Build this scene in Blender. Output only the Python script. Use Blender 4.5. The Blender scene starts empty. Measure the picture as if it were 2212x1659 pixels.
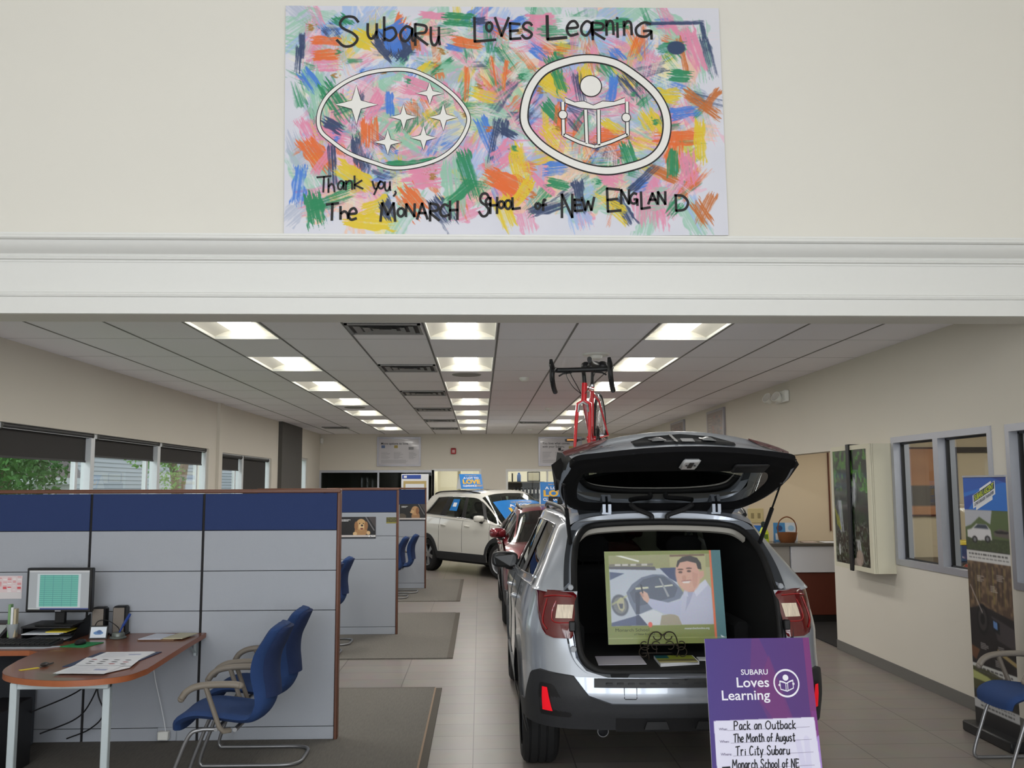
import bpy, bmesh, math, random
import numpy as np
from mathutils import Vector, Matrix
random.seed(7); rng = np.random.default_rng(7)
SC = bpy.context.scene; COL = SC.collection
PI = math.pi; R = math.radians

# ------------------------------------------------------------ camera
cam_d = bpy.data.cameras.new('camera'); cam = bpy.data.objects.new('camera', cam_d); COL.objects.link(cam)
cam_d.sensor_width = 36.0; cam_d.lens = 36.0 * 2040 / 2212; cam_d.clip_start = 0.05; cam_d.clip_end = 300
cam.matrix_world = (Matrix.Translation((0, 0, 1.78)) @ Matrix.Rotation(R(-1.95), 4, 'Z')
                    @ Matrix.Rotation(R(90 + 6.2), 4, 'X') @ Matrix.Rotation(R(-0.18), 4, 'Z'))
SC.camera = cam
# ------------------------------------------------------------ sky, daylight, exposure
SC.view_settings.view_transform = 'Standard'; SC.view_settings.look = 'None'
SC.view_settings.exposure = 0.0; SC.view_settings.gamma = 1.0
wd = bpy.data.worlds.new('sky'); SC.world = wd; wd.use_nodes = True
bg = wd.node_tree.nodes['Background']; bg.inputs[0].default_value = (0.86, 0.93, 1.0, 1); bg.inputs[1].default_value = 2.0
def area(name, loc, rot, sx, sy, power, color=(1, 1, 1)):
    l = bpy.data.lights.new(name, 'AREA'); l.shape = 'RECTANGLE'; l.size = sx; l.size_y = sy; l.energy = power; l.color = color
    o = bpy.data.objects.new(name, l); COL.objects.link(o); o.location = loc; o.rotation_euler = rot; return o
# daylight through the storefront behind the camera, one light per bay of glass
for i in range(4):
    area('daylight', (-3.3 + i * 2.05, -3.62, 1.75), (R(90), 0, 0), 1.75, 2.3, 54, (0.93, 0.97, 1.0))
    area('daylight', (-3.3 + i * 2.05, -3.62, 4.4), (R(90), 0, 0), 1.75, 2.2, 44, (0.97, 0.98, 1.0))
sun = bpy.data.lights.new('sun', 'SUN'); sun.energy = 2.0; sun.angle = R(20); so = bpy.data.objects.new('sun', sun); COL.objects.link(so)
so.rotation_euler = (R(50), R(-6), R(-60))

# added fill lights without fixtures, brightening both offices and the recess
area('office_fill', (5.4, 7.5, 2.7), (0, 0, 0), 1.2, 3.0, 45, (1, .96, .88)); area('office_fill', (.8, 25.4, 2.85), (0, 0, 0), 3.6, 1.4, 95, (1, .97, .88)); area('recess_fill', (5.3, 12.6, 2.55), (0, 0, 0), 1.6, 2.2, 20, (1, .95, .86))
# ------------------------------------------------------------ helpers
def s2l(c):
    c = c / 255.0
    return c / 12.92 if c <= 0.04045 else ((c + 0.055) / 1.055) ** 2.4
def lin(rgb): return (s2l(rgb[0]), s2l(rgb[1]), s2l(rgb[2]), 1.0)
MATS = {}
def mat(name, rgb=(200, 200, 200), rough=0.5, metal=0.0, var=0.04, scale=30.0, bump=0.0, coat=0.0, spec=0.5, emit=0.0, alpha=1.0, trans=0.0, ior=1.45, stretch=None):
    if name in MATS: return MATS[name]
    m = bpy.data.materials.new(name); m.use_nodes = True; nt = m.node_tree; b = nt.nodes['Principled BSDF']
    c = lin(rgb); b.inputs['Base Color'].default_value = c; b.inputs['Roughness'].default_value = rough; b.inputs['Metallic'].default_value = metal
    b.inputs['Coat Weight'].default_value = coat; b.inputs['Coat Roughness'].default_value = 0.04; b.inputs['Specular IOR Level'].default_value = spec
    b.inputs['IOR'].default_value = ior; b.inputs['Transmission Weight'].default_value = trans; b.inputs['Alpha'].default_value = alpha
    if emit: b.inputs['Emission Color'].default_value = c; b.inputs['Emission Strength'].default_value = emit
    if var or bump:
        tc = nt.nodes.new('ShaderNodeTexCoord'); mp = nt.nodes.new('ShaderNodeMapping'); nz = nt.nodes.new('ShaderNodeTexNoise')
        nz.inputs['Scale'].default_value = scale; nz.inputs['Detail'].default_value = 3
        if stretch: mp.inputs['Scale'].default_value = stretch
        nt.links.new(tc.outputs['Object'], mp.inputs[0]); nt.links.new(mp.outputs[0], nz.inputs['Vector'])
        if var:
            mx = nt.nodes.new('ShaderNodeMix'); mx.data_type = 'RGBA'
            mx.inputs[6].default_value = tuple(v * (1 - var) for v in c[:3]) + (1,); mx.inputs[7].default_value = tuple(min(1, v * (1 + var)) for v in c[:3]) + (1,)
            nt.links.new(nz.outputs['Fac'], mx.inputs[0]); nt.links.new(mx.outputs[2], b.inputs['Base Color'])
        if bump:
            bp = nt.nodes.new('ShaderNodeBump'); bp.inputs['Strength'].default_value = bump; bp.inputs['Distance'].default_value = 0.01
            nt.links.new(nz.outputs['Fac'], bp.inputs['Height']); nt.links.new(bp.outputs[0], b.inputs['Normal'])
    MATS[name] = m; return m
def glass(name, tint=(235, 240, 240), clear=0.85, rough=0.0):
    """thin pane: mostly see-through with a mirror reflection"""
    if name in MATS: return MATS[name]
    m = bpy.data.materials.new(name); m.use_nodes = True; nt = m.node_tree; nt.nodes.clear()
    out = nt.nodes.new('ShaderNodeOutputMaterial'); t = nt.nodes.new('ShaderNodeBsdfTransparent'); g = nt.nodes.new('ShaderNodeBsdfGlossy'); mx = nt.nodes.new('ShaderNodeMixShader')
    lw = nt.nodes.new('ShaderNodeLayerWeight'); lw.inputs[0].default_value = 0.5
    pw = nt.nodes.new('ShaderNodeMath'); pw.operation = 'POWER'; pw.inputs[1].default_value = 4.0
    ad = nt.nodes.new('ShaderNodeMath'); ad.operation = 'MULTIPLY_ADD'; ad.inputs[1].default_value = 0.85; ad.inputs[2].default_value = 1 - clear - 0.03; ad.use_clamp = True
    c = lin(tint); t.inputs[0].default_value = c; g.inputs[0].default_value = (0.9, 0.92, 0.92, 1); g.inputs['Roughness'].default_value = rough
    nt.links.new(lw.outputs['Facing'], pw.inputs[0]); nt.links.new(pw.outputs[0], ad.inputs[0]); nt.links.new(ad.outputs[0], mx.inputs[0]); nt.links.new(t.outputs[0], mx.inputs[1]); nt.links.new(g.outputs[0], mx.inputs[2]); nt.links.new(mx.outputs[0], out.inputs[0])
    MATS[name] = m; return m

class MB:
    def __init__(self): self.v = []; self.f = []; self.mi = []; self.M = Matrix.Identity(4)
    def add(self, vs, fs, mi=0, M=None):
        n = len(self.v); T = self.M if M is None else self.M @ M
        self.v.extend([tuple(T @ Vector(p)) for p in vs]); self.f.extend([tuple(i + n for i in f) for f in fs]); self.mi.extend([mi] * len(fs)); return self
    def box(self, x0, x1, y0, y1, z0, z1, mi=0, M=None, bev=0.0):
        if bev:
            b = bev; vs = []; 
            for z, e in ((z0, b), (z0 + b, 0), (z1 - b, 0), (z1, b)):
                vs += [(x0 + b, y0 + e, z), (x1 - b, y0 + e, z), (x1 - e, y0 + b, z), (x1 - e, y1 - b, z), (x1 - b, y1 - e, z), (x0 + b, y1 - e, z), (x0 + e, y1 - b, z), (x0 + e, y0 + b, z)]
            fs = [tuple(range(7, -1, -1)), tuple(range(24, 32))]
            for k in range(3):
                for i in range(8): j = (i + 1) % 8; fs.append((k * 8 + i, k * 8 + j, k * 8 + 8 + j, k * 8 + 8 + i))
            return self.add(vs, fs, mi, M)
        vs = [(x0, y0, z0), (x1, y0, z0), (x1, y1, z0), (x0, y1, z0), (x0, y0, z1), (x1, y0, z1), (x1, y1, z1), (x0, y1, z1)]
        return self.add(vs, [(3, 2, 1, 0), (4, 5, 6, 7), (0, 1, 5, 4), (1, 2, 6, 5), (2, 3, 7, 6), (3, 0, 4, 7)], mi, M)
    def quad(self, a, b, c, d, mi=0): return self.add([a, b, c, d], [(0, 1, 2, 3)], mi)
    def grid(self, P, mi=0, closed_u=False, closed_v=False, flip=False):
        """P: array [nu][nv][3]"""
        P = np.asarray(P, float); nu, nv = P.shape[:2]; fs = []
        for i in range(nu if closed_u else nu - 1):
            for j in range(nv if closed_v else nv - 1):
                a, b, c, d = i * nv + j, ((i + 1) % nu) * nv + j, ((i + 1) % nu) * nv + (j + 1) % nv, i * nv + (j + 1) % nv
                fs.append((a, d, c, b) if flip else (a, b, c, d))
        return self.add(P.reshape(-1, 3).tolist(), fs, mi)
    def prism(self, poly, h0, h1, axis='z', mi=0, M=None):
        """poly of 2D points extruded along an axis"""
        n = len(poly)
        def p3(p, h): return (p[0], p[1], h) if axis == 'z' else ((h, p[0], p[1]) if axis == 'x' else (p[0], h, p[1]))
        vs = [p3(p, h0) for p in poly] + [p3(p, h1) for p in poly]
        fs = [tuple(range(n - 1, -1, -1)), tuple(range(n, 2 * n))] + [(i, (i + 1) % n, n + (i + 1) % n, n + i) for i in range(n)]
        return self.add(vs, fs, mi, M)
    def tube(self, path, r, n=10, mi=0, closed=False, caps=True, flat=1.0):
        P = [Vector(p) for p in path]; m = len(P); rr = r if hasattr(r, '__len__') else [r] * m; rings = []; up = None
        for i in range(m):
            t = (P[(i + 1) % m] - P[i - 1]) if closed else (P[min(i + 1, m - 1)] - P[max(i - 1, 0)])
            t = t.normalized() if t.length > 1e-9 else Vector((0, 0, 1))
            if up is None:
                up = Vector((0, 0, 1)) if abs(t.z) < 0.9 else Vector((1, 0, 0))
            a = t.cross(up); a = a.normalized() if a.length > 1e-6 else t.orthogonal().normalized(); b = a.cross(t).normalized(); up = b
            rings.append([tuple(P[i] + a * (rr[i] * math.cos(2 * PI * k / n)) + b * (rr[i] * flat * math.sin(2 * PI * k / n))) for k in range(n)])
        vs = [p for rg in rings for p in rg]; fs = []
        for i in range(m if closed else m - 1):
            for k in range(n):
                fs.append((i * n + k, i * n + (k + 1) % n, ((i + 1) % m) * n + (k + 1) % n, ((i + 1) % m) * n + k))
        if caps and not closed: fs += [tuple(range(n - 1, -1, -1)), tuple((m - 1) * n + k for k in range(n))]
        return self.add(vs, fs, mi)
    def cyl(self, p0, p1, r, n=16, mi=0, r1=None): return self.tube([p0, p1], [r, r if r1 is None else r1], n, mi)
    def lathe(self, prof, n=24, mi=0, M=None):
        """profile of (r, z) turned about z"""
        vs = []; fs = []; m = len(prof)
        for r_, z in prof:
            for k in range(n): vs.append((r_ * math.cos(2 * PI * k / n), r_ * math.sin(2 * PI * k / n), z))
        for i in range(m - 1):
            for k in range(n): fs.append((i * n + k, i * n + (k + 1) % n, (i + 1) * n + (k + 1) % n, (i + 1) * n + k))
        return self.add(vs, fs, mi, M)
    def ell(self, c, r, nu=16, nv=10, mi=0, M=None):
        vs = []; fs = []
        for j in range(nv + 1):
            t = PI * j / nv
            for i in range(nu): p = 2 * PI * i / nu; vs.append((c[0] + r[0] * math.sin(t) * math.cos(p), c[1] + r[1] * math.sin(t) * math.sin(p), c[2] - r[2] * math.cos(t)))
        for j in range(nv):
            for i in range(nu): fs.append((j * nu + i, j * nu + (i + 1) % nu, (j + 1) * nu + (i + 1) % nu, (j + 1) * nu + i))
        return self.add(vs, fs, mi, M)
    def build(self, name, mats, parent=None, smooth=True, angle=38, loc=None, label=None):
        me = bpy.data.meshes.new(name); me.from_pydata(self.v, [], self.f)
        for m in (mats if isinstance(mats, (list, tuple)) else [mats]): me.materials.append(m)
        if len(me.materials) > 1: me.polygons.foreach_set('material_index', self.mi)
        me.validate(clean_customdata=False)
        bm = bmesh.new(); bm.from_mesh(me); bmesh.ops.remove_doubles(bm, verts=bm.verts, dist=1e-5); bmesh.ops.recalc_face_normals(bm, faces=bm.faces); bm.to_mesh(me); bm.free()
        if smooth:
            me.polygons.foreach_set('use_smooth', [True] * len(me.polygons)); me.set_sharp_from_angle(angle=R(angle))
        o = bpy.data.objects.new(name, me); COL.objects.link(o)
        if parent: o.parent = parent
        if loc: o.location = loc
        if label: o['label'] = label
        return o
def spline(pts, n=8, closed=False):
    """Catmull-Rom through points of any dimension"""
    P = np.asarray(pts, float); m = len(P); out = []
    for i in range(m if closed else m - 1):
        p1, p2 = P[i], P[(i + 1) % m]
        p0 = P[i - 1] if (closed or i > 0) else 2 * p1 - p2
        p3 = P[(i + 2) % m] if (closed or i + 2 < m) else 2 * p2 - p1
        for k in range(n):
            t = k / n; out.append(0.5 * ((2 * p1) + (-p0 + p2) * t + (2 * p0 - 5 * p1 + 4 * p2 - p3) * t * t + (-p0 + 3 * p1 - 3 * p2 + p3) * t ** 3))
    if not closed: out.append(P[-1])
    return np.array(out)
def tag(o, label=None, cat=None, group=None, kind=None):
    if label: o['label'] = label
    if cat: o['category'] = cat
    if group: o['group'] = group
    if kind: o['kind'] = kind
    return o
def thing(name, label, cat, loc=(0, 0, 0), rz=0.0, group=None):
    o = bpy.data.objects.new(name, None); o.empty_display_size = 0.1; COL.objects.link(o); o.location = loc; o.rotation_euler = (0, 0, rz)
    return tag(o, label, cat, group)
def dup(root, loc, rz=None, label=None, group=None):
    r = root.copy(); COL.objects.link(r); r.location = loc
    if rz is not None: r.rotation_euler = (0, 0, rz)
    if label: r['label'] = label
    if group: r['group'] = group
    for ch in list(root.children):
        c = ch.copy(); COL.objects.link(c); c.parent = r
        for g in ch.children: d = g.copy(); COL.objects.link(d); d.parent = c
    return r
def struct(o): o['kind'] = 'structure'; return o

# ------------------------------------------------------------ lettering and painted surfaces
_TXT = {}
def text2d(s, bold=0.0):
    k = (s, bold)
    if k not in _TXT:
        cu = bpy.data.curves.new('t', 'FONT'); cu.body = s; cu.size = 1.0; cu.offset = bold; cu.resolution_u = 3
        ob = bpy.data.objects.new('t', cu); me = ob.to_mesh()
        v = np.array([tuple(p.co)[:2] for p in me.vertices]) if len(me.vertices) else np.zeros((0, 2)); f = [tuple(p.vertices) for p in me.polygons]
        ob.to_mesh_clear(); bpy.data.objects.remove(ob); bpy.data.curves.remove(cu); _TXT[k] = (v, f)
    return _TXT[k]
def put_text(mb, s, x, y, h, align='l', mi=0, bold=0.0, w=None, T=None, z=0.0):
    """lettering in the xz plane facing -y: (x,y) is the baseline start, h the cap height; T maps (u,v) to 3D when given"""
    v, f = text2d(s, min(bold, .013) if 'g' in s else bold)
    if not len(v): return
    sc = h / 0.70; v = v * sc; wd_ = v[:, 0].max() - v[:, 0].min(); v = v - [v[:, 0].min(), 0]
    if w: v = v * [w / wd_, 1]; wd_ = w
    off = 0 if align == 'l' else (-wd_ if align == 'r' else -wd_ / 2)
    pts = [((x + off + a), -z, y + b) for a, b in v] if T is None else [T(x + off + a, y + b) for a, b in v]
    mb.add(pts, f, mi)
def ribbon(mb, pts, w, T, mi=0, closed=False):
    """flat brush line of width w along 2D points, mapped by T"""
    P = np.asarray(pts, float); n = len(P)
    nx = np.roll(P, -1, 0) - np.roll(P, 1, 0)
    if not closed: nx[0] = P[1] - P[0]; nx[-1] = P[-1] - P[-2]
    L = np.linalg.norm(nx, axis=1); L[L < 1e-9] = 1; nr = np.stack([-nx[:, 1], nx[:, 0]], 1) / L[:, None]
    ww = np.asarray(w if hasattr(w, '__len__') else [w] * n)[:, None] / 2
    A, B = P + nr * ww, P - nr * ww; vs = [T(*p) for p in A] + [T(*p) for p in B]
    fs = [(i, (i + 1) % n, n + (i + 1) % n, n + i) for i in range(n if closed else n - 1)]
    mb.add(vs, fs, mi)
def fillpoly(mb, pts, T, mi=0):
    mb.add([T(*p) for p in pts], [tuple(range(len(pts)))], mi)
class Canvas:
    """a small painted picture kept as the colours of a fine mesh"""
    def __init__(self, w, h, rgb): self.w, self.h = w, h; self.a = np.ones((h, w, 3)) * np.array(rgb, float); self.Y, self.X = np.mgrid[0:h, 0:w] + 0.5; self.X = self.X / w; self.Y = self.Y / h
    def blend(self, m, rgb, al=1.0): self.a += (np.asarray(rgb, float) - self.a) * (np.clip(m, 0, 1) * al)[..., None]; return self
    def poly(self, pts, rgb, al=1.0):
        P = np.asarray(pts, float); tot = np.zeros((self.h, self.w))
        for ox, oy in ((-.25, -.25), (.25, -.25), (-.25, .25), (.25, .25)):
            m = np.zeros((self.h, self.w), bool); XX, YY = self.X + ox / self.w, self.Y + oy / self.h
            for i in range(len(P)):
                x0, y0 = P[i]; x1, y1 = P[i - 1]
                if y0 == y1: continue
                m ^= ((YY > y0) != (YY > y1)) & (XX < (x1 - x0) * (YY - y0) / (y1 - y0) + x0)
            tot += m * .25
        return self.blend(tot, rgb, al)
    def soften(self, n=1):
        for _ in range(n):
            p = np.pad(self.a, ((1, 1), (1, 1), (0, 0)), 'edge'); self.a = (p[1:-1, 1:-1] * 4 + p[:-2, 1:-1] + p[2:, 1:-1] + p[1:-1, :-2] + p[1:-1, 2:]) / 8
        return self
    def ell(self, x, y, rx, ry, rgb, al=1.0, soft=0.12, rot=0.0):
        dx, dy = self.X - x, (self.Y - y); c, s = math.cos(rot), math.sin(rot)
        d = np.sqrt(((dx * c + dy * s) / rx) ** 2 + ((-dx * s + dy * c) / ry) ** 2); return self.blend((1 - d) / soft + 0.5, rgb, al)
    def rect(self, x0, y0, x1, y1, rgb, al=1.0): return self.blend(((self.X > x0) & (self.X < x1) & (self.Y > y0) & (self.Y < y1)) * 1.0, rgb, al)
    def line(self, pts, w, rgb, al=1.0):
        asp = self.h / self.w; m = np.zeros((self.h, self.w))
        for (x0, y0), (x1, y1) in zip(pts[:-1], pts[1:]):
            ax, ay = self.X - x0, (self.Y - y0) * asp; bx, by = x1 - x0, (y1 - y0) * asp; t = np.clip((ax * bx + ay * by) / (bx * bx + by * by + 1e-12), 0, 1)
            d = np.hypot(ax - t * bx, ay - t * by); m = np.maximum(m, np.clip((w / 2 - d) * self.w + 0.5, 0, 1))
        return self.blend(m, rgb, al)
    def noise(self, fx, fy, seed=0):
        g = np.random.default_rng(seed).random((fy + 2, fx + 2)); x = self.X * fx; y = self.Y * fy; i = x.astype(int); j = y.astype(int); u = x - i; v = y - j; u = u * u * (3 - 2 * u); v = v * v * (3 - 2 * v)
        return (g[j, i] * (1 - u) + g[j, i + 1] * u) * (1 - v) + (g[j + 1, i] * (1 - u) + g[j + 1, i + 1] * u) * v
    def build(self, name, T, parent=None, rough=0.5, coat=0.0):
        """T(u,v): u to the right, v down, both 0..1"""
        w, h = self.w, self.h; us = np.linspace(0, 1, w); vs = np.linspace(0, 1, h)
        o0 = np.array(T(0, 0), float); du = np.array(T(1, 0), float) - o0; dv = np.array(T(0, 1), float) - o0
        V = (o0 + us[None, :, None] * du + vs[:, None, None] * dv).reshape(-1, 3)
        idx = np.arange(w * h).reshape(h, w); F = np.stack([idx[:-1, :-1], idx[1:, :-1], idx[1:, 1:], idx[:-1, 1:]], -1).reshape(-1, 4)
        me = bpy.data.meshes.new(name); me.vertices.add(len(V)); me.vertices.foreach_set('co', V.ravel()); me.loops.add(F.size); me.loops.foreach_set('vertex_index', F.ravel())
        me.polygons.add(len(F)); me.polygons.foreach_set('loop_start', np.arange(0, F.size, 4)); me.update(calc_edges=True)
        ca = me.color_attributes.new('paint', 'FLOAT_COLOR', 'POINT'); c = np.clip(self.a.reshape(-1, 3), 0, 255) / 255.0
        L = np.where(c <= 0.04045, c / 12.92, ((c + 0.055) / 1.055) ** 2.4); ca.data.foreach_set('color', np.concatenate([L, np.ones((len(L), 1))], 1).ravel())
        k = 'printed_%g_%g' % (rough, coat)
        if k not in MATS:
            m = bpy.data.materials.new(k); m.use_nodes = True; nt = m.node_tree; b = nt.nodes['Principled BSDF']; at = nt.nodes.new('ShaderNodeAttribute'); at.attribute_name = 'paint'
            nt.links.new(at.outputs['Color'], b.inputs['Base Color']); b.inputs['Roughness'].default_value = rough; b.inputs['Coat Weight'].default_value = coat; b.inputs['Coat Roughness'].default_value = 0.08; MATS[k] = m
        me.materials.append(MATS[k]); o = bpy.data.objects.new(name, me); COL.objects.link(o)
        if parent: o.parent = parent
        return o
# single-stroke letters on a 1 x 1 cell, y up, used for brush and marker lettering
GL = {
 'S': [[(.95,.82),(.75,1),(.4,1),(.2,.8),(.3,.62),(.7,.45),(.9,.25),(.7,.03),(.35,0),(.05,.22)]], 'u': [[(.05,1),(.05,.3),(.3,0),(.65,.1),(.9,.5)],[(.9,1),(.9,.3),(1,0)]],
 'b': [[(.05,1),(.05,0)],[(.05,.1),(.5,.0),(.95,.25),(.7,.55),(.05,.45)]], 'a': [[(.9,.85),(.5,1),(.1,.6),(.15,.15),(.5,.05),(.85,.5),(.9,.9),(.9,.2),(1,0)]],
 'R': [[(.1,1),(.1,0)],[(.1,1),(.8,.9),(.75,.6),(.1,.5),(.95,0)]], 'L': [[(.1,1),(.1,0),(1,.08)]], 'o': [[(.5,1),(.1,.7),(.1,.25),(.5,0),(.9,.3),(.9,.75),(.5,1)]], 'V': [[(0,1),(.45,0),(1,1)]],
 'E': [[(.95,.95),(.1,1),(.12,0),(1,.05)],[(.12,.5),(.8,.55)]], 'e': [[(.1,.5),(.9,.6),(.7,1),(.3,.9),(.05,.45),(.3,.02),(.95,.15)]], 'n': [[(.1,1),(.1,0)],[(.1,.6),(.45,1),(.85,.85),(.9,0)]],
 'i': [[(.5,.72),(.5,0)],[(.5,.97),(.52,1)]], 'G': [[(.9,.9),(.5,1),(.1,.65),(.15,.2),(.6,.1),(.9,.45),(.45,.45)],[(.9,.45),(.9,-.05)]], 'T': [[(0,.92),(1,1)],[(.5,.95),(.45,0)]],
 'h': [[(.1,1),(.1,0)],[(.1,.4),(.5,.62),(.85,.45),(.95,0)]], 'k': [[(.1,1),(.1,0)],[(.85,.65),(.1,.3),(.95,0)]], 'y': [[(.05,1),(.3,.45),(.6,.45)],[(.95,1),(.25,0)]], ',': [[(.6,1),(.9,.6),(.1,0)]],
 'M': [[(.0,0),(.12,1),(.5,.35),(.9,1),(1,0)]], 'O': [[(.5,1),(.1,.7),(.1,.25),(.5,0),(.9,.3),(.9,.75),(.5,1)]], 'N': [[(.05,0),(.1,1),(.9,0),(.95,1)]], 'A': [[(0,0),(.5,1),(1,0)],[(.2,.38),(.85,.38)]],
 'C': [[(.95,.85),(.5,1),(.1,.6),(.15,.15),(.5,0),(1,.15)]], 'H': [[(.1,1),(.05,0)],[(.95,1),(.9,0)],[(.08,.5),(.92,.52)]], 'f': [[(.9,.9),(.6,1),(.45,.7),(.4,0)],[(.1,.5),(.9,.55)]], 'W': [[(0,1),(.25,0),(.5,.7),(.75,0),(1,1)]],
 'D': [[(.1,1),(.1,0)],[(.0,1),(.6,.95),(.95,.55),(.7,.1),(.05,0)]], 'P': [[(.1,1),(.1,0)],[(.0,.9),(.5,1),(.9,.8),(.7,.5),(.1,.45)]], 'c': [[(.9,.8),(.5,1),(.1,.6),(.2,.1),(.6,0),(.95,.2)]],
 't': [[(.5,1),(.45,.1),(.7,0),(.9,.12)],[(.1,.68),(.9,.7)]], 'r': [[(.1,1),(.15,0)],[(.15,.6),(.45,.95),(.9,.9)]], 'l': [[(.5,1),(.45,0)]], 'g': [[(.85,.9),(.4,1),(.1,.7),(.3,.45),(.8,.55),(.85,.9),(.85,.2),(.5,0),(.1,.1)]], 's': [[(.85,.85),(.4,1),(.15,.75),(.8,.35),(.6,.02),(.1,.1)]],
}
def letter(mb, ch, x, y, w, h, lw, T, mi=0):
    for st in GL[ch]:
        pts = [(x + w * a, y + h * b) for a, b in st]
        if len(pts) > 2 and ch not in 'LEVNMWHATk': ribbon(mb, spline(pts, 5), lw, T, mi)
        else:
            for (ax, ay), (bx, by) in zip(pts[:-1], pts[1:]):
                l = math.hypot(bx - ax, by - ay) + 1e-6; ex, ey = (bx - ax) / l * lw * .3, (by - ay) / l * lw * .3; ribbon(mb, [(ax - ex, ay - ey), (bx + ex, by + ey)], lw, T, mi)
# ============================================================ ROOM
XR = 3.93                                  # right wall
def XL(y): return -4.37 + 0.0149 * y       # left wall leans very slightly
ZC = 3.11; YB = 23.9; YF = 6.2; YK = 6.49; ZS = 2.914
M_wall = mat('wall_paint', (214, 208, 196), 0.7, var=0.012, scale=3, bump=0.02)
M_wallup = mat('upper_wall_paint', (224, 221, 213), 0.75, var=0.01, scale=2)
M_trim = mat('white_trim_paint', (224, 224, 221), 0.45, var=0.01)
M_tile = mat('ceiling_tile', (246, 243, 247), 0.9, var=0.015, scale=160, bump=0.05)
M_tee = mat('ceiling_tee', (120, 118, 116), 0.6)
M_alu = mat('satin_aluminium', (178, 180, 188), 0.38, metal=0.55, var=0.02)
M_black = mat('black_plastic', (22, 22, 24), 0.45, var=0.05)
M_dark = mat('dark_rubber', (30, 30, 32), 0.7)
M_white = mat('white_plastic', (228, 228, 222), 0.4, var=0.01)
M_pane = glass('window_pane', (240, 244, 242), 0.96)
# floor of large porcelain tiles
def floor_mat():
    m = bpy.data.materials.new('floor_tile'); m.use_nodes = True; nt = m.node_tree; b = nt.nodes['Principled BSDF']
    tc = nt.nodes.new('ShaderNodeTexCoord'); mp = nt.nodes.new('ShaderNodeMapping'); mp.inputs['Location'].default_value = (0.045 + 0.66 * 20, 0.12, 0)
    br = nt.nodes.new('ShaderNodeTexBrick'); br.offset = 0.0; br.inputs['Scale'].default_value = 1.0; br.inputs['Brick Width'].default_value = 0.66; br.inputs['Row Height'].default_value = 0.34
    br.inputs['Mortar Size'].default_value = 0.0035; br.inputs['Mortar Smooth'].default_value = 0.1; br.inputs['Bias'].default_value = 0.0
    br.inputs['Color1'].default_value = lin((144, 136, 129)); br.inputs['Color2'].default_value = lin((137, 129, 122)); br.inputs['Mortar'].default_value = lin((82, 76, 71))
    nz = nt.nodes.new('ShaderNodeTexNoise'); nz.inputs['Scale'].default_value = 5; nz.inputs['Detail'].default_value = 6; mx = nt.nodes.new('ShaderNodeMix'); mx.data_type = 'RGBA'; mx.blend_type = 'MULTIPLY'; mx.inputs[0].default_value = 0.25
    nt.links.new(tc.outputs['Object'], mp.inputs[0]); nt.links.new(mp.outputs[0], br.inputs['Vector']); nt.links.new(tc.outputs['Object'], nz.inputs['Vector'])
    nt.links.new(br.outputs['Color'], mx.inputs[6]); nt.links.new(nz.outputs['Color'], mx.inputs[7]); nt.links.new(mx.outputs[2], b.inputs['Base Color'])
    b.inputs['Roughness'].default_value = 0.34; b.inputs['Specular IOR Level'].default_value = 0.45; return m
f = MB(); f.quad((-4.66, -3.7, 0), (7.3, -3.7, 0), (7.3, 27.2, 0), (-4.66, 27.2, 0)); struct(f.build('floor', floor_mat(), smooth=False))
# upper wall over the opening, a solid bulkhead
b = MB(); b.box(-4.6, XR + .2, YF, YK, ZS, 6.0); struct(b.build('wall_front', M_wallup, smooth=False))
# cornice and frieze along the bulkhead
def run_x(profile, x0, x1):      # profile of (y, z)
    m = MB(); m.prism(profile, x0, x1, 'x'); return m
struct(run_x([(YF, 3.2601), (YF - .012, 3.2601), (YF - .012, 3.2728), (YF - .03, 3.2771), (YF - .035, 3.2898), (YF - .022, 3.2982), (YF - .03, 3.3109), (YF - .05, 3.3236), (YF - .075, 3.3447), (YF - .092, 3.3701), (YF - .097, 3.387), (YF - .115, 3.3887), (YF - .125, 3.3972), (YF - .125, 3.4141), (YF - .11, 3.4209), (YF - .11, 3.4335), (YF, 3.4335)], -4.4, XR).build('trim_1', M_trim, angle=25))
struct(run_x([(YF, ZS + .001), (YF - .02, ZS + .001), (YF - .02, 3.0233), (YF - .03, 3.0276), (YF - .034, 3.036), (YF - .03, 3.0419), (YF - .022, 3.0453), (YF - .024, 3.0529), (YF - .012, 3.0588), (YF, 3.0588)], -4.4, XR).build('trim_2', M_trim, angle=25))
b = MB(); b.box(-4.4, XR, YF - .006, YF - .0005, 3.055, 3.262); struct(b.build('trim_4', M_trim, smooth=False))
# suspended ceiling with holes for the lights
LX = [-4.5, -3.66, -3.03, -2.40, -1.785, -1.125, -0.47, 0.155, 0.80, 1.475, 2.085, 2.72, 3.34, XR]
LY = [(7.36, 8.48)] + [(9.65 + 2.288 * k, 10.85 + 2.288 * k) for k in range(6)]
LCOL = [3, 6, 9]
c = MB()
for i in range(len(LX) - 1):
    ys = [YK, YB]
    if i in LCOL:
        ys = [YK] + [y for p in LY for y in p] + [YB]
    for k in range(0, len(ys) - 1, 2): c.quad((LX[i], ys[k], ZC), (LX[i + 1], ys[k], ZC), (LX[i + 1], ys[k + 1], ZC), (LX[i], ys[k + 1], ZC))
for x in LX[1:-1]: c.box(x - .009, x + .009, YK, YB, ZC - .003, ZC + .004, 1)
for k in range(13):
    y = 8.48 + 1.144 * k + (0.03 if k else 0)
    for i in range(len(LX) - 1):
        if i not in LCOL: c.box(LX[i], LX[i + 1], y - .003, y + .003, ZC - .0012, ZC + .002, 2)
struct(c.build('ceiling', [M_tile, M_tee, mat('tile_edge', (176, 173, 173), .8)], smooth=False))
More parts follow.
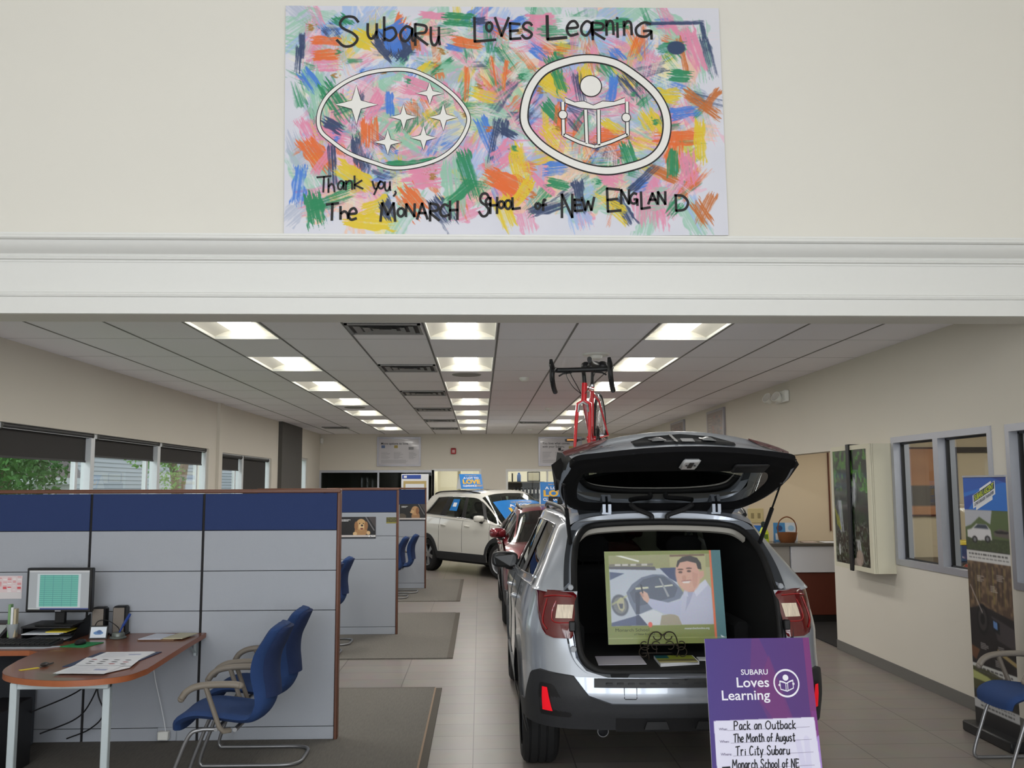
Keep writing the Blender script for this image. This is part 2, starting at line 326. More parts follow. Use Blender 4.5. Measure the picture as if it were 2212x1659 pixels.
rf = MB(); rf.box(-4.6, XR + .2, YK, YB + 6, 3.5, 3.55); struct(rf.build('ceiling_slab', M_tile, smooth=False))
# walls
w = MB(); WTH = .14
def wall_run_y(mb, xf, y0, y1, z0, z1, holes, thick):
    """wall along y with openings (ya, yb, za, zb)"""
    hs = sorted(holes); y = y0
    for ya, yb, za, zb in hs:
        if ya > y: piece(mb, xf, y, ya, z0, z1, thick)
        if za > z0: piece(mb, xf, ya, yb, z0, za, thick)
        if zb < z1: piece(mb, xf, ya, yb, zb, z1, thick)
        y = yb
    if y < y1: piece(mb, xf, y, y1, z0, z1, thick)
def piece(mb, xf, ya, yb, za, zb, th):
    x0, x1 = xf(ya), xf(yb)
    vs = [(x0, ya, za), (x1, yb, za), (x1 + th, yb, za), (x0 + th, ya, za), (x0, ya, zb), (x1, yb, zb), (x1 + th, yb, zb), (x0 + th, ya, zb)]
    mb.add(vs, [(3, 2, 1, 0), (4, 5, 6, 7), (0, 1, 5, 4), (1, 2, 6, 5), (2, 3, 7, 6), (3, 0, 4, 7)])
WIN_R = [(7.13, 8.90, 1.04, 2.235), (5.1, 6.93, 1.02, 2.23)]
wall_run_y(w, lambda y: XR, -3.6, YB, 0, 3.3, WIN_R + [(10.5, 14.3, 0, 2.165)], WTH)
w.box(XR, XR + WTH, -3.6, YF, 3.3, 6.0)
struct(w.build('wall_right', M_wall, smooth=False))
WIN_L = [(6.75, 14.65, .55, 2.37), (15.35, 18.75, .55, 2.34), (21.5, 22.35, .55, 2.45)]
w = MB(); wall_run_y(w, XL, YK, YB, 0, 3.3, WIN_L, -.2); struct(w.build('wall_left', M_wall, smooth=False))
w = MB(); piece(w, XL, -3.6, YK, 0, 6.0, -.2); struct(w.build('wall_left_front', M_wallup, smooth=False))
# back wall with three glazed openings
w = MB(); BO = [(-3.98, -1.20, .5, 2.15), (-1.16, -.02, 0, 2.18), (.70, 2.9, .9, 2.17)]
x = -4.3
for xa, xb, za, zb in BO:
    w.box(x, xa, YB, YB + .14, 0, 3.3); w.box(xa, xb, YB, YB + .14, zb, 3.3)
    if za: w.box(xa, xb, YB, YB + .14, 0, za)
    x = xb
w.box(x, 6, YB, YB + .14, 0, 3.3)
struct(w.build('wall_back', M_wall, smooth=False))
# storefront behind the camera and roof of the tall front hall
M_wf = mat('storefront_frame', (150, 152, 156), .4, metal=.4)
w = MB(); w.box(-4.6, XR + .2, -3.75, -3.6, 0, .55); w.box(-4.6, XR + .2, -3.75, -3.6, 5.5, 6.0); w.box(-4.6, XR + .2, -3.72, -3.6, 2.95, 3.25, 1)
for i in range(5): xm = -4.35 + i * 2.05; w.box(xm - .11, xm + .11, -3.72, -3.58, .5, 5.6, 1)
for i in range(4): xm = -3.3 + i * 2.05; w.box(xm - .03, xm + .03, -3.70, -3.6, .5, 5.6, 1)
struct(w.build('wall_storefront', [M_wallup, M_wf], smooth=False))
w = MB(); w.box(-4.7, XR + .3, -3.75, YK, 6.0, 6.1); struct(w.build('ceiling_hall', M_wallup, smooth=False))
# baseboards
M_base = mat('rubber_base', (108, 106, 102), .5)
b = MB(); b.box(XR - .008, XR - .0005, -3.5, 10.5, 0, .10); struct(b.build('baseboard_right', M_base, smooth=False))
b = MB(); piece(b, lambda y: XL(y) + .001, -3.5, YB, 0, .1, .007); struct(b.build('baseboard_left', M_base, smooth=False))
# right windows onto the side office
def window_right(nm, y0, y1, z0, z1, mull):
    f = MB(); fw = .055; d0, d1 = XR - .012, XR + WTH - .0
    for ya, yb, za, zb in [(y0, y1, z1 - fw, z1), (y0, y1, z0, z0 + fw), (y0, y0 + fw, z0 + fw, z1 - fw), (y1 - fw, y1, z0 + fw, z1 - fw)] + [(m - .045, m + .045, z0 + fw, z1 - fw) for m in mull]:
        f.box(d0, d1, ya, yb, za, zb)
    g = MB(); ys = [y0 + fw] + [v for m in mull for v in (m - .045, m + .045)] + [y1 - fw]
    for k in range(0, len(ys), 2):     # black glazing gasket
        for ya, yb, za, zb in [(ys[k], ys[k] + .018, z0 + fw, z1 - fw), (ys[k + 1] - .018, ys[k + 1], z0 + fw, z1 - fw), (ys[k], ys[k + 1], z1 - fw - .016, z1 - fw), (ys[k], ys[k + 1], z0 + fw, z0 + fw + .012)]:
            g.box(XR + .055, XR + .085, ya, yb, za, zb)
    o = struct(f.build(nm, M_alu, smooth=False)); g.build('gasket', M_black, o, smooth=False)
    for k in range(0, len(ys), 2):
        p = MB(); p.quad((XR + .07, ys[k], z0 + fw), (XR + .07, ys[k + 1], z0 + fw), (XR + .07, ys[k + 1], z1 - fw), (XR + .07, ys[k], z1 - fw)); p.build('pane', M_pane, o, smooth=False)
window_right('window_1', *WIN_R[0], [8.02]); window_right('window_2', *WIN_R[1], [6.0])
# left windows (white aluminium) : three bays, two bays, one narrow
M_wwin = mat('window_white', (214, 217, 220), .4, metal=.2)
def window_left(nm, y0, y1, z0, z1, mull):
    f = MB(); o_ = -.12
    edges = [y0] + mull + [y1]
    def bar(ya, yb, za, zb, th=.09, off=0): piece(f, lambda y: XL(y) + o_ + off, ya, yb, za, zb, th)
    bar(y0, y1, z1 - .05, z1); bar(y0, y1, z0, z0 + .06); bar(y0, y0 + .05, z0 + .06, z1 - .05); bar(y1 - .06, y1, z0 + .06, z1 - .05)
    for m in mull: bar(m - .10, m + .0, z0 + .06, z1 - .05, .10)
    for m in edges[1:]: bar(m - .33, m - .27, z0 + .06, z1 - .05, .05, -.01)      # narrow side lite beside each mullion
    o = struct(f.build(nm, M_wwin, smooth=False))
    p = MB(); p.quad((XL(y0) + o_ + .03, y0 + .02, z0 + .02), (XL(y1) + o_ + .03, y1 - .02, z0 + .02), (XL(y1) + o_ + .03, y1 - .02, z1 - .02), (XL(y0) + o_ + .03, y0 + .02, z1 - .02)); p.build('pane', M_pane, o, smooth=False)
window_left("window_3", *WIN_L[0], [8.5, 10.55, 12.6]); window_left('window_4', *WIN_L[1], [16.75]); window_left('window_5', *WIN_L[2], [])
# pilaster strip between the window bays and the dark column
b = MB(); piece(b, XL, 15.02, 15.2, 0, ZC, .05); struct(b.build('pilaster', M_wall, smooth=False))
M_fab = mat('charcoal_fabric', (90, 88, 85), .95, var=.12, scale=60, bump=.2, stretch=(1, 1, .2))
b = MB(); b.box(-4.3, -4.005, 19.3, 21.45, 0, ZC); struct(b.build('column', M_fab, smooth=False))
# back wall glazing frames
def window_back(nm, xa, xb, za, zb, mull, mm):
    f = MB(); fw = .05
    f.box(xa - fw, xb + fw, YB - .012, YB + .1, zb - .01, zb + fw); f.box(xa - fw, xa + .005, YB - .012, YB + .1, za, zb - .01); f.box(xb - .005, xb + fw, YB - .012, YB + .1, za, zb - .01)
    if za > .1: f.box(xa - fw, xb + fw, YB - .012, YB + .1, za - fw, za)
    for m in mull: f.box(m - .022, m + .022, YB, YB + .08, za, zb)
    o = struct(f.build(nm, mm, smooth=False)); p = MB(); p.quad((xa, YB + .04, za), (xb, YB + .04, za), (xb, YB + .04, zb), (xa, YB + .04, zb)); p.build('pane', M_pane, o, smooth=False)
window_back('window_6', *BO[0], [-2.55], M_alu); window_back('window_7', *BO[1], [], M_trim); window_back('window_8', *BO[2], [1.70], M_trim)
# rooms behind the glass
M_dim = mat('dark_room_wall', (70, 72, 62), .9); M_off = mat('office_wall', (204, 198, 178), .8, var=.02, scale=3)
b = MB(); b.box(-4.3, -1.2, 27, 27.1, 0, 3.3); b.box(-4.35, -4.3, YB + .14, 27, 0, 3.3)
struct(b.build('wall_dark_room', M_dim, smooth=False))
b = MB(); b.box(-1.21, -1.17, YB + .14, 27, 0, 3.3, 0); b.box(-1.17, 6, 26.9, 27.0, 0, 3.3)
struct(b.build('wall_back_office', M_off, smooth=False))
b = MB(); b.box(-4.3, 6, YB + .14, 27.1, 2.9, 2.95); struct(b.build('ceiling_back_office', M_tile, smooth=False))
# recess with the counter: walls and dark carpet
b = MB(); b.box(XR + WTH, 7.2, 14.3, 14.4, 0, 3.3); b.box(7.1, 7.2, 9.2, 14.4, 0, 3.3); b.box(XR + WTH, 7.2, 10.36, 10.5, 0, 3.3)
struct(b.build('wall_recess', mat('recess_wall_paint', (222, 206, 178), .75, var=.02, scale=3), smooth=False))
b = MB(); b.box(XR + WTH, 7.2, 10.5, 14.3, 2.6, 2.65); struct(b.build('ceiling_recess', M_tile, smooth=False))
b = MB(); b.box(XR + .01, 7.1, 10.51, 14.3, .001, .012); struct(b.build('floor_recess', mat('dark_carpet', (28, 27, 28), .95, scale=200, bump=.3), smooth=False))
# side office seen through the right windows
b = MB(); b.box(6.9, 7.0, 2, 10.36, 0, 3.3); b.box(XR + WTH, 7, 2.0, 2.1, 0, 3.3)
struct(b.build('wall_side_office', M_off, smooth=False))
b = MB(); b.box(XR + WTH, 7, 2, 10.36, 2.75, 2.8); struct(b.build('ceiling_side_office', M_tile, smooth=False))
# ============================================================ CEILING FITTINGS
M_lens = mat('lamp_lens', (255, 252, 244), .4, var=0, emit=4.5); M_refl = mat('lamp_reflector', (246, 243, 232), .5, var=0)
ROWN = ['first', 'second', 'third', 'fourth', 'fifth', 'sixth', 'seventh']; COLN = {3: 'left', 6: 'middle', 9: 'right'}
def troffer(w_, l_):
    t = thing('ceiling_light', '', 'ceiling light', group='recessed ceiling lights')
    h = MB(); n = 9
    xs = np.linspace(-w_ / 2, w_ / 2, n * 2 + 1)
    prof = [(x, .012 + .085 * math.sin(PI * min(1, max(0, (w_ / 2 - abs(x)) / (w_ / 2))) / 2) ** .8) for x in xs]
    h.grid([[(x, y, z) for x, z in prof] for y in (-l_ / 2, l_ / 2)])
    for y in (-l_ / 2 + .001, l_ / 2 - .001): h.add([(x, y, z) for x, z in prof] + [(w_ / 2, y, 0), (-w_ / 2, y, 0)], [tuple(range(len(prof) + 2))])
    h.build('reflector', M_refl, t, angle=60)
    fr = MB()
    for a in (-w_ / 2, w_ / 2 - .012): fr.box(a, a + .012, -l_ / 2, l_ / 2, -.004, .02)
    for a in (-l_ / 2, l_ / 2 - .012): fr.box(-w_ / 2, w_ / 2, a, a + .012, -.004, .02)
    fr.build('frame', M_white, t, smooth=False)
    le = MB(); rows = []
    for y, s in ((-l_ / 2 + .05, .05), (-l_ / 2 + .052, .75), (-l_ / 2 + .075, 1), (l_ / 2 - .075, 1), (l_ / 2 - .052, .75), (l_ / 2 - .05, .05)):
        rows.append([(.125 * math.cos(a) * (.6 + .4 * s), y, .088 - .075 * math.sin(a) * s) for a in np.linspace(0, PI, 13)])
    le.grid(rows); le.build('lens', M_lens, t, angle=60)
    l = bpy.data.lights.new('tube_light', 'AREA'); l.shape = 'RECTANGLE'; l.size = .22; l.size_y = l_ - .25; l.energy = 13 * l_ / 1.2; l.color = (1, .975, .93)
    lo = bpy.data.objects.new('tube_light', l); COL.objects.link(lo); lo.parent = t; lo.location = (0, 0, .004)
    return t
proto = None
for c in LCOL:
    xm = (LX[c] + LX[c + 1]) / 2; w_ = LX[c + 1] - LX[c] - .02
    for k, (ya, yb) in enumerate(LY):
        lb = 'recessed ceiling light, %s of the %s row counting from the white beam' % (ROWN[k], COLN[c])
        loc = (xm, (ya + yb) / 2, ZC)
        if k == 0: o = troffer(w_, yb - ya); o.location = loc; o['label'] = lb
        elif proto is None or k == 1: proto = troffer(w_, yb - ya); proto.location = loc; proto['label'] = lb
        else: dup(proto, loc, label=lb)
# air diffusers
M_vent = mat('vent_metal', (150, 149, 148), .5, metal=.2); M_ventd = mat('vent_dark', (70, 69, 68), .7)
def vent(label, x0, x1, y0, y1):
    xm, ym = (x0 + x1) / 2, (y0 + y1) / 2; a, b_ = (x1 - x0) / 2, (y1 - y0) / 2
    t = thing('air_vent', label, 'air vent', (xm, ym, ZC), group='ceiling air vents')
    p = MB(); p.box(-a, a, -b_, b_, -.004, -.001); p.build('back_plate', M_ventd, t, smooth=False)
    fr = MB(); 
    for xa, xb, ya, yb in ((-a, a, -b_, -b_ + .025), (-a, a, b_ - .025, b_), (-a, -a + .025, -b_, b_), (a - .025, a, -b_, b_)): fr.box(xa, xb, ya, yb, -.016, -.002)
    fr.build('frame', M_vent, t, smooth=False)
    for i in range(3):
        s = MB(); f0 = .80 - .24 * i; A, B = a * f0, b_ * f0; g = .03
        vs = [(-A, -B, -.02), (A, -B, -.02), (A, B, -.02), (-A, B, -.02), (-A + g * 1.6, -B + g, -.005), (A - g * 1.6, -B + g, -.005), (A - g * 1.6, B - g, -.005), (-A + g * 1.6, B - g, -.005)]
        s.add(vs, [(0, 1, 5, 4), (1, 2, 6, 5), (2, 3, 7, 6), (3, 0, 4, 7)]); s.build('louver_ring', M_vent, t, smooth=False)
VY = [(7.64, 8.14), (10.25, 10.85), (13.1, 13.7), (15.95, 16.55), (18.7, 19.3), (21.3, 21.9)]
for k, (a, b_) in enumerate(VY): vent('square air vent, %s from the beam between left and middle light rows' % ROWN[k], -1.11, -.49, a, b_)
vent('dark slot air vent beside the right light row near the far end', .82, 1.46, 19.4, 19.8)
vent('air vent near the far left corner by the dark column', -3.5, -2.95, 21.0, 21.5)
M_spk = mat('speaker_grille', (150, 148, 142), .6, scale=300, bump=.4)
def ceil_round(nm, label, cat, x, y, prof, m_, group=None, extra=None):
    t = thing(nm, label, cat, (x, y, ZC), group=group); b = MB(); b.lathe(prof, 28); b.build('body', m_, t)
    if extra: e = MB(); e.lathe(extra[0], 20); e.build(extra[1], extra[2], t)
    return t
sp = [(.0, -.012), (.15, -.012), (.17, -.008), (.175, -.0005), (0, -.0005)]
ceil_round('ceiling_speaker', 'round ceiling speaker in the middle light row behind its second light', 'speaker', -.16, 11.19, sp, M_spk, 'ceiling speakers')
ceil_round('ceiling_speaker', 'round ceiling speaker in the left light row behind its fourth light', 'speaker', -2.10, 15.88, sp, M_spk, 'ceiling speakers')
sm = [(0, -.05), (.03, -.05), (.045, -.04), (.06, -.02), (.062, -.0005), (0, -.0005)]
ceil_round('smoke_detector', 'white smoke detector, nearest one, between middle and right lights', 'smoke detector', .54, 11.5, sm, M_white, 'smoke detectors')
ceil_round('smoke_detector', 'small white smoke detector left of the red bicycle', 'smoke detector', 1.17, 16.0, sm, M_white, 'smoke detectors')
ceil_round('smoke_detector', 'farthest smoke detector above the back wall beyond the vent slot', 'smoke detector', 1.15, 21.8, sm, M_white, 'smoke detectors')
ceil_round('ceiling_sensor', 'round white ceiling sensor right above the bicycle saddle', 'ceiling sensor', 1.17, 9.42, [(0, -.055), (.045, -.055), (.06, -.045), (.065, -.02), (.13, -.016), (.14, -.0005), (0, -.0005)], M_white)
# ============================================================ CUBICLES
M_navy = mat('navy_fabric', (44, 60, 104), .95, var=.18, scale=350, bump=.25)
M_panel = mat('grey_panel_fabric', (166, 170, 178), .9, var=.05, scale=300, bump=.15)
M_core = mat('panel_core', (24, 22, 24), .7)
M_cap = mat('brown_panel_trim', (104, 66, 50), .45, var=.12, scale=40)
M_mat = mat('grey_ribbed_carpet', (108, 104, 97), .98, var=.25, scale=90, bump=.6, stretch=(1, .12, 1))
M_mate = mat('carpet_binding', (88, 82, 74), .9, scale=90, bump=.3)
M_matl = mat('carpet_light_line', (150, 128, 108), .9)
def rug(label, x0, x1, y0, y1, strip=True):
    t = thing('carpet_mat', label, 'floor mat', (0, 0, 0), group='cubicle carpet mats'); b = MB()
    b.box(x0, x1 - .06, y0, y1, .001, .011); b.build('pile', M_mat, t, smooth=False)
    b = MB(); b.box(x1 - .06, x1, y0, y1, .001, .010); b.box(x0, x1 - .06, y1, y1 + .03, .001, .010)
    if strip: b.box(x1 - .064, x1 - .05, y0, y1, .0095, .0118, 1)
    b.build('binding', [M_mate, M_matl], t, smooth=False)
rug('dark ribbed carpet mat under the nearest cubicle, beside the tile aisle', -4.2, -.336, 4.4, 8.63)
rug('ribbed carpet mat under the second cubicle with the retriever poster', -4.15, -.283, 10.1, 13.66, False)
rug('ribbed carpet mat under the farthest cubicle near the white car', -4.1, -.31, 15.05, 18.5, False)
def partition(label, y, xs, zt=1.755, top_to=None):
    """xs: seams from the aisle end to the left"""
    th = .07; t = thing('cubicle_partition', label, 'partition wall', (xs[0], y, 0), group='cubicle partition walls')
    X = lambda v: v - xs[0]
    b = MB(); b.box(X(xs[-1]), -.022, .012, th - .012, .012, zt - .02); b.build('core', M_core, t, smooth=False)
    zs = [.012, .10, .905, 1.185, 1.472, zt - .018]
    for i in range(len(xs) - 1):
        a, c = X(xs[i + 1]) + .009, X(xs[i]) - (.009 if i else .026)
        for k in range(5):
            for f0, f1 in ((0, .012), (th - .012, th)):
                b = MB(); b.box(a, c, f0, f1, zs[k] + (.0022 if k else 0), zs[k + 1] - .0022, bev=.002)
                if k == 4: b.build('fabric_panel', M_navy, t)
                elif k == 0: b.build('base_panel', M_panel, t)
                else: b.build('grey_panel', M_panel, t)
    b = MB(); b.box(X(xs[-1]), 0, -.006, th + .006, zt - .016, zt + .012, bev=.006); b.build('top_trim', M_cap, t)
    b = MB(); b.box(-.024, 0, -.006, th + .006, .002, zt - .012, bev=.006); b.build('end_trim', M_cap, t)
    return t
partition('nearest cubicle partition, grey with navy top band, behind the wooden desk', 6.94, [-1.01, -1.99, -2.79, -3.7, -4.2])
partition('second cubicle partition with the golden retriever poster on it', 11.71, [-.998, -1.9, -2.72])
partition('farthest cubicle partition, next to the white car', 16.9, [-.95, -1.85, -2.7])
# ------------------------------------------------------------ guest chairs
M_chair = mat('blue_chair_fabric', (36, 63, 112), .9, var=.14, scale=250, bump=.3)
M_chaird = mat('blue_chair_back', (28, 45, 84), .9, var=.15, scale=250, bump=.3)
M_arm = mat('taupe_armrest', (122, 114, 104), .5, var=.04)
M_steel = mat('grey_steel_tube', (140, 140, 142), .35, metal=.7, var=.02)
def chair_proto():
    t = thing('guest_chair', '', 'chair', group='blue guest chairs')
    # centre line of the shell: (f, z, half width, forward curl of the edges)
    prof = spline([(.285, .385, .20, 0), (.27, .44, .225, 0), (.17, .475, .24, .0), (.02, .462, .245, .0), (-.10, .447, .24, .01), (-.17, .46, .23, .03), (-.215, .53, .20, .055), (-.215, .60, .19, .065), (-.205, .70, .215, .07), (-.215, .80, .225, .065), (-.25, .885, .21, .05), (-.272, .935, .19, .04), (-.281, .957, .15, .025), (-.284, .967, .09, .01)], 5)
    us = np.linspace(-1, 1, 17)
    def shell(rows, off, name, m_, par, close=True, widen=1.0):
        tg = np.gradient(prof[:, :2], axis=0); tg /= np.linalg.norm(tg, axis=1)[:, None]; nr = np.stack([-tg[:, 1], tg[:, 0]], 1)   # towards the sitter's underside
        top = []; bot = []
        for i in rows:
            f_, z_, hw, cu = prof[i]; n_ = nr[i]
            th = .026
            rt, rb = [], []
            for u in us:
                e = abs(u) ** 3; k = 1 - e * .0
                thk = th * math.sqrt(max(0, 1 - abs(u) ** 6)); ff = f_ + cu * u * u; zz = z_ + (.012 * u * u if z_ < .5 else 0)
                rt.append((ff - n_[0] * (thk + off), hw * u * widen, zz - n_[1] * (thk + off))); rb.append((ff + n_[0] * (thk - off), hw * u * widen, zz + n_[1] * (thk - off)))
            top.append(rt); bot.append(rb)
        b = MB(); ring = [top[i] + bot[i][::-1] for i in range(len(rows))]; b.grid(ring, closed_v=True)
        n = len(us); 
        for rg in (ring[0], ring[-1]):
            b.add(rg, [(k, k + 1, 2 * n - 2 - k, 2 * n - 1 - k) for k in range(n - 1)])
        return b.build(name, m_, par, angle=70)
    N = len(prof); cut = 28
    shell(range(0, cut + 1), 0, 'seat', M_chair, t)
    bk = shell(range(cut, N), 0, 'backrest', M_chair, t)
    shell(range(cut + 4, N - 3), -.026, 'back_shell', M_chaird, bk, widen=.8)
    for s in (-1, 1):
        y = s * .265; b = MB()
        pad = spline([(.235, y, .585), (.205, y, .625), (.15, y, .652), (.06, y, .662), (-.05, y, .662), (-.095, y, .655)], 6)
        b.tube(pad, [.020] + [.026] * (len(pad) - 2) + [.018], 10, flat=.75); b.ell((.235, y, .585), (.02, .02, .02), 10, 6); b.ell((-.095, y, .655), (.02, .022, .018), 10, 6)
        a = b.build('armrest', M_arm, t, angle=60)
        b = MB(); b.tube([(.10, y, .65), (.075, y, .58), (.02, y * .99, .43), (.0, y * .96, .405), (-.03, y * .8, .40)], [.021, .02, .02, .019, .016], 8, flat=.7); b.build('arm_post', M_arm, a, angle=60)
    b = MB()
    for s in (-1, 1):
        y = s * .22
        b.tube(spline([(.06, y * .95, .405), (.14, y * .97, .402), (.20, y, .37), (.27, y, .20), (.318, y, .06), (.31, y, .018), (.27, y, .012), (0, y, .012), (-.18, y, .012), (-.26, y * .9, .012), (-.30, y * .6, .012), (-.305, 0, .012)], 6), .0115, 8)
    b.cyl((.05, -.22, .405), (.05, .22, .405), .012, 8); b.cyl((-.06, -.23, .405), (-.06, .23, .405), .013, 8)
    b.build('sled_frame', M_steel, t, angle=60)
    return t
ch = chair_proto(); ch.location = (-1.445, 5.80, .012); ch.rotation_euler = (0, 0, PI); ch['label'] = 'nearest blue guest chair with taupe arms, in front of the desk end'
dup(ch, (-1.455, 6.5, .012), PI, 'blue guest chair right against the nearest grey partition')
dup(ch, (-1.775, 11.1, .012), PI, 'blue guest chair against the second partition, under the retriever poster')
dup(ch, (-1.80, 10.4, .012), PI, 'blue guest chair in the second cubicle, mostly hidden by the first partition end')
dup(ch, (-1.36, 16.3, .012), PI, 'bright blue guest chair against the farthest partition')
dup(ch, (-1.47, 15.55, .012), PI, 'dark blue guest chair turned away, nearer one in the farthest cubicle')
dup(ch, (3.555, 6.08, 0), PI, 'blue guest chair beside the tall display banner by the right wall')
# ------------------------------------------------------------ desk
M_wood = mat('cherry_laminate', (124, 75, 54), .3, var=.14, scale=6, stretch=(1, 8, 1), coat=.15); M_woode = mat('cherry_edge', (154, 88, 54), .35, var=.1)
M_leg = mat('pale_steel', (186, 196, 200), .4, metal=.2)
dk = thing('desk', 'cherry wood peninsula desk with rounded end and white frame legs', 'desk', (-2.35, 6.1, 0))
rnd = spline([(-1.895, 5.60), (-1.94, 5.40), (-2.08, 5.30), (-2.25, 5.275), (-2.45, 5.33), (-2.62, 5.45), (-2.71, 5.62), (-2.765, 5.9)], 6)
poly = [(-1.945, 6.935), (-1.93, 6.37)] + [tuple(p) for p in rnd] + [(-2.785, 6.20), (-2.86, 6.245), (-4.05, 6.25), (-4.05, 6.935)]
poly = [(x + 2.35, y - 6.1) for x, y in poly]
b = MB(); b.prism(poly[::-1], .722, .754, 'z', 1); b.add([(x, y, .7548) for x, y in poly], [tuple(range(len(poly)))], 0); b.build('desktop', [M_wood, M_woode], dk, angle=30)
b = MB()
for x, y in ((-2.545, 5.41), (-2.055, 5.44)): b = MB(); b.box(x + 2.35 - .02, x + 2.35 + .02, y - 6.12, y - 6.08, 0.012, .72, bev=.004); b.build('leg', M_leg, dk)
b = MB(); b.box(-.195 - .02, .295 + .02, -.705, -.655, .685, .722, bev=.004); b.build('crossbar', M_leg, dk)
b = MB(); b.prism([(.81, .72), (.83, .72), (.83, .60), (.81, .60)], .38, .40, 'z'); b.M = Matrix.Identity(4)
b = MB(); b.box(.33, .35, .63, .83, .70, .722); b.box(.33, .35, .80, .835, .60, .722); b.add([(.33, .80, .62), (.35, .80, .62), (.35, .65, .70), (.33, .65, .70), (.34, .80, .70)], [(0, 1, 2, 3)]); b.build('wall_bracket', M_leg, dk, smooth=False)
b = MB(); b.box(-1.65, -.75, .25, .80, .012, .70, bev=.006); b.build('pedestal', mat('pedestal_grey', (70, 74, 80), .5), dk)
DZ = .7555
def T3(pts, z=DZ): return [(x, y, z) for x, y in pts]
# monitor on a letter tray
M_scr = mat('screen_bezel', (30, 31, 33), .35)
tr = thing('letter_tray', 'black letter tray with papers under the computer monitor', 'letter tray', (-2.92, 6.765, DZ))
b = MB(); b.box(-.17, .16, -.16, .16, .085, .095); b.box(-.17, .16, -.16, .16, .0, .006); b.box(-.17, .16, -.15, .16, .042, .047); b.box(-.17, .16, .15, .16, 0, .095); b.box(-.175, -.165, -.14, .16, 0, .095)
b.add([(.16, -.16, 0), (.16, .16, 0), (.16, .16, .14), (.16, .0, .10), (.166, -.16, 0), (.166, .16, 0), (.166, .16, .14), (.166, .0, .10)], [(0, 1, 2, 3), (7, 6, 5, 4), (0, 3, 7, 4), (3, 2, 6, 7)]); b.build('tray_body', M_black, tr, smooth=False)
M_paper = mat('paper_white', (226, 228, 232), .7, var=.02); M_yellow = mat('yellow_paper', (222, 200, 60), .6); M_greyp = mat('grey_paper', (160, 165, 172), .7)
for k, (x0, x1, y0, y1, z0, m_) in enumerate(((-.15, .10, -.19, .10, .047, M_paper), (-.13, .12, -.17, .10, .0525, M_greyp), (.0, .14, -.17, .05, .058, M_yellow), (-.14, .05, -.20, .08, .006, M_paper), (-.05, .14, -.19, .08, .0115, M_greyp))):
    b = MB(); b.box(x0, x1, y0, y1, z0, z0 + .005); b.build('paper', m_, tr, smooth=False)
mn = thing('computer_monitor', 'flat computer monitor showing a green spreadsheet, on the desk', 'monitor', (-2.875, 6.70, DZ + .095), R(-3))
b = MB(); b.box(-.226, .226, -.03, .018, .088, .385, bev=.006); b.build('housing', M_scr, mn)
cv = Canvas(120, 76, (186, 192, 196)); cv.rect(0, 0, 1, .05, (215, 218, 220)); cv.rect(.14, .09, .86, .95, (222, 232, 236)); cv.rect(.18, .12, .82, .92, (118, 208, 190))
for k in range(15): cv.rect(.18, .13 + k * .053, .82, .142 + k * .053, (70, 150, 150), .8)
for xx in (.26, .40, .55, .70): cv.rect(xx, .12, xx + .008, .92, (80, 150, 160), .7)
cv.rect(0, .96, 1, 1, (40, 62, 140)); cv.rect(0, .965, .2, .995, (210, 215, 215))
sc_ = cv.build('screen', lambda u, v: (-.208 + .416 * u, -.0306, .368 - .262 * v), mn, rough=.25)
e_ = bpy.data.materials.new('lit_screen'); e_.use_nodes = True; nt = e_.node_tree; at = nt.nodes.new('ShaderNodeAttribute'); at.attribute_name = 'paint'; bs = nt.nodes['Principled BSDF']; nt.links.new(at.outputs['Color'], bs.inputs['Emission Color']); bs.inputs['Emission Strength'].default_value = .55; bs.inputs['Base Color'].default_value = (.03, .03, .03, 1); bs.inputs['Roughness'].default_value = .3
sc_.data.materials[0] = e_
b = MB(); b.box(-.035, .035, .0, .03, .01, .20, bev=.004); b.build('stand_neck', M_black, mn); b = MB(); b.box(-.13, .13, -.08, .1, .0, .012, bev=.004); b.build('stand_base', M_black, mn); b = MB(); b.box(-.02, .02, -.0325, -.028, .093, .1); b.build('power_badge', M_alu, mn, smooth=False)
# keyboard
kb = thing('keyboard', 'black computer keyboard at the desk edge in front of the monitor', 'keyboard', (-3.02, 6.44, DZ), R(-2))
b = MB(); b.prism([(-.09, 0), (.09, 0), (.09, .028), (-.09, .014)], -.25, .25, 'x'); b.build('case', M_scr, kb, smooth=False)
b = MB()
for r_ in range(5):
    for c_ in range(15): x = -.235 + c_ * .0315; y = -.075 + r_ * .032; z = .016 + r_ * .0026; b.box(x, x + .027, y, y + .027, z, z + .007)
b.build('keys', M_black, kb, smooth=False)
b = MB(); b.prism([(-.15, -.125), (.22, -.125), (.30, -.06), (.30, -.052), (-.15, -.10)], 0.0, .006); b.build('wrist_pad', M_greyp, kb, smooth=False)
# mouse pad, mouse
mp_ = MB(); mp_.prism([(-2.72, 6.36), (-2.55, 6.33), (-2.50, 6.52), (-2.66, 6.55)], DZ, DZ + .004); tag(mp_.build('mouse_pad', mat('green_pad', (30, 128, 74), .8), smooth=False), 'green mouse pad beside the keyboard', 'mouse pad')
m_ = MB(); m_.ell((-2.625, 6.45, DZ + .015), (.033, .055, .022), 16, 8); tag(m_.build('computer_mouse', M_black), 'black computer mouse on the green pad', 'mouse')
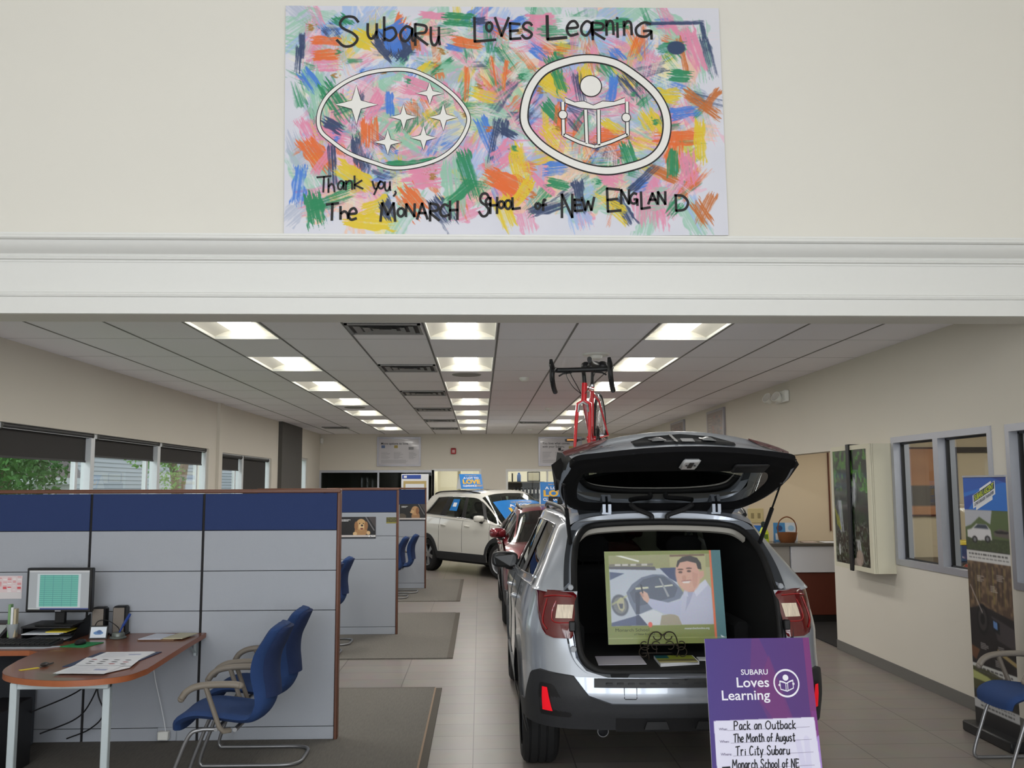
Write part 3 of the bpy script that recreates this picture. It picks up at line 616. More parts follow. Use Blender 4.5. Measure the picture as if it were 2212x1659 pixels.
# desktop speakers
def desk_speaker(x, y, label):
    t = thing('desktop_speaker', label, 'speaker', (x, y, DZ), group='pair of desktop speakers'); b = MB(); b.box(-.045, .045, -.01, .08, .0, .20, bev=.012); b.build('cabinet', M_black, t)
    b = MB(); b.box(-.038, .038, -.0145, -.009, .02, .19, bev=.002); b.build('grille', mat('speaker_cloth', (128, 120, 112), .9, scale=300, bump=.3), t); b = MB(); b.box(-.05, .05, -.03, .09, 0, .012, bev=.004); b.build('foot', M_black, t)
desk_speaker(-2.645, 6.78, 'desktop speaker right beside the letter tray'); desk_speaker(-2.525, 6.84, 'desktop speaker behind the pen stand')
cb = MB(); cb.tube(spline([(-2.66, 6.74, .80), (-2.63, 6.735, .865), (-2.56, 6.735, .87), (-2.5, 6.76, .82), (-2.5, 6.8, .765)], 6), .003, 6); tag(cb.build('speaker_cable', M_black), 'thin black cable looped between the desktop speakers', 'cable')
cf = thing('card_holder', 'small framed picture of a blue car in front of the speakers', 'picture frame', (-2.605, 6.68, DZ), R(4)); b = MB(); b.add([(-.06, 0, .0), (.06, 0, .0), (.06, .025, .085), (-.06, .025, .085), (-.06, .01, 0), (.06, .01, 0), (.06, .035, .085), (-.06, .035, .085)], [(0, 1, 2, 3), (7, 6, 5, 4), (0, 4, 5, 1), (2, 6, 7, 3), (1, 5, 6, 2), (0, 3, 7, 4)]); b.build('frame', M_black, cf, smooth=False)
cv = Canvas(30, 20, (214, 222, 232)); cv.ell(.5, .55, .3, .16, (90, 130, 180)); cv.ell(.55, .45, .16, .14, (70, 100, 150)); cv.build('picture', lambda u, v: (-.052 + .104 * u, .0229 - .0206 * v - .0016, .078 - .07 * v), cf)
# pen stand
pn = thing('pen_stand', 'round grey pen stand with a blue pen leaning up', 'pen stand', (-2.475, 6.70, DZ)); b = MB(); b.lathe([(0, 0), (.052, 0), (.056, .006), (.05, .014), (.042, .016), (.042, .034), (.036, .042), (0, .042)], 24); b.build('base', mat('pewter', (104, 110, 106), .4, metal=.4), pn)
b = MB(); b.cyl((.005, 0, .035), (.03, .0, .085), .006, 10); b.cyl((.03, 0, .085), (.075, 0, .165), .0095, 10); b.tube([(.063, -.010, .125), (.082, -.011, .155)], .003, 6); b.build('pen', mat('blue_pen', (36, 66, 140), .3), pn)
# magazines at the desk end
def leaf(nm, quad, z, th, m_, label, cat, group=None, cols=None):
    b = MB(); q = list(quad)
    b.prism(q, z, z + th); o = b.build(nm, m_, smooth=False); return tag(o, label, cat, group)
def quadT(q, z):
    a, b_, c, d = [np.array(p) for p in q]
    return lambda u, v: tuple(((a * (1 - u) + b_ * u) * (1 - v) + (d * (1 - u) + c * u) * v).tolist()) + (z,)
leaf('magazine', [(-2.31, 6.60), (-2.06, 6.58), (-2.03, 6.82), (-2.27, 6.85)], DZ, .008, mat('magazine_dark', (120, 92, 70), .4), 'brown covered magazine at the bottom of the pile by the partition', 'magazine', 'magazines on the desk end')
leaf('magazine', [(-2.14, 6.60), (-2.01, 6.60), (-1.975, 6.82), (-2.10, 6.84)], DZ + .0085, .006, mat('magazine_yellow', (186, 180, 150), .4), 'cream folded brochure on the right of the magazine pile', 'magazine', 'magazines on the desk end')
leaf('magazine', [(-2.30, 6.585), (-2.15, 6.58), (-2.12, 6.80), (-2.26, 6.83)], DZ + .0085, .004, mat('magazine_white', (206, 210, 224), .35), 'white and lilac leaflet on the left of the magazine pile', 'magazine', 'magazines on the desk end')
# open folder and brochure
leaf('folder', [(-2.40, 5.66), (-2.02, 5.84), (-1.99, 6.13), (-2.37, 6.13)], DZ, .004, mat('navy_folder', (40, 52, 84), .5), 'open navy folder lying under the brochure on the desk', 'folder')
br = thing('brochure', 'open white car brochure fanned out on the navy folder', 'brochure', (0, 0, 0))
def page(q, z, rows, seed, curl=0.0):
    cv = Canvas(56, 40, (224, 226, 232)); r2 = np.random.default_rng(seed)
    if rows == 'cars':
        for i in range(4):
            for j in range(3): cv.ell(.2 + .2 * i, .25 + .25 * j, .055, .05, ((150, 50, 50), (60, 60, 62), (90, 90, 96), (40, 44, 50))[(i + j) % 4])
    else:
        for k in range(9): cv.rect(.1, .1 + k * .09, .1 + r2.uniform(.3, .75), .125 + k * .09, (178, 182, 196))
        cv.rect(.6, .45, .85, .6, (150, 158, 192))
    return cv.build('page', quadT(q, z), br, rough=.45)
b = MB(); b.prism([(-2.34, 5.44), (-2.07, 5.44), (-1.995, 5.60), (-2.03, 5.82), (-2.02, 6.10), (-2.32, 6.10)], DZ + .0045, DZ + .009); b.build('cover', M_paper, br, smooth=False)
page([(-2.32, 6.10), (-2.03, 6.11), (-2.02, 5.86), (-2.33, 5.90)], DZ + .0098, 'text', 1); page([(-2.36, 5.90), (-2.02, 5.85), (-2.02, 5.62), (-2.33, 5.66)], DZ + .012, 'cars', 2); page([(-2.33, 5.67), (-2.04, 5.64), (-2.07, 5.42), (-2.35, 5.42)], DZ + .0105, 'text', 3)
ky = thing('key_tag', 'car key with a yellow tag lying near the rounded desk end', 'key', (-2.56, 5.63, DZ)); b = MB(); b.prism([(-.05, -.05), (-.03, -.065), (.04, .01), (.02, .025)], 0, .002); b.build('tag', M_yellow, ky, smooth=False); b = MB(); b.ell((.045, .06, .012), (.022, .035, .011), 14, 8); b.cyl((.05, .09, .006), (.06, .14, .006), .004, 6); b.build('key', mat('key_black', (44, 40, 40), .4), ky)
# phone, brochure tube
ph = thing('desk_phone', 'dark desk telephone with grey keypad at the left picture edge', 'telephone', (-3.33, 6.72, DZ)); b = MB(); b.prism([(-.11, 0), (.12, 0), (.12, .11), (.05, .10), (-.11, .03)], -.11, .11, 'x'); b.build('base', M_scr, ph, smooth=False)
b = MB(); b.M = Matrix.Translation((.03, -.02, .068)) @ Matrix.Rotation(R(23), 4, 'X'); b.box(-.06, .06, -.07, .05, 0, .004, 0, bev=.001); b.build('keypad', mat('keypad_grey', (176, 182, 180), .5), ph); b = MB(); b.tube(spline([(-.08, -.10, .07), (-.08, -.05, .10), (-.08, .06, .13), (-.08, .11, .125)], 5), .022, 8); b.build('handset', M_black, ph)
bt = thing('brochure_holder', 'clear tapered holder of rolled brochures behind the keyboard', 'brochure holder', (-3.17, 6.66, DZ)); b = MB(); b.lathe([(.018, 0), (.02, .004), (.04, .11), (.038, .11), (.017, .006)], 18); b.build('cup', mat('frosted_plastic', (180, 186, 190), .2, alpha=.7), bt)
for x, m_, h_ in ((-.018, mat('green_brochure', (120, 160, 110), .5), .24), (.0, M_paper, .22), (.02, mat('tan_brochure', (190, 178, 150), .5), .21)):
    b = MB(); b.box(x - .008, x + .008, -.02, .02, .02, h_, bev=.002); b.build('brochure_roll', m_, bt)
# calendar on the partition, computer tower, cables, adaptor
cv = Canvas(60, 42, (226, 206, 208)); r2 = np.random.default_rng(5)
for i in range(9):
    for j in range(12):
        if r2.random() < .55: cv.rect(.04 + i * .105, .04 + j * .055, .12 + i * .105, .075 + j * .055, ((214, 84, 92), (236, 232, 232), (220, 130, 134))[r2.integers(3)])
cv.rect(.0, .72, 1, 1, (214, 214, 214), .7); o = cv.build('calendar', lambda u, v: (-3.56 + .31 * u, 6.937, 1.16 - .16 * v)); tag(o, 'red and white printed calendar pinned to the grey partition', 'calendar')
pcx = thing('computer_tower', 'black computer tower on the carpet under the desk', 'computer', (-3.0, 6.2, .011)); 
b = MB(); b.box(-.1, .1, -.22, .22, 0, .42, bev=.006); b.build('case', M_black, pcx); b = MB(); b.box(-.085, .085, -.226, -.219, .03, .39, bev=.002); b.build('front_panel', M_scr, pcx)
for k, (pts, m_, lb) in enumerate((([(-2.62, 6.86, .72), (-2.63, 6.85, .5), (-2.70, 6.84, .30), (-2.78, 6.8, .20), (-2.88, 6.5, .18)], M_black, 'black power cable hanging under the desk to the tower'),
        ([(-2.60, 6.88, .72), (-2.66, 6.86, .40), (-2.62, 6.88, .22), (-2.70, 6.86, .12), (-2.85, 6.84, .06)], M_black, 'black cable dropping to the carpet behind the computer tower'),
        ([(-2.45, 6.89, .72), (-2.44, 6.89, .5), (-2.48, 6.87, .45), (-2.60, 6.85, .52), (-2.70, 6.6, .42), (-2.90, 6.4, .34)], M_black, 'black cable looping sideways under the desk'),
        ([(-2.30, 6.91, .72), (-2.29, 6.90, .5), (-2.23, 6.90, .25), (-2.20, 6.90, .12), (-2.19, 6.89, .06)], M_paper, 'thin white cord running down to the white adaptor'))):
    b = MB(); b.tube(spline(pts, 8), .005 if m_ is M_black else .003, 6); tag(b.build('cable', m_), lb, 'cable', 'cables under the desk')
ad = thing('power_adaptor', 'white plug adaptor at the foot of the partition under the desk', 'plug adaptor', (-2.20, 6.925, .06)); b = MB(); b.box(-.045, .03, -.05, 0.0, -.03, .03, bev=.006); b.build('body', M_white, ad); b = MB(); b.box(-.06, .07, .002, .012, -.045, .045, bev=.003); b.build('outlet_plate', M_panel, ad)
# posters on the partitions
def dog_poster(label, x0, x1, z0, z1, y, look):
    cv = Canvas(90, 56, (26, 24, 24)); n = cv.noise(14, 9, 3); cv.blend(n * .5, (52, 44, 38), .5)
    cv.line([(.72, .0), (.95, .62)], .03, (120, 116, 118)); cv.poly([(.78, 0), (1, 0), (1, .55)], (70, 62, 62)); cv.poly([(.55, .82), (1, .62), (1, .9), (0, .9), (0, .84)], (20, 18, 20))
    g = (200, 160, 108)
    if look:
        cv.ell(.60, .66, .17, .26, (176, 132, 86)); cv.ell(.60, .36, .135, .26, g); cv.ell(.47, .42, .05, .2, (158, 112, 70)); cv.ell(.735, .42, .05, .2, (158, 112, 70)); cv.ell(.61, .45, .075, .13, (222, 188, 140)); cv.ell(.625, .40, .032, .045, (30, 24, 24)); cv.ell(.56, .31, .016, .025, (30, 20, 16)); cv.ell(.66, .31, .016, .025, (30, 20, 16)); cv.ell(.62, .55, .04, .04, (120, 50, 46)); cv.ell(.44, .78, .055, .09, (222, 186, 136)); cv.ell(.80, .74, .05, .09, (222, 186, 136))
    else:
        cv.ell(.62, .75, .16, .3, (170, 126, 84)); cv.ell(.60, .40, .15, .27, (196, 152, 104)); cv.ell(.48, .46, .08, .1, (210, 172, 124)); cv.ell(.415, .43, .025, .035, (30, 24, 24)); cv.ell(.68, .42, .06, .2, (150, 100, 62)); cv.ell(.52, .34, .015, .022, (30, 20, 16)); cv.ell(.1, .75, .16, .18, (120, 104, 84), .7)
    for k, (a, c_) in enumerate(((.08, .30), (.08, .24))):
        for s in range(8): cv.rect(a + s * .03, .12 + .06 * k, a + s * .03 + .022, .155 + .06 * k, (225, 225, 225)) if a + s * .03 < c_ else None
    cv.rect(0, .84, 1, .93, (206, 198, 194)); cv.rect(.8, .855, .97, .92, (236, 236, 236)); cv.rect(.84, .875, .88, .905, (40, 40, 60)); cv.rect(.9, .88, .95, .9, (60, 60, 60)); cv.rect(0, .93, 1, 1, (34, 36, 42))
    t = thing('poster', label, 'poster', ((x0 + x1) / 2, y, (z0 + z1) / 2), group='dog posters on the partitions'); w2, h2 = (x1 - x0) / 2, (z1 - z0) / 2
    b = MB(); b.box(-w2, w2, 0, .004, -h2, h2); b.build('backing', M_black, t, smooth=False); cv.build('print', lambda u, v: (-w2 + 2 * w2 * u, -.0008, h2 - 2 * h2 * v), t, rough=.35)
dog_poster('poster of a smiling golden retriever leaning out of a car window', -1.72, -1.272, 1.158, 1.418, 11.704, True)
dog_poster('poster of a golden retriever looking aside, on the farthest partition', -1.42, -.962, 1.19, 1.478, 16.894, False)
cv = Canvas(36, 24, (70, 70, 40)); cv.blend(cv.noise(12, 8, 4), (120, 112, 60), .8); cv.rect(0, .8, 1, 1, (150, 140, 60)); o = cv.build('photo_print', lambda u, v: (-1.145 + .13 * u, 11.7085, 1.412 - .075 * v)); tag(o, 'small landscape photo print pinned near the second partition end', 'photo')
# ============================================================ WALL FITTINGS
# roller blinds on the left windows
M_blind = mat('charcoal_blind', (58, 56, 55), .9, var=.05, scale=200); M_roller = mat('blind_roller', (40, 40, 41), .5)
def blind(label, y0, y1, zb, zt=2.345):
    t = thing('roller_blind', label, 'roller blind', (XL((y0 + y1) / 2) - .05, (y0 + y1) / 2, zt), math.atan(-.0149) , group='roller blinds on the left windows'); h = (y1 - y0) / 2
    b = MB(); b.cyl((0, -h, 0), (0, h, 0), .03, 16); b.build('roller', M_roller, t); b = MB(); b.box(-.032, -.029, -h + .02, h - .02, zb - zt, -.01); b.box(-.038, -.022, -h + .02, h - .02, zb - zt - .02, zb - zt, 1); b.build('fabric', [M_blind, M_roller], t, smooth=False)
    for s in (-1, 1): b = MB(); b.cyl((0, s * h, 0), (0, s * (h + .012), 0), .038, 16); b.box(-.05, .0, s * h - .004, s * h + .012, -.03, .05); b.build('bracket', mat('blind_bracket', (88, 86, 80), .5), t)
blind('roller blind over the nearest left window at the picture edge', 6.85, 8.44, 2.06); blind('roller blind over the window with the big green tree', 8.58, 10.5, 2.075); blind('roller blind over the window facing the pale siding', 10.64, 12.55, 2.14)
blind('roller blind over the window with the tree trunk', 12.7, 14.57, 2.135); blind('short roller blind beyond the wall strip', 15.45, 16.65, 2.085, 2.30); blind('long lowered roller blind beside the dark column', 16.8, 18.6, .9, 2.30)
# framed information boards
M_board = mat('board_print', (196, 192, 196), .25, var=.01, coat=.4); M_frame = mat('board_frame', (160, 158, 164), .35, metal=.5); M_ink = mat('ink_black', (36, 36, 40), .6); M_inkg = mat('ink_grey', (150, 148, 152), .6)
def info_board(label, xa, xb, za, zb, title, pics):
    t = thing('information_board', label, 'wall board', ((xa + xb) / 2, YB - .001, (za + zb) / 2), group='framed information boards'); w2, h2 = (xb - xa) / 2, (zb - za) / 2; fw = .045
    b = MB()
    for x0, x1, z0, z1 in ((-w2, w2, h2 - fw, h2), (-w2, w2, -h2, -h2 + fw), (-w2, -w2 + fw, -h2 + fw, h2 - fw), (w2 - fw, w2, -h2 + fw, h2 - fw)): b.box(x0, x1, -.03, 0, z0, z1)
    b.build('frame', M_frame, t, smooth=False); b = MB(); b.box(-w2 + fw, w2 - fw, -.012, -.006, -h2 + fw, h2 - fw); b.build('sheet', M_board, t, smooth=False)
    b = MB(); z_ = .0135; r2 = np.random.default_rng(int(abs(xa) * 100))
    for k, s in enumerate(title): put_text(b, s, -w2 + .10, h2 - .19 - k * .082, .055, z=z_, bold=.012)
    for x, zz, w_, c_ in pics: b.box(x, x + w_, -.0137, -.013, zz, zz + .07, c_)
    for cx in (-w2 + .1, -w2 + .42, w2 - .30):
        for k in range(7): b.box(cx, cx + r2.uniform(.12, .24), -.0135, -.0132, -.02 - k * .026, -.012 - k * .026, 3)
    for k in range(4): b.box(-w2 + .1, -w2 + r2.uniform(.5, .8), -.0135, -.0132, -h2 + .085 + k * .022, -h2 + .093 + k * .022, 3)
    b.build('print', [M_ink, mat('print_blue', (90, 110, 150), .6), mat('print_gold', (178, 160, 90), .6), M_inkg], t, smooth=False)
info_board('framed board headed More options to love on the back wall', -2.587, -1.49, 2.293, 3.03, ['More options to love.'], [(-.44, .09, .09, 1), (-.12, .09, .09, 2), (.24, .05, .13, 3)])
info_board('framed board with a two line heading, half hidden by the raised tailgate', 1.477, 2.58, 2.293, 3.03, ['You love what comes', 'with your Subaru.'], [(-.05, .02, .07, 0), (.03, -.03, .07, 0), (.22, .06, .16, 2)])
def side_board(label, ya, yb, za, zb, seed):
    t = thing('wall_sign', label, 'wall sign', (XR - .001, (ya + yb) / 2, (za + zb) / 2), group='small signs on the right wall'); h, v = (yb - ya) / 2, (zb - za) / 2
    b = MB(); b.box(-.035, 0, -h, h, -v, v, bev=.004); b.build('frame', M_frame, t)
    cv = Canvas(40, 30, (120, 104, 92)); r2 = np.random.default_rng(seed)
    for k in range(30): cv.ell(r2.uniform(.35, .9), r2.uniform(.2, .9), r2.uniform(.02, .1), r2.uniform(.02, .08), ((150, 96, 74), (90, 76, 70), (70, 64, 62))[k % 3], .8)
    for k in range(6): cv.rect(.1, .2 + k * .11, .1 + r2.uniform(.1, .25), .24 + k * .11, (186, 170, 160), .7)
    cv.build('print', lambda u, w_: (-.0358, h - .05 - (2 * h - .1) * u, v - .04 - (2 * v - .08) * w_), t, rough=.3, coat=.3)
side_board('brown framed wall sign right behind the raised tailgate, nearer one', 14.97, 16.1, 2.55, 3.04, 1); side_board('brown framed wall sign farther down the right wall', 17.95, 19.2, 2.60, 3.05, 2)
# fire alarm, corner sensor, emergency light
fa = thing('fire_alarm', 'red fire alarm strobe on the back wall', 'fire alarm', (-.668, YB, 2.675)); b = MB(); b.box(-.065, .065, -.05, 0, -.075, .075, bev=.012); b.build('body', mat('alarm_red', (176, 34, 40), .4), fa); b = MB(); b.box(-.035, .035, -.062, -.048, -.045, .03, bev=.008); b.build('strobe', mat('strobe_lens', (216, 160, 160), .2), fa); b = MB(); b.box(-.05, .05, -.052, -.049, .045, .062); b.build('sounder_slot', mat('alarm_dark', (110, 20, 26), .5), fa, smooth=False)
cs = thing('motion_sensor', 'small white motion sensor high in the far left corner', 'motion sensor', (-3.97, YB, 2.95)); b = MB(); b.box(-.04, .04, -.06, 0, -.09, .06, bev=.014); b.build('body', M_white, cs); b = MB(); b.ell((0, -.05, -.04), (.026, .02, .03), 12, 8); b.build('lens', mat('sensor_lens', (236, 236, 236), .3), cs)
el = thing('emergency_light', 'white emergency light with two lamp heads on the right wall', 'emergency light', (XR, 12.0, 2.92)); b = MB(); b.box(-.06, 0, -.18, .22, -.075, .075, bev=.012); b.build('housing', M_white, el)
for y, z in ((-.02, -.02), (.36, .0)):
    b = MB(); b.M = Matrix.Translation((-.10, y, z)) @ Matrix.Rotation(R(-60), 4, 'Y') @ Matrix.Rotation(R(25), 4, 'X'); b.lathe([(.02, -.07), (.045, -.05), (.068, .02), (.07, .05), (.064, .05)], 20); b.lathe([(.064, .048), (.03, .03), (0, .025)], 20, 1); lh = b.build('lamp_head', [M_white, mat('lamp_glass', (236, 236, 230), .08, metal=.6)], el, angle=50)
# waterfall light box
lbx = thing('light_box', 'beige wall box with a waterfall picture and a black strap across', 'light box', (3.72, 9.41, 1.565)); W2, H2, DX = .49, .615, .21
M_cream = mat('cream_box', (206, 201, 180), .55, var=.01)
b = MB(); fr = .045
b.box(.012, DX - .001, -W2, W2, -H2, H2)
for ya, yb, za, zb in ((-W2, W2, H2 - fr, H2), (-W2, W2, -H2, -H2 + fr), (-W2, -W2 + fr * 1.7, -H2 + fr, H2 - fr), (W2 - fr * .7, W2, -H2 + fr, H2 - fr)): b.box(-.006, .014, ya, yb, za, zb)
b.box(.028, .03, -W2 - .0015, -W2, -H2, H2, 1); b.build('case', [M_cream, mat('cream_seam', (150, 144, 122), .6)], lbx, smooth=False)
cv = Canvas(110, 140, (24, 30, 22)); n1 = cv.noise(22, 26, 1); n2 = cv.noise(50, 60, 2); n3 = cv.noise(9, 12, 3); cv.blend((n1 * n3 - .22) * 3, (52, 78, 40), .8); cv.blend((n2 - .62) * 4, (82, 96, 74), .6); cv.blend((cv.Y < .38) * (n1 - .45) * 4, (70, 126, 40), .9); cv.blend((cv.Y > .62) * (n2 - .5) * 4, (110, 112, 106), .7)
r2 = np.random.default_rng(3)
for k in range(26): x = .62 + r2.normal(0, .03); cv.line([(x, .2 + r2.uniform(0, .1)), (x + r2.normal(-.05, .03), .42 + r2.uniform(0, .1))], .012, (190, 192, 200), .5)
for k in range(20): x = .16 + r2.normal(0, .025); cv.line([(x, .45), (x + r2.normal(.04, .02), .72)], .012, (180, 184, 196), .5)
for k in range(16): x = .68 + r2.normal(0, .03); cv.line([(x, .78), (x + r2.normal(.05, .05), .96)], .014, (196, 196, 200), .5)
cv.poly([(.0, .50), (.14, .60), (.2, .72), (.06, .66)], (150, 150, 50), .8); cv.ell(.7, .93, .1, .07, (170, 150, 136), .8); cv.ell(.62, .98, .12, .05, (176, 160, 150), .8); cv.ell(.12, .88, .03, .05, (200, 200, 204), .8)
cv.build('picture', lambda u, v: (-.0005, W2 - fr * .7 - (2 * W2 - fr * 2.4) * u, H2 - fr - (2 * H2 - 2 * fr) * v), lbx, rough=.25, coat=.5)
b = MB(); b.box(-.022, -.007, -.02, .06, -H2 - .012, H2 + .012, bev=.004); b.box(-.02, DX - .05, -.02, .06, H2, H2 + .012); b.build('strap', M_black, lbx)
# ------------------------------------------------------------ service counter in the recess
M_lam = mat('white_laminate', (214, 216, 222), .35, var=.01); M_brown = mat('mahogany_laminate', (96, 44, 32), .4, var=.12, scale=8, stretch=(8, 8, 1)); M_gran = mat('dark_granite', (86, 82, 76), .25, var=.45, scale=150)
ct = thing('service_counter', 'reception counter with white upper panel and mahogany base in the recess', 'counter', (4.4, 12.45, 0))
b = MB(); b.box(-1.2, 1.5, .02, .5, .0, .1); b.build('plinth', M_black, ct, smooth=False)
b = MB(); b.box(-1.2, 1.5, 0, .5, .1, .645, bev=.004); b.build('base_cabinet', M_brown, ct); b = MB(); b.box(-.32, 1.5, -.03, .4, .65, .99, bev=.004); b.build('white_panel', M_lam, ct); b = MB(); b.box(-1.2, -.33, .0, .4, .65, .99, bev=.004); b.build('grey_panel', mat('warm_grey_laminate', (160, 156, 150), .4), ct)
b = MB(); b.box(-1.2, 1.5, -.06, .5, .99, 1.03, bev=.006); b.build('worktop', M_gran, ct); b = MB(); b.box(.35, .355, -.003, 0, .1, .645); b.build('door_gap', M_black, ct, smooth=False)
CZ_ = 1.031
bk = thing('wicker_basket', 'small brown wicker basket with a tall handle on the counter', 'basket', (4.10, 12.62, CZ_)); b = MB(); M_wick = mat('wicker', (128, 76, 36), .7, var=.35, scale=90, bump=.8, stretch=(1, 1, 3))
b.lathe([(0, 0), (.09, 0), (.11, .03), (.125, .10), (.13, .13), (.12, .13), (.11, .10), (.09, .02), (0, .015)], 24); b.build('body', M_wick, bk); b = MB(); b.tube(spline([(-.12, 0, .11), (-.125, 0, .2), (-.09, 0, .29), (0, 0, .335), (.09, 0, .29), (.125, 0, .2), (.12, 0, .11)], 6), .008, 8); b.build('handle', M_wick, bk)
for x, lb, c1 in ((4.06, 'blue printed leaflet standing behind the basket', (70, 140, 196)), (4.22, 'pale leaflet standing right of the basket', (206, 216, 226))):
    cv = Canvas(20, 30, c1); cv.rect(.15, .55, .85, .9, (225, 228, 232)); cv.ell(.5, .3, .25, .15, (40, 70, 120) if c1[0] < 100 else (150, 190, 220)); o = thing('leaflet', lb, 'leaflet', (x, 12.80, CZ_), group='leaflets on the counter'); cv.build('print', lambda u, v: (-.08 + .16 * u, .03 * (1 - v), .25 - .25 * v), o); b = MB(); b.prism([(.031, .25), (.034, .25), (.07, 0), (.066, 0)], -.08, .08, 'x'); b.build('easel_back', M_paper, o, smooth=False)
op = thing('outlet_plate', 'beige double outlet plate on the wall above the counter', 'outlet', (4.17, 14.298, 1.33)); b = MB(); b.box(-.12, .12, -.012, 0, -.11, .11, bev=.006); b.build('plate', mat('ivory_plate', (206, 190, 140), .5), op)
for x in (-.05, .05): b = MB(); b.box(x - .022, x + .022, -.016, -.010, -.04, .04, bev=.004); b.build('socket', mat('ivory_dark', (150, 136, 96), .5), op)
# yellow-green wrapped plant and bag by the counter end
bt = thing('gift_bottle', 'yellow green cartoonless bottle shape', 'bottle', (0, 0, 0)); bpy.data.objects.remove(bt)
gb = thing('plastic_bottle', 'bright yellow bottle with a dark cap on the counter behind the gas strut', 'bottle', (3.78, 12.60, CZ_)); b = MB(); b.lathe([(0, 0), (.06, 0), (.065, .02), (.062, .13), (.04, .18), (.028, .2), (0, .2)], 20); b.build('body', mat('lime_plastic', (206, 222, 60), .35), gb); b = MB(); b.lathe([(.03, .2), (.034, .21), (.034, .26), (.02, .275), (0, .275)], 16); b.build('cap', mat('dark_green_cap', (30, 44, 34), .5), gb); b = MB(); b.box(-.035, .035, -.0665, -.06, .05, .11, bev=.002); b.build('badge', mat('lime_dark', (90, 120, 30), .5), gb)
bb = thing('blue_carton', 'blue carton standing behind the yellow bottle', 'carton', (3.70, 12.72, CZ_)); b = MB(); b.box(-.07, .07, -.04, .04, 0, .22, bev=.003); b.build('body', mat('carton_blue', (48, 110, 196), .4), bb); b = MB(); b.box(-.05, .05, -.0415, -.04, .05, .12); b.build('print', M_paper, bb, smooth=False)
pp = MB(); pp.box(4.28, 4.46, 12.50, 12.66, CZ_, CZ_ + .006); tag(pp.build('paper_sheet', mat('pink_paper', (206, 186, 176), .7), smooth=False), 'pale pink papers lying on the counter right of the basket', 'paper')
pp = MB(); pp.box(4.55, 4.85, 12.48, 12.68, CZ_, CZ_ + .004); tag(pp.build('paper_sheet', M_paper, smooth=False), 'white papers at the right end of the counter', 'paper')
M_rail = mat('recess_edge_trim', (104, 60, 44), .5); b = MB(); b.box(5.30, 5.318, 14.27, 14.299, 1.1, 2.6); struct(b.build('trim_3', M_rail, smooth=False))
# ------------------------------------------------------------ display banner by the right wall
dbn = thing('banner_stand', 'tall roll-up display banner with a blue header by the right wall', 'banner stand', (3.62, 6.71, 0), math.atan2(-.05, .58) * 0 ); BW = .29
b = MB(); b.box(-.09, .09, -BW - .03, BW + .03, 0, .075, bev=.01); b.build('base', M_black, dbn); b = MB(); b.box(.03, .045, BW * -.06, BW * .06, .075, 1.84); b.build('support_pole', M_alu, dbn, smooth=False); b = MB(); b.box(-.008, .008, -BW, BW, 1.835, 1.85, bev=.002); b.build('top_rail', M_alu, dbn)
cv = Canvas(100, 300, (40, 38, 36)); Z = lambda z: (1.84 - z) / 1.765
n1 = cv.noise(20, 60, 5); n2 = cv.noise(60, 180, 6)
cv.rect(0, Z(1.60), 1, Z(1.40), (176, 178, 186)); cv.poly([(.35, Z(1.55)), (.6, Z(1.5)), (.65, Z(1.6)), (1, Z(1.6)), (1, Z(1.38)), (.0, Z(1.40)), (0, Z(1.47)), (.15, Z(1.49))], (84, 100, 60)); cv.blend((cv.Y < Z(1.33)) * (cv.Y > Z(1.47)) * (n2 - .6) * 3, (70, 84, 50), .5); cv.rect(0, Z(1.40), 1, Z(1.31), (60, 70, 44)); cv.blend((cv.Y < Z(1.31)) * (cv.Y > Z(1.38)) * (n2 - .5) * 3, (90, 100, 64), .6)
cv.poly([(.05, Z(1.40)), (.05, Z(1.45)), (.15, Z(1.46)), (.28, Z(1.50)), (.5, Z(1.50)), (.6, Z(1.46)), (.62, Z(1.39)), (.3, Z(1.38))], (206, 204, 206)); cv.poly([(.2, Z(1.465)), (.3, Z(1.495)), (.5, Z(1.495)), (.56, Z(1.465))], (50, 60, 76))
for x, z in ((.22, 1.385), (.52, 1.395)): cv.ell(x, Z(z), .065, .014, (30, 30, 32)); cv.ell(x, Z(z), .035, .008, (120, 120, 124))
cv.poly([(.66, Z(1.45)), (.8, Z(1.475)), (1, Z(1.46)), (1, Z(1.41)), (.68, Z(1.42))], (96, 88, 84)); cv.ell(.84, Z(1.45), .16, .006, (30, 28, 30))
cv.rect(0, Z(1.305), 1, Z(1.23), (206, 204, 202))
r2 = np.random.default_rng(11)
for k in range(2):
    x = .06
    while x < .92: w_ = r2.uniform(.03, .09); cv.rect(x, Z(1.285 - k * .025), x + w_, Z(1.275 - k * .025), (84, 82, 82)); x += w_ + .02
cv.rect(0, Z(1.23), 1, Z(.62), (84, 66, 54)); cv.blend((cv.Y > Z(1.23)) * (cv.Y < Z(.88)) * (n1 - .35) * 2.4, (136, 112, 84), .8)
for k in range(22): x = r2.uniform(0, 1); cv.line([(x, Z(1.2)), (x + r2.normal(0, .02), Z(.95))], .02, ((70, 56, 40), (128, 118, 66), (52, 42, 36))[k % 3], .6)
cv.poly([(0, Z(.88)), (.3, Z(.92)), (1, Z(.86)), (1, Z(.5)), (0, Z(.5))], (36, 32, 34)); cv.poly([(.5, Z(.86)), (1, Z(.80)), (1, Z(.66)), (.62, Z(.70))], (66, 60, 62)); cv.poly([(.52, Z(.84)), (.68, Z(.82)), (.68, Z(.74)), (.52, Z(.76))], (24, 26, 30)); cv.poly([(.54, Z(.83)), (.63, Z(.82)), (.63, Z(.77)), (.54, Z(.78))], (96, 130, 180)); cv.ell(.3, Z(.82), .14, .062, (20, 20, 22)); cv.ell(.3, Z(.82), .10, .046, (58, 54, 54)); cv.ell(.3, Z(.82), .05, .022, (16, 16, 18)); cv.line([(.05, Z(1.05)), (.3, Z(.87))], .02, (180, 170, 166), .8)
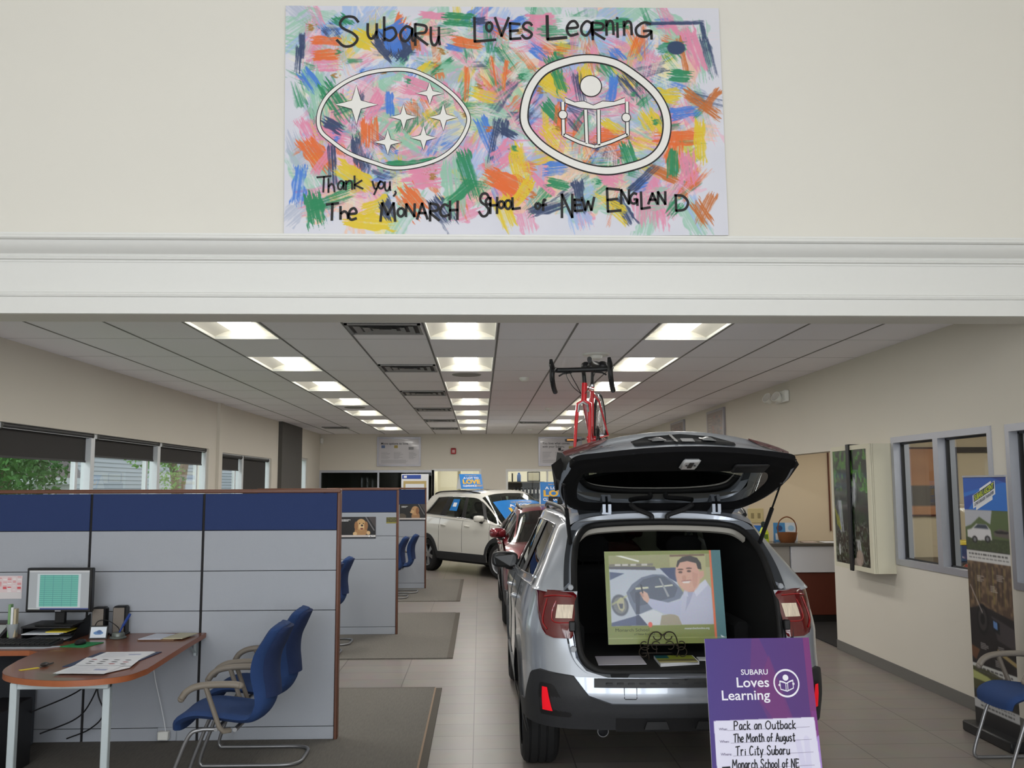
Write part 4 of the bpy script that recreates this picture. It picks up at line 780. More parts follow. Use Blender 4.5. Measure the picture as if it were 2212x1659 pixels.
cv.poly([(.6, Z(.64)), (1, Z(.58)), (1, Z(.55)), (.6, Z(.61))], (160, 140, 96)); cv.poly([(.0, Z(.62)), (.2, Z(.6)), (.1, Z(.52)), (0, Z(.54))], (104, 70, 50))
for cx, cz in ((.3, 1.13), (.6, 1.07), (.75, 1.15), (.3, .65), (.7, .66), (.62, .56)):
    for k in range(4): cv.rect(cx - .08, Z(cz - k * .012), cx + r2.uniform(.02, .1), Z(cz - .006 - k * .012), (206, 200, 196), .7)
cv.rect(0, Z(.49), 1, Z(.42), (200, 200, 196)); cv.poly([(0, Z(.47)), (.5, Z(.46)), (1, Z(.42)), (1, Z(.30)), (0, Z(.30))], (74, 74, 48)); cv.poly([(0, Z(.44)), (.35, Z(.42)), (.6, Z(.38)), (0, Z(.38))], (172, 176, 110)); cv.rect(0, Z(.31), 1, Z(.25), (40, 38, 36)); cv.rect(0, Z(.245), 1, Z(.18), (190, 190, 190))
for z0 in (.475, .45, .235, .21):
    x = .15
    while x < .88: w_ = r2.uniform(.03, .09); cv.rect(x, Z(z0), x + w_, Z(z0 - .009), (84, 82, 82)); x += w_ + .02
cv.rect(0, Z(.18), 1, 1, (24, 24, 26)); cv.soften(1); cv.rect(0, 0, 1, Z(1.60), (34, 110, 200)); cv.poly([(0, Z(1.72)), (1, Z(1.80)), (1, 0), (0, 0)], (30, 84, 176), .9); cv.poly([(0, Z(1.60)), (0, Z(1.69)), (.4, Z(1.73)), (.1, Z(1.60))], (26, 66, 160), .9); cv.poly([(.6, 0), (1, 0), (1, Z(1.79))], (24, 56, 140))
sh = cv.build('banner_sheet', lambda u, v: (-.001, BW - 2 * BW * u, 1.84 - 1.765 * v), dbn, rough=.45)
b = MB(); sl = .35
def TB(u, v): return (-.0022, -u, v)
def slant(pts): return [(x, z + sl * x) for x, z in pts]
fillpoly(b, slant([(-.16, 1.665), (.15, 1.665), (.15, 1.76), (.10, 1.76), (.10, 1.775), (-.06, 1.775), (-.06, 1.76), (-.16, 1.76)]), TB, 0); fillpoly(b, slant([(-.12, 1.64), (.11, 1.64), (.11, 1.666), (-.12, 1.666)]), TB, 0)
TS = lambda u, v: (-.0032, -u, v + sl * u); TS2 = lambda u, v: (-.0042, -u, v + sl * u)
fillpoly(b, [(-.145, 1.707), (.14, 1.707), (.14, 1.757), (-.145, 1.757)], TS, 1)
put_text(b, 'SUBARU ASCENT', 0, 1.712, .038, 'c', 2, .03, .265, T=TS2); put_text(b, 'LOVE IS BIGGER THAN EVER', 0, 1.675, .022, 'c', 1, .02, .27, T=TS2)
b.build('emblem', [M_paper, mat('emblem_navy', (34, 52, 84), .5), mat('emblem_yellow', (200, 214, 50), .5)], sh, smooth=False)
# ------------------------------------------------------------ side office furniture seen through the glass
dsk = thing('office_desk', 'dark desk at the far wall of the side office behind the right window', 'desk', (5.05, 9.85, 0)); b = MB(); b.box(-.95, .95, -.4, .45, .96, 1.0); b.build('desktop', mat('dark_walnut', (58, 44, 38), .35), dsk, smooth=False); b = MB(); b.box(-.93, .93, .38, .42, .1, .96); b.build('back_panel', mat('dark_walnut', (58, 44, 38), .35), dsk, smooth=False)
for x in (-.92, .88): b = MB(); b.box(x, x + .04, -.38, .38, 0, .96); b.build('side_panel', M_black, dsk, smooth=False)
pt = thing('painting', 'orange and brown picture on the far wall of the side office', 'picture', (4.83, 10.358, 1.84)); b = MB(); b.box(-.27, .27, -.03, -.001, -.40, .36); b.build('frame', mat('dark_red_frame', (78, 32, 28), .5), pt, smooth=False); cv = Canvas(40, 36, (204, 146, 106)); cv.blend(cv.noise(6, 6, 8), (178, 124, 92), .7); cv.rect(0, .55, 1, .85, (92, 84, 82)); cv.build('print', lambda u, v: (-.24 + .48 * u, -.0305, .34 - .72 * v), pt)
b = MB(); b.box(5.24, 5.29, 10.33, 10.359, 0, 2.2); b.box(5.86, 5.91, 10.33, 10.359, 0, 2.2); b.box(5.29, 5.86, 10.33, 10.359, 2.14, 2.2); struct(b.build('door_1', mat('door_frame_dark', (54, 46, 44), .5), smooth=False))
bx = thing('blue_tote', 'blue and yellow box on the side office desk', 'box', (5.02, 9.75, 1.0)); b = MB(); b.box(-.11, .11, -.12, .12, 0, .17, bev=.01); b.build('body', mat('tote_blue', (30, 70, 120), .5), bx); b = MB(); b.box(-.12, .12, -.13, .13, .17, .21, bev=.005); b.build('lid', M_yellow, bx)
kn = thing('red_gloss_shape', 'glossy red cushion shape low in the right office window', 'ellipsoid', (4.75, 8.9, 0)); b = MB(); b.ell((0, 0, .98), (.2, .14, .09), 18, 10); b.build('ellipsoid', mat('gloss_red', (150, 16, 26), .2, coat=1.0), kn); b = MB(); b.box(-.25, .25, -.2, .2, .0, .89, bev=.01); b.build('stand', M_black, kn); kn.name = 'red_rounded_shape'  # generic glossy red ellipsoid on a black box, not identified further
# ------------------------------------------------------------ back office
dsn = thing('price_board', 'white board with a blue heading standing beyond the farthest cubicle', 'display board', (-1.53, 22.4, 0)); b = MB(); b.box(-.32, .32, 0, .03, 1.0, 2.08, bev=.004); b.build('board', M_paper, dsn); b = MB(); b.box(-.30, .14, -.004, 0, 1.97, 2.06); b.build('heading', mat('heading_blue', (44, 76, 160), .4), dsn, smooth=False); b = MB(); b.box(-.27, .27, -.006, 0, 1.1, 1.92, 0); b.box(-.22, .22, -.009, -.006, 1.2, 1.85, 1); b.build('cork_panel', [mat('cork', (190, 168, 112), .7), M_paper], dsn, smooth=False)
b = MB(); put_text(b, 'PRE-OWNED', -.17, 2.0, .03, z=.006, w=.28); b = MB(); b.box(-.26, -.19, -.006, -.004, 1.99, 2.04); b.build('badge', M_paper, dsn, smooth=False)
for x in (-.28, .28): b = MB(); b.box(x - .02, x + .02, 0, .03, 0, 1.0); b.box(x - .02, x + .02, -.2, .22, 0, .03); b.build('leg', M_alu, dsn, smooth=False)
bs = thing('bookcase', 'tall dark bookcase in the back office with binders', 'bookcase', (1.15, 25.0, 0)); M_bc = mat('bookcase_grey', (96, 92, 84), .6); b = MB()
for x in (-.55, .52): b.box(x, x + .03, 0, .35, 0, 1.9)
b.box(-.55, .55, .33, .35, 0, 1.9); b.build('side_panels', M_bc, bs, smooth=False)
for z in (.05, .5, .95, 1.42, 1.88): b = MB(); b.box(-.55, .55, -.01, .34, z, z + .03); b.build('shelf', M_bc, bs, smooth=False)
for k in range(9): b = MB(); x = -.38 + k * .095; b.box(x, x + .075, .02, .28, 1.451, 1.75, bev=.003); b.box(x + .02, x + .055, .017, .02, 1.6, 1.7, 1); o = b.build('binder', [M_black, M_paper]); o.location = (1.15, 25.0, 0); tag(o, 'black binder on the bookcase shelf in the back office', 'binder', 'black binders on the bookcase')
fr = thing('certificate_frame', 'black framed certificate on top of the back office bookcase', 'picture frame', (1.42, 25.1, 1.911), R(-8)); b = MB(); b.box(-.17, .17, 0, .02, 0, .26); b.build('frame', M_black, fr, smooth=False); b = MB(); b.box(-.145, .145, -.002, 0, .025, .235); b.build('certificate', mat('certificate', (196, 190, 166), .4), fr, smooth=False)
bl = MB(); bl.lathe([(0, 0), (.05, 0), (.052, .01), (.052, .17), (.03, .2), (.03, .235), (0, .235)], 18, M=Matrix.Translation((1.03, 25.1, 1.911))); tag(bl.build('water_bottle', mat('bottle_blue', (44, 84, 140), .35)), 'blue water bottle on top of the back office bookcase', 'bottle')
bl = MB(); bl.box(.84, .87, 25.0, 25.2, 1.911, 2.13); tag(bl.build('book', M_black, smooth=False), 'thin black book standing at the left end of the bookcase top', 'book')
b = MB(); b.box(-.58, -.5, 24.6, 25.5, 0, 2.2); b.box(-.545, -.535, 24.599, 24.6, 1.0, 2.1); struct(b.build('partition_back', mat('back_partition', (188, 180, 146), .8), smooth=False))
# ============================================================ CARS
def paint(name, rgb, metal, rough=.32): return mat(name, rgb, rough, metal=metal, var=.0, coat=1.0)
M_tyre = mat('tyre_rubber', (24, 24, 25), .75, var=.1, scale=60); M_rim = mat('alloy_rim', (176, 178, 182), .3, metal=.8); M_rimd = mat('dark_alloy', (60, 61, 64), .35, metal=.6)
M_clad = mat('black_cladding', (40, 41, 44), .55, var=.06, scale=120, bump=.06); M_seal = mat('door_seal', (16, 16, 17), .7); M_cab = mat('dark_interior', (12, 12, 13), .95, var=.1); M_head = mat('headliner', (176, 172, 164), .9)
M_tint = glass('tinted_glass', (70, 78, 76), .80); M_clear = glass('clear_glass', (190, 205, 198), .9); M_red = mat('tail_lamp_red', (88, 5, 12), .12, var=.12, scale=25, coat=1.0); M_reflr = mat('reflector_red', (236, 24, 40), .3, emit=.25, var=.0); M_clearlamp = mat('lamp_clear', (220, 200, 180), .12, var=.5, scale=40, coat=1.0, stretch=(4, 1, .3)); M_chrome = mat('chrome', (220, 222, 226), .08, metal=1.0, var=0)
PLAN = spline([(0, 0), (.3, .006), (.55, .035), (.70, .085), (.80, .17), (.868, .30), (.90, .48), (.912, .8), (.915, 1.5), (.915, 2.6), (.91, 3.4), (.895, 3.9), (.855, 4.25), (.75, 4.45), (.55, 4.55), (.3, 4.59), (0, 4.60)], 16)
_d = np.linalg.norm(np.diff(PLAN, axis=0), axis=1); PS = np.concatenate([[0], np.cumsum(_d)]); STOT = PS[-1]
_t = np.gradient(PLAN, axis=0); _t /= np.linalg.norm(_t, axis=1)[:, None]; PN = np.stack([_t[:, 1], -_t[:, 0]], 1)
def planp(s): return np.array([np.interp(s, PS, PLAN[:, 0]), np.interp(s, PS, PLAN[:, 1])])
def plann(s): n = np.array([np.interp(s, PS, PN[:, 0]), np.interp(s, PS, PN[:, 1])]); return n / np.linalg.norm(n)
def s_of_y(y): i = np.argmax(PLAN[:, 1] >= y); return float(np.interp(y, PLAN[:, 1], PS))
def s_of_x(x, rear=True):
    h = len(PLAN) // 2; return float(np.interp(x, PLAN[:h, 0], PS[:h])) if rear else float(np.interp(-x, -PLAN[h:, 0], PS[h:]))
IR = np.array([(.25, .10), (.42, .05), (.50, .02), (.60, .0), (.70, .015), (.78, .05), (.86, .085), (.95, .11), (1.05, .155), (1.17, .22), (1.3, .3)])
IS = np.array([(.25, .05), (.38, .015), (.55, .0), (.80, .004), (.92, .0), (1.0, .014), (1.06, .03), (1.12, .048), (1.2, .075), (1.3, .1)])
IF = np.array([(.25, .08), (.4, .02), (.6, .0), (.72, .015), (.82, .06), (.92, .14), (1.05, .28), (1.2, .4)])
def P(s, z, off=0.0):
    sg = -1 if s < 0 else 1; s = abs(s); p, n = planp(s), plann(s); wr, wf, ws = max(0, -n[1]) ** 1.5, max(0, n[1]) ** 1.5, abs(n[0]) ** 1.5
    i = (wr * np.interp(z, IR[:, 0], IR[:, 1]) + ws * np.interp(z, IS[:, 0], IS[:, 1]) + wf * np.interp(z, IF[:, 0], IF[:, 1])) / (wr + ws + wf)
    q = p - n * (i - off); return (sg * q[0], q[1], z)
AXR, AXF, WR = .95, 3.55, .345
def arch(y, r): 
    for a in (AXR, AXF):
        if abs(y - a) < r: return WR + math.sqrt(r * r - (y - a) ** 2)
    return None
ZBELT = np.array([(0, 1.16), (.3, 1.165), (.72, 1.155), (1.55, 1.13), (2.3, 1.10), (3.1, 1.06), (3.5, 1.02), (3.9, .975), (4.3, .90), (4.6, .80)])
def cab_stations(zs=1.0):
    T = [[(.665, .24, 1.14), (.66, .30, 1.21), (.60, .61, 1.49), (.565, .68, 1.545), (.42, .745, 1.588), (.2, .755, 1.603), (0, .757, 1.607)],
         [(.83, .34, 1.165), (.80, .40, 1.22), (.645, .77, 1.505), (.60, .80, 1.572), (.45, .82, 1.615), (.22, .825, 1.632), (0, .827, 1.637)],
         [(.848, .72, 1.157), (.815, .78, 1.20), (.648, 1.06, 1.525), (.61, 1.0, 1.588), (.46, 1.02, 1.635), (.23, 1.02, 1.652), (0, 1.02, 1.657)],
         [(.878, 1.55, 1.13), (.855, 1.55, 1.168), (.680, 1.62, 1.54), (.635, 1.6, 1.605), (.47, 1.6, 1.655), (.24, 1.6, 1.675), (0, 1.6, 1.68)],
         [(.88, 2.3, 1.10), (.862, 2.3, 1.137), (.685, 2.2, 1.53), (.635, 2.2, 1.60), (.46, 2.2, 1.65), (.23, 2.2, 1.668), (0, 2.2, 1.672)],
         [(.875, 3.1, 1.06), (.855, 3.05, 1.09), (.67, 2.70, 1.46), (.60, 2.70, 1.54), (.43, 2.76, 1.585), (.22, 2.78, 1.602), (0, 2.78, 1.607)],
         [(.865, 3.5, 1.02), (.82, 3.45, 1.035), (.755, 3.48, 1.042), (.67, 3.52, 1.046), (.45, 3.58, 1.05), (.22, 3.61, 1.055), (0, 3.62, 1.06)]]
    A = np.array(T, float); zb = np.interp(A[:, :, 1], ZBELT[:, 0], ZBELT[:, 1])
    A[:, :, 2] = np.where(A[:, :, 2] > zb, zb + (A[:, :, 2] - zb) * zs, A[:, :, 2]); return A
NU, NV = 10, 6
def cab_grid(zs):
    A = cab_stations(zs); B = np.stack([spline(A[i], NV) for i in range(len(A))]); return np.stack([spline(B[:, j], NU) for j in range(B.shape[1])], 1)    # [u][v][3]
def mirror_x(G): M_ = G.copy(); M_[..., 0] *= -1; return M_
def sub(G, u0, u1, v0, v1): return G[u0:u1 + 1, v0:v1 + 1]
def offs(G, d):
    """move a patch along its outward normal"""
    du = np.gradient(G, axis=0); dv = np.gradient(G, axis=1); n = np.cross(du, dv); L = np.linalg.norm(n, axis=2, keepdims=True); L[L < 1e-9] = 1; n = n / L
    c = np.array([0, 1.7, .9]); sgn = np.sign(((G - c) * n).sum(2, keepdims=True)); return G + n * sgn * d
def ring_patch(mb, s_list, bot, top, nz, off=0.0, mi=0, both=True):
    rows = []
    for s in s_list:
        b_, t_ = bot(s), top(s); rows.append([P(s, b_ + (t_ - b_) * k / nz, off) for k in range(nz + 1)])
    rows = np.array(rows); mb.grid(rows, mi)
    if both: mb.grid(mirror_x(rows), mi)
def wheel(par, x, y, side, rim_m, w=.225):
    b = MB(); M_ = Matrix.Translation((x, y, WR)) @ Matrix.Rotation(R(90), 4, 'Y')
    h = w / 2; b.lathe([(.235, -h), (.30, -h - .004), (.328, -h + .01), (.345, -h + .035), (.345, -.075), (.337, -.072), (.337, -.066), (.345, -.063), (.345, -.02), (.337, -.017), (.337, -.011), (.345, -.008), (.345, .03), (.337, .033), (.337, .039), (.345, .042), (.345, h - .035), (.328, h - .01), (.30, h + .004), (.235, h)], 48, M=M_)
    t = b.build('tyre', M_tyre, par, angle=25)
    b = MB(); e = side * (h - .02)
    b.lathe([(.238, -h + .01), (.222, -h + .02), (.215, -.04), (.215, .06), (.225, h - .02), (.238, h - .01)], 40, M=M_)
    b.lathe([(0, e - side * .012), (.06, e - side * .012), (.065, e - side * .03), (0, e - side * .035)], 20, M=M_)
    for k in range(5):
        for d_ in (-.13, .13):
            a = 2 * PI * k / 5 + d_; c, s_ = math.cos(a), math.sin(a); px, py = -s_, c
            vs = []
            for r_, hw, ez in ((.05, .022, .012), (.225, .016, .028)):
                for q in (-1, 1):
                    for dz in (0, .02): vs.append((r_ * c + q * hw * px, r_ * s_ + q * hw * py, e - side * (ez + dz)))
            b.add(vs, [(0, 2, 6, 4), (1, 5, 7, 3), (0, 4, 5, 1), (2, 3, 7, 6)], 0, M_)
    b.build('rim', rim_m, t, angle=30)
    b = MB(); b.lathe([(0, e - side * .075), (.21, e - side * .075)], 24, M=M_); b.build('brake_disc', M_rimd, t)
def car(name, label, loc, rz, body_m, zs=1.0, closed=True, rear_face=True, rim_m=None, glass_m=None, clad=True, rails=True):
    t = thing(name, label, 'car', loc, rz); gm = glass_m or M_clear
    G = cab_grid(zs); Vn = G.shape[1]
    # lower body
    S0 = s_of_x(.655); ss = np.arange(0, STOT + .001, .022); y_s = lambda s: planp(s)[1]
    def zb(s):
        y = y_s(s); a = arch(y, .385)
        if a: return a
        return .30 if .5 < y < 4.1 else (.42 if y < .5 else .30)
    def ztop(s): return float(np.interp(y_s(s), ZBELT[:, 0], ZBELT[:, 1])) if y_s(s) < 4.2 or abs(plann(s)[0]) > .95 else float(np.interp(y_s(s), ZBELT[:, 0], ZBELT[:, 1]))
    b = MB()
    if closed: ring_patch(b, ss, zb, ztop, 26)
    else:
        ring_patch(b, ss, lambda s: min(zb(s), .699), lambda s: max(.70, zb(s) if zb(s) > .70 else .70), 14)
        up = np.concatenate([[S0], ss[ss > S0 + .01]]); ring_patch(b, up, lambda s: max(.70, zb(s)), ztop, 18)
    # roof and pillars
    for Q in (G, mirror_x(G)):
        b.grid(sub(Q, 0, 5 * NU, 2 * NV, Vn - 1)); b.grid(sub(Q, 0, 5 * NU, 0, NV)); b.grid(sub(Q, 0, 2 * NU, NV, 2 * NV)); b.grid(sub(Q, 5 * NU, 6 * NU, 0, NV + 1)); b.grid(sub(Q, 5 * NU, 6 * NU, 2 * NV, 2 * NV + 2))
    if closed:
        for Q in (G,):
            e0 = Q[0]; rows = [[tuple(p) for p in (p_ * [k, 1, 1] for k in np.linspace(-1, 1, 13))] for p_ in e0]
            b.grid(np.array(rows[:NV + 1])); b.grid(np.array(rows[3 * NV:]))
    # bonnet
    cw = G[-1]; xs = np.linspace(-.86, .86, 29); H = []
    yf = lambda x: float(np.interp(-abs(x), -PLAN[len(PLAN) // 2:, 0], PLAN[len(PLAN) // 2:, 1]))
    o_ = np.argsort(cw[:, 0])
    for x in xs:
        y0 = float(np.interp(abs(x), cw[o_, 0], cw[o_, 1])); z0 = float(np.interp(abs(x), cw[o_, 0], cw[o_, 2])); y1 = max(yf(x) - .10, y0 + .02); col = []
        for w_ in np.linspace(0, 1, 16):
            y = y0 + (y1 - y0) * w_; zs_ = float(np.interp(y, ZBELT[:, 0], ZBELT[:, 1])); col.append((x, y, max(zs_, z0 * (1 - w_) + zs_ * w_) + .03 * (1 - (x / .86) ** 2) * (1 - w_ ** 3) - (.04 * w_ ** 6)))
        H.append(col)
    b.grid(np.array(H)); body = b.build('body', body_m, t, angle=32)
    # glass
    pil = []
    def gl(nm, patches, m_=gm):
        g = MB()
        for p_ in patches: g.grid(p_)
        return g.build(nm, m_, t, angle=80)
    for Q in (G, mirror_x(G)):
        for u0, u1 in ((2 * NU + 1, 3 * NU - 2), (3 * NU + 1, 4 * NU - 1), (4 * NU + 1, 5 * NU)): gl('side_window', [offs(sub(Q, u0, u1, NV, 2 * NV), -.006)], M_tint if u1 < 4 * NU - 3 else gm)
        for u0, u1 in ((2 * NU - 1, 2 * NU + 1), (3 * NU - 2, 3 * NU + 1), (4 * NU - 1, 4 * NU + 1)): pb = MB(); pb.grid(sub(Q, u0, u1, NV, 2 * NV)); pb.build('window_pillar', M_black, t, angle=60)
        pb = MB(); pb.grid(sub(Q, 5 * NU, 5 * NU + 2, NV, 2 * NV)); pb.build('window_pillar', M_black, t, angle=60)
        g = MB(); g.grid(sub(Q, 5 * NU + 2, 6 * NU, NV + 1, 2 * NV)); g.build('quarter_glass', gm, t)
    W = sub(G, 5 * NU, 6 * NU, 2 * NV + 2, Vn - 1); g = MB(); g.grid(W); g.grid(mirror_x(W)); ws_ = g.build('windshield', gm, t, angle=80)
    if closed:
        rows = [[tuple(p) for p in (p_ * [k, 1, 1] for k in np.linspace(-1, 1, 13))] for p_ in G[0]]; g = MB(); g.grid(np.array(rows[NV:3 * NV + 1])); g.build('rear_window', M_tint, t, angle=80)
    # chrome line under the side windows
    for s_ in (1, -1):
        b = MB(); pts = [tuple((p_ + np.array([.004, 0, .004])) * [s_, 1, 1]) for p_ in G[2 * NU:5 * NU + 1:2, NV]]; b.tube(pts, .006, 6); top_ = [tuple((p_ + np.array([.004, 0, -.002])) * [s_, 1, 1]) for p_ in G[2 * NU:5 * NU + 1:2, 2 * NV]]; b.tube(top_, .005, 6)
        b.tube([pts[0]] + [tuple(p_ * [s_, 1, 1] + np.array([.003 * s_, 0, 0])) for p_ in G[2 * NU, NV:2 * NV + 1]], .005, 6); b.build('window_trim', M_chrome, t, angle=60)
    # cladding
    if clad:
        def zc(s):
            y = y_s(s); a = arch(y, .455)
            base = .44 if .5 < y < 4.1 else .5
            if y < .62 and not closed:
                x = abs(planp(s)[0])
                rear = float(np.interp(s, [0, .42, .55, .64, .88, .96, 1.06, 1.3], [.556, .556, .60, .705, .722, .70, .52, .50])); base = rear
            return max(a or 0, base)
        b = MB(); ring_patch(b, ss, lambda s: zb(s) - .012, zc, 8, .014); sl = [P(s, zc(s), .014) for s in ss]; b.grid(np.array([[P(s, zc(s), .014), P(s, zc(s) + .004, -.004)] for s in ss])); b.grid(mirror_x(np.array([[P(s, zc(s), .014), P(s, zc(s) + .004, -.004)] for s in ss]))); b.build('cladding', M_clad, t, angle=32)
    # underside, inner wheel wells
    b = MB(); b.box(-.80, .80, 1.3, 3.2, .24, .30); b.box(-.62, .62, .35, 4.3, .36, .46); b.build('underbody', M_seal, t, smooth=False)
    for a in (AXR, AXF):
        for s_ in (1, -1): wheel(t, s_ * .78, a, s_, rim_m or M_rim)
    # door gaps, handles, mirrors
    for s_ in (1, -1):
        for y in (1.45, 2.32, 3.28):
            b = MB(); sy = s_of_y(y); b.tube([tuple(np.array(P(s_ * sy, z, .001))) for z in np.linspace(.46, float(np.interp(y, ZBELT[:, 0], ZBELT[:, 1])), 8)], .0035, 5); b.build('door_gap', M_seal, t)
    for s_ in (1, -1):
        for y in (1.62, 2.50):
            b = MB(); p_ = P(s_ * s_of_y(y), .985, .0); b.tube(spline([(p_[0] - s_ * .005, y - .09, .985), (p_[0] + s_ * .022, y - .06, .99), (p_[0] + s_ * .026, y, .99), (p_[0] + s_ * .022, y + .06, .985), (p_[0] - s_ * .005, y + .09, .98)], 4), .012, 8); b.build('door_handle', body_m, t)
        b = MB(); cx, cy, cz = s_ * .945, 2.98, 1.145
        pr = []
        for k, (yy, sc) in enumerate(((-.055, .93), (-.05, 1.0), (.0, 1.0), (.05, .86), (.085, .5), (.095, .1))):
            pr.append([(cx + s_ * (.115 * sc * (1 if abs(q[0]) else 1) * q[0]), cy + yy + (.03 if q[0] > 0 else 0), cz + .068 * sc * q[1]) for q in [(math.copysign(abs(math.cos(a)) ** .6, math.cos(a)), math.copysign(abs(math.sin(a)) ** .6, math.sin(a))) for a in np.linspace(0, 2 * PI, 25)[:-1]]])
        b.grid(np.array(pr), closed_v=True); b.add(pr[0], [tuple(range(24))]); mo = b.build('mirror', [body_m if closed else M_black], t, angle=50)
        b = MB(); b.add([(cx + (p_[0] - cx) * .9, p_[1] - .002, cz + (p_[2] - cz) * .88) for p_ in pr[0]], [tuple(range(24))]); b.build('mirror_glass', mat('mirror_dark', (16, 17, 18), .25, metal=.0, var=0), mo, smooth=False)
        b = MB(); b.tube([(s_ * .875, cy + .02, cz - .085), (s_ * .93, cy + .02, cz - .07), (cx, cy + .01, cz - .04)], [.03, .028, .03], 8, flat=.6); b.build('mirror_stalk', M_black, mo)
    # inside
    b = MB(); b.box(-.62, .62, 1.0, 3.4, .38, .44); b.box(-.70, .70, 3.05, 3.45, .80, 1.0); b.build('cabin_floor', M_cab, t, smooth=False)
    for s_ in (1, -1):
        b = MB(); b.M = Matrix.Translation((s_ * .36, 2.35, .45)); b.box(-.24, .24, 0, .5, 0, .2, bev=.05); b.M = b.M @ Matrix.Translation((0, .02, .18)) @ Matrix.Rotation(R(14), 4, 'X'); b.box(-.235, .235, -.1, .05, 0, .62, bev=.05); b.box(-.11, .11, -.08, .03, .66, .86, bev=.04); b.cyl((-.05, -.02, .6), (-.05, -.02, .68), .008, 6); b.cyl((.05, -.02, .6), (.05, -.02, .68), .008, 6); b.build('front_seat', M_cabs if closed else M_cab, t)
    if closed:
        b = MB(); b.box(-.58, .58, 1.25, 1.4, .5, 1.1, bev=.05); b.box(-.4, -.2, 1.24, 1.36, 1.1, 1.3, bev=.04); b.box(.2, .4, 1.24, 1.36, 1.1, 1.3, bev=.04); b.build('rear_seat', M_cabs, t)
        # lamps and grille
        for s_ in (1, -1):
            sh = s_of_x(.60, False); rows = [[P(s_ * s, z0 + (z1 - z0) * k / 6, .006) for k in range(7)] for s, z0, z1 in zip(np.linspace(sh - .35, sh + .06, 12), np.linspace(.80, .70, 12), np.linspace(.885, .80, 12))]
            b = MB(); b.grid(np.array(rows)); hl = b.build('headlamp', mat('headlamp_glass', (206, 212, 216), .08, metal=.7, var=.25, scale=14), t, angle=60)
        rows = [[P(s, z, .006) for z in np.linspace(.58, .78, 5)] for s in np.linspace(s_of_x(.5, False), STOT, 12)]; b = MB(); b.grid(np.array(rows)); b.grid(mirror_x(np.array(rows))); b.build('grille', M_black, t)
        for s_ in (1, -1):
            rows = [[P(s_ * s, z, .006) for z in np.linspace(.92, 1.12, 5)] for s in np.linspace(.62, 1.0, 10)]; b = MB(); b.grid(np.array(rows)); b.build('tail_lamp', M_red, t)
    if rails:
        for s_ in (1, -1):
            b = MB(); base = [G[int(u), 3 * NV] for u in np.linspace(NU + 2, 5 * NU - 3, 16)]
            pts = [tuple(np.array([(p_[0] - .01) * s_, p_[1], p_[2] + .034 * min(1, 4 * k / 15, 4 * (15 - k) / 15) + .012])) for k, p_ in enumerate(base)]; b.tube(pts, [.016] + [.017] * 14 + [.012], 8); b.build('roof_rail', M_rail2, t, angle=60)
    return t, G, body
M_cabs = mat('dark_grey_seat', (58, 58, 58), .9); M_rail2 = mat('roof_rail_black', (34, 34, 36), .4)
silver, GS, sbody = car('station_wagon', 'silver station wagon with its tailgate raised, a bicycle on the roof', (1.165, 5.45, 0), 0, paint('silver_paint', (172, 178, 188), .5), 1.0, False, rim_m=M_rimd, glass_m=glass('wagon_glass', (44, 50, 47), .85))
# ---- rear of the wagon
M_sil0 = sbody.data.materials[0]
def sym(loop): return loop
inner = np.array([(0, .115, .712), (.25, .115, .712), (.42, .115, .714), (.51, .12, .735), (.575, .13, .80), (.598, .16, .92), (.604, .22, 1.10), (.60, .30, 1.20), (.585, .42, 1.34), (.555, .54, 1.44), (.50, .63, 1.505), (.42, .68, 1.53), (.22, .70, 1.543), (0, .70, 1.548)])
outer = np.array([(0, .028, .70), (.25, .035, .70), (.44, .045, .70), (.56, .06, .725), (.635, .095, .80), (.665, .13, .92), (.668, .20, 1.08), (.668, .25, 1.16), (.655, .37, 1.29), (.63, .50, 1.40), (.585, .645, 1.52), (.48, .735, 1.572), (.24, .757, 1.602), (0, .76, 1.607)])
si, so_ = spline(inner, 6), spline(outer, 6); mid = so_ * .45 + si * .55 + np.array([0, .035, 0]); mid2 = so_ * .3 + si * .7 + np.array([0, .01, 0])
b = MB()
for k in (1, -1):
    K = np.array([k, 1, 1]); rows = [[tuple(a * K), tuple(c * K), tuple(d * K), tuple(e * K)] for a, c, d, e in zip(so_, mid, mid2, si)]
    n = len(rows)
    for i in range(n - 1):
        for j in range(3):
            z = rows[i][0][2]; y_ = rows[i][0][1]; dark = (j == 0 and z > 1.16 and y_ < .62) or (j < 2 and .86 < z < 1.16)
            b.add([rows[i][j], rows[i][j + 1], rows[i + 1][j + 1], rows[i + 1][j]], [(0, 1, 2, 3)], 1 if dark else 0)
b.build('tailgate_frame', [sbody.data.materials[0], mat('dark_grey_garnish', (58, 60, 64), .5)], silver, angle=50)
full = np.concatenate([si, mirror_x(si)[::-1][1:-1]]); b = MB(); b.tube([tuple(p_ + np.array([0, .004, 0])) for p_ in full], .020, 8, closed=True); b.build('weather_seal', M_seal, silver, angle=60)
for k in (1, -1):
    b = MB(); b.lathe([(0, .012), (.014, .012), (.018, 0)], 14, M=Matrix.Translation((k * .628, .225, 1.185)) @ Matrix.Rotation(R(90), 4, 'X')); b.lathe([(0, .012), (.016, .012), (.02, 0)], 14, M=Matrix.Translation((k * .625, .125, .845)) @ Matrix.Rotation(R(90), 4, 'X')); b.build('rubber_stop', mat('grey_plug', (150, 154, 160), .4), silver)
    b = MB(); b.box(k * .63 - .017, k * .63 + .017, .125, .16, .945, 1.0, bev=.004); b.build('striker_pocket', M_black, silver)
zz = np.linspace(.70, .93, 8); rows = np.array([[P(s, z) for s in np.linspace(s_of_x(float(np.interp(z, [.70, .725, .80, .93], [.44, .555, .63, .66]))), s_of_x(.657), 6)] for z in zz]); b = MB(); b.grid(rows); b.grid(mirror_x(rows)); b.build('bumper_corner', M_sil0, silver)
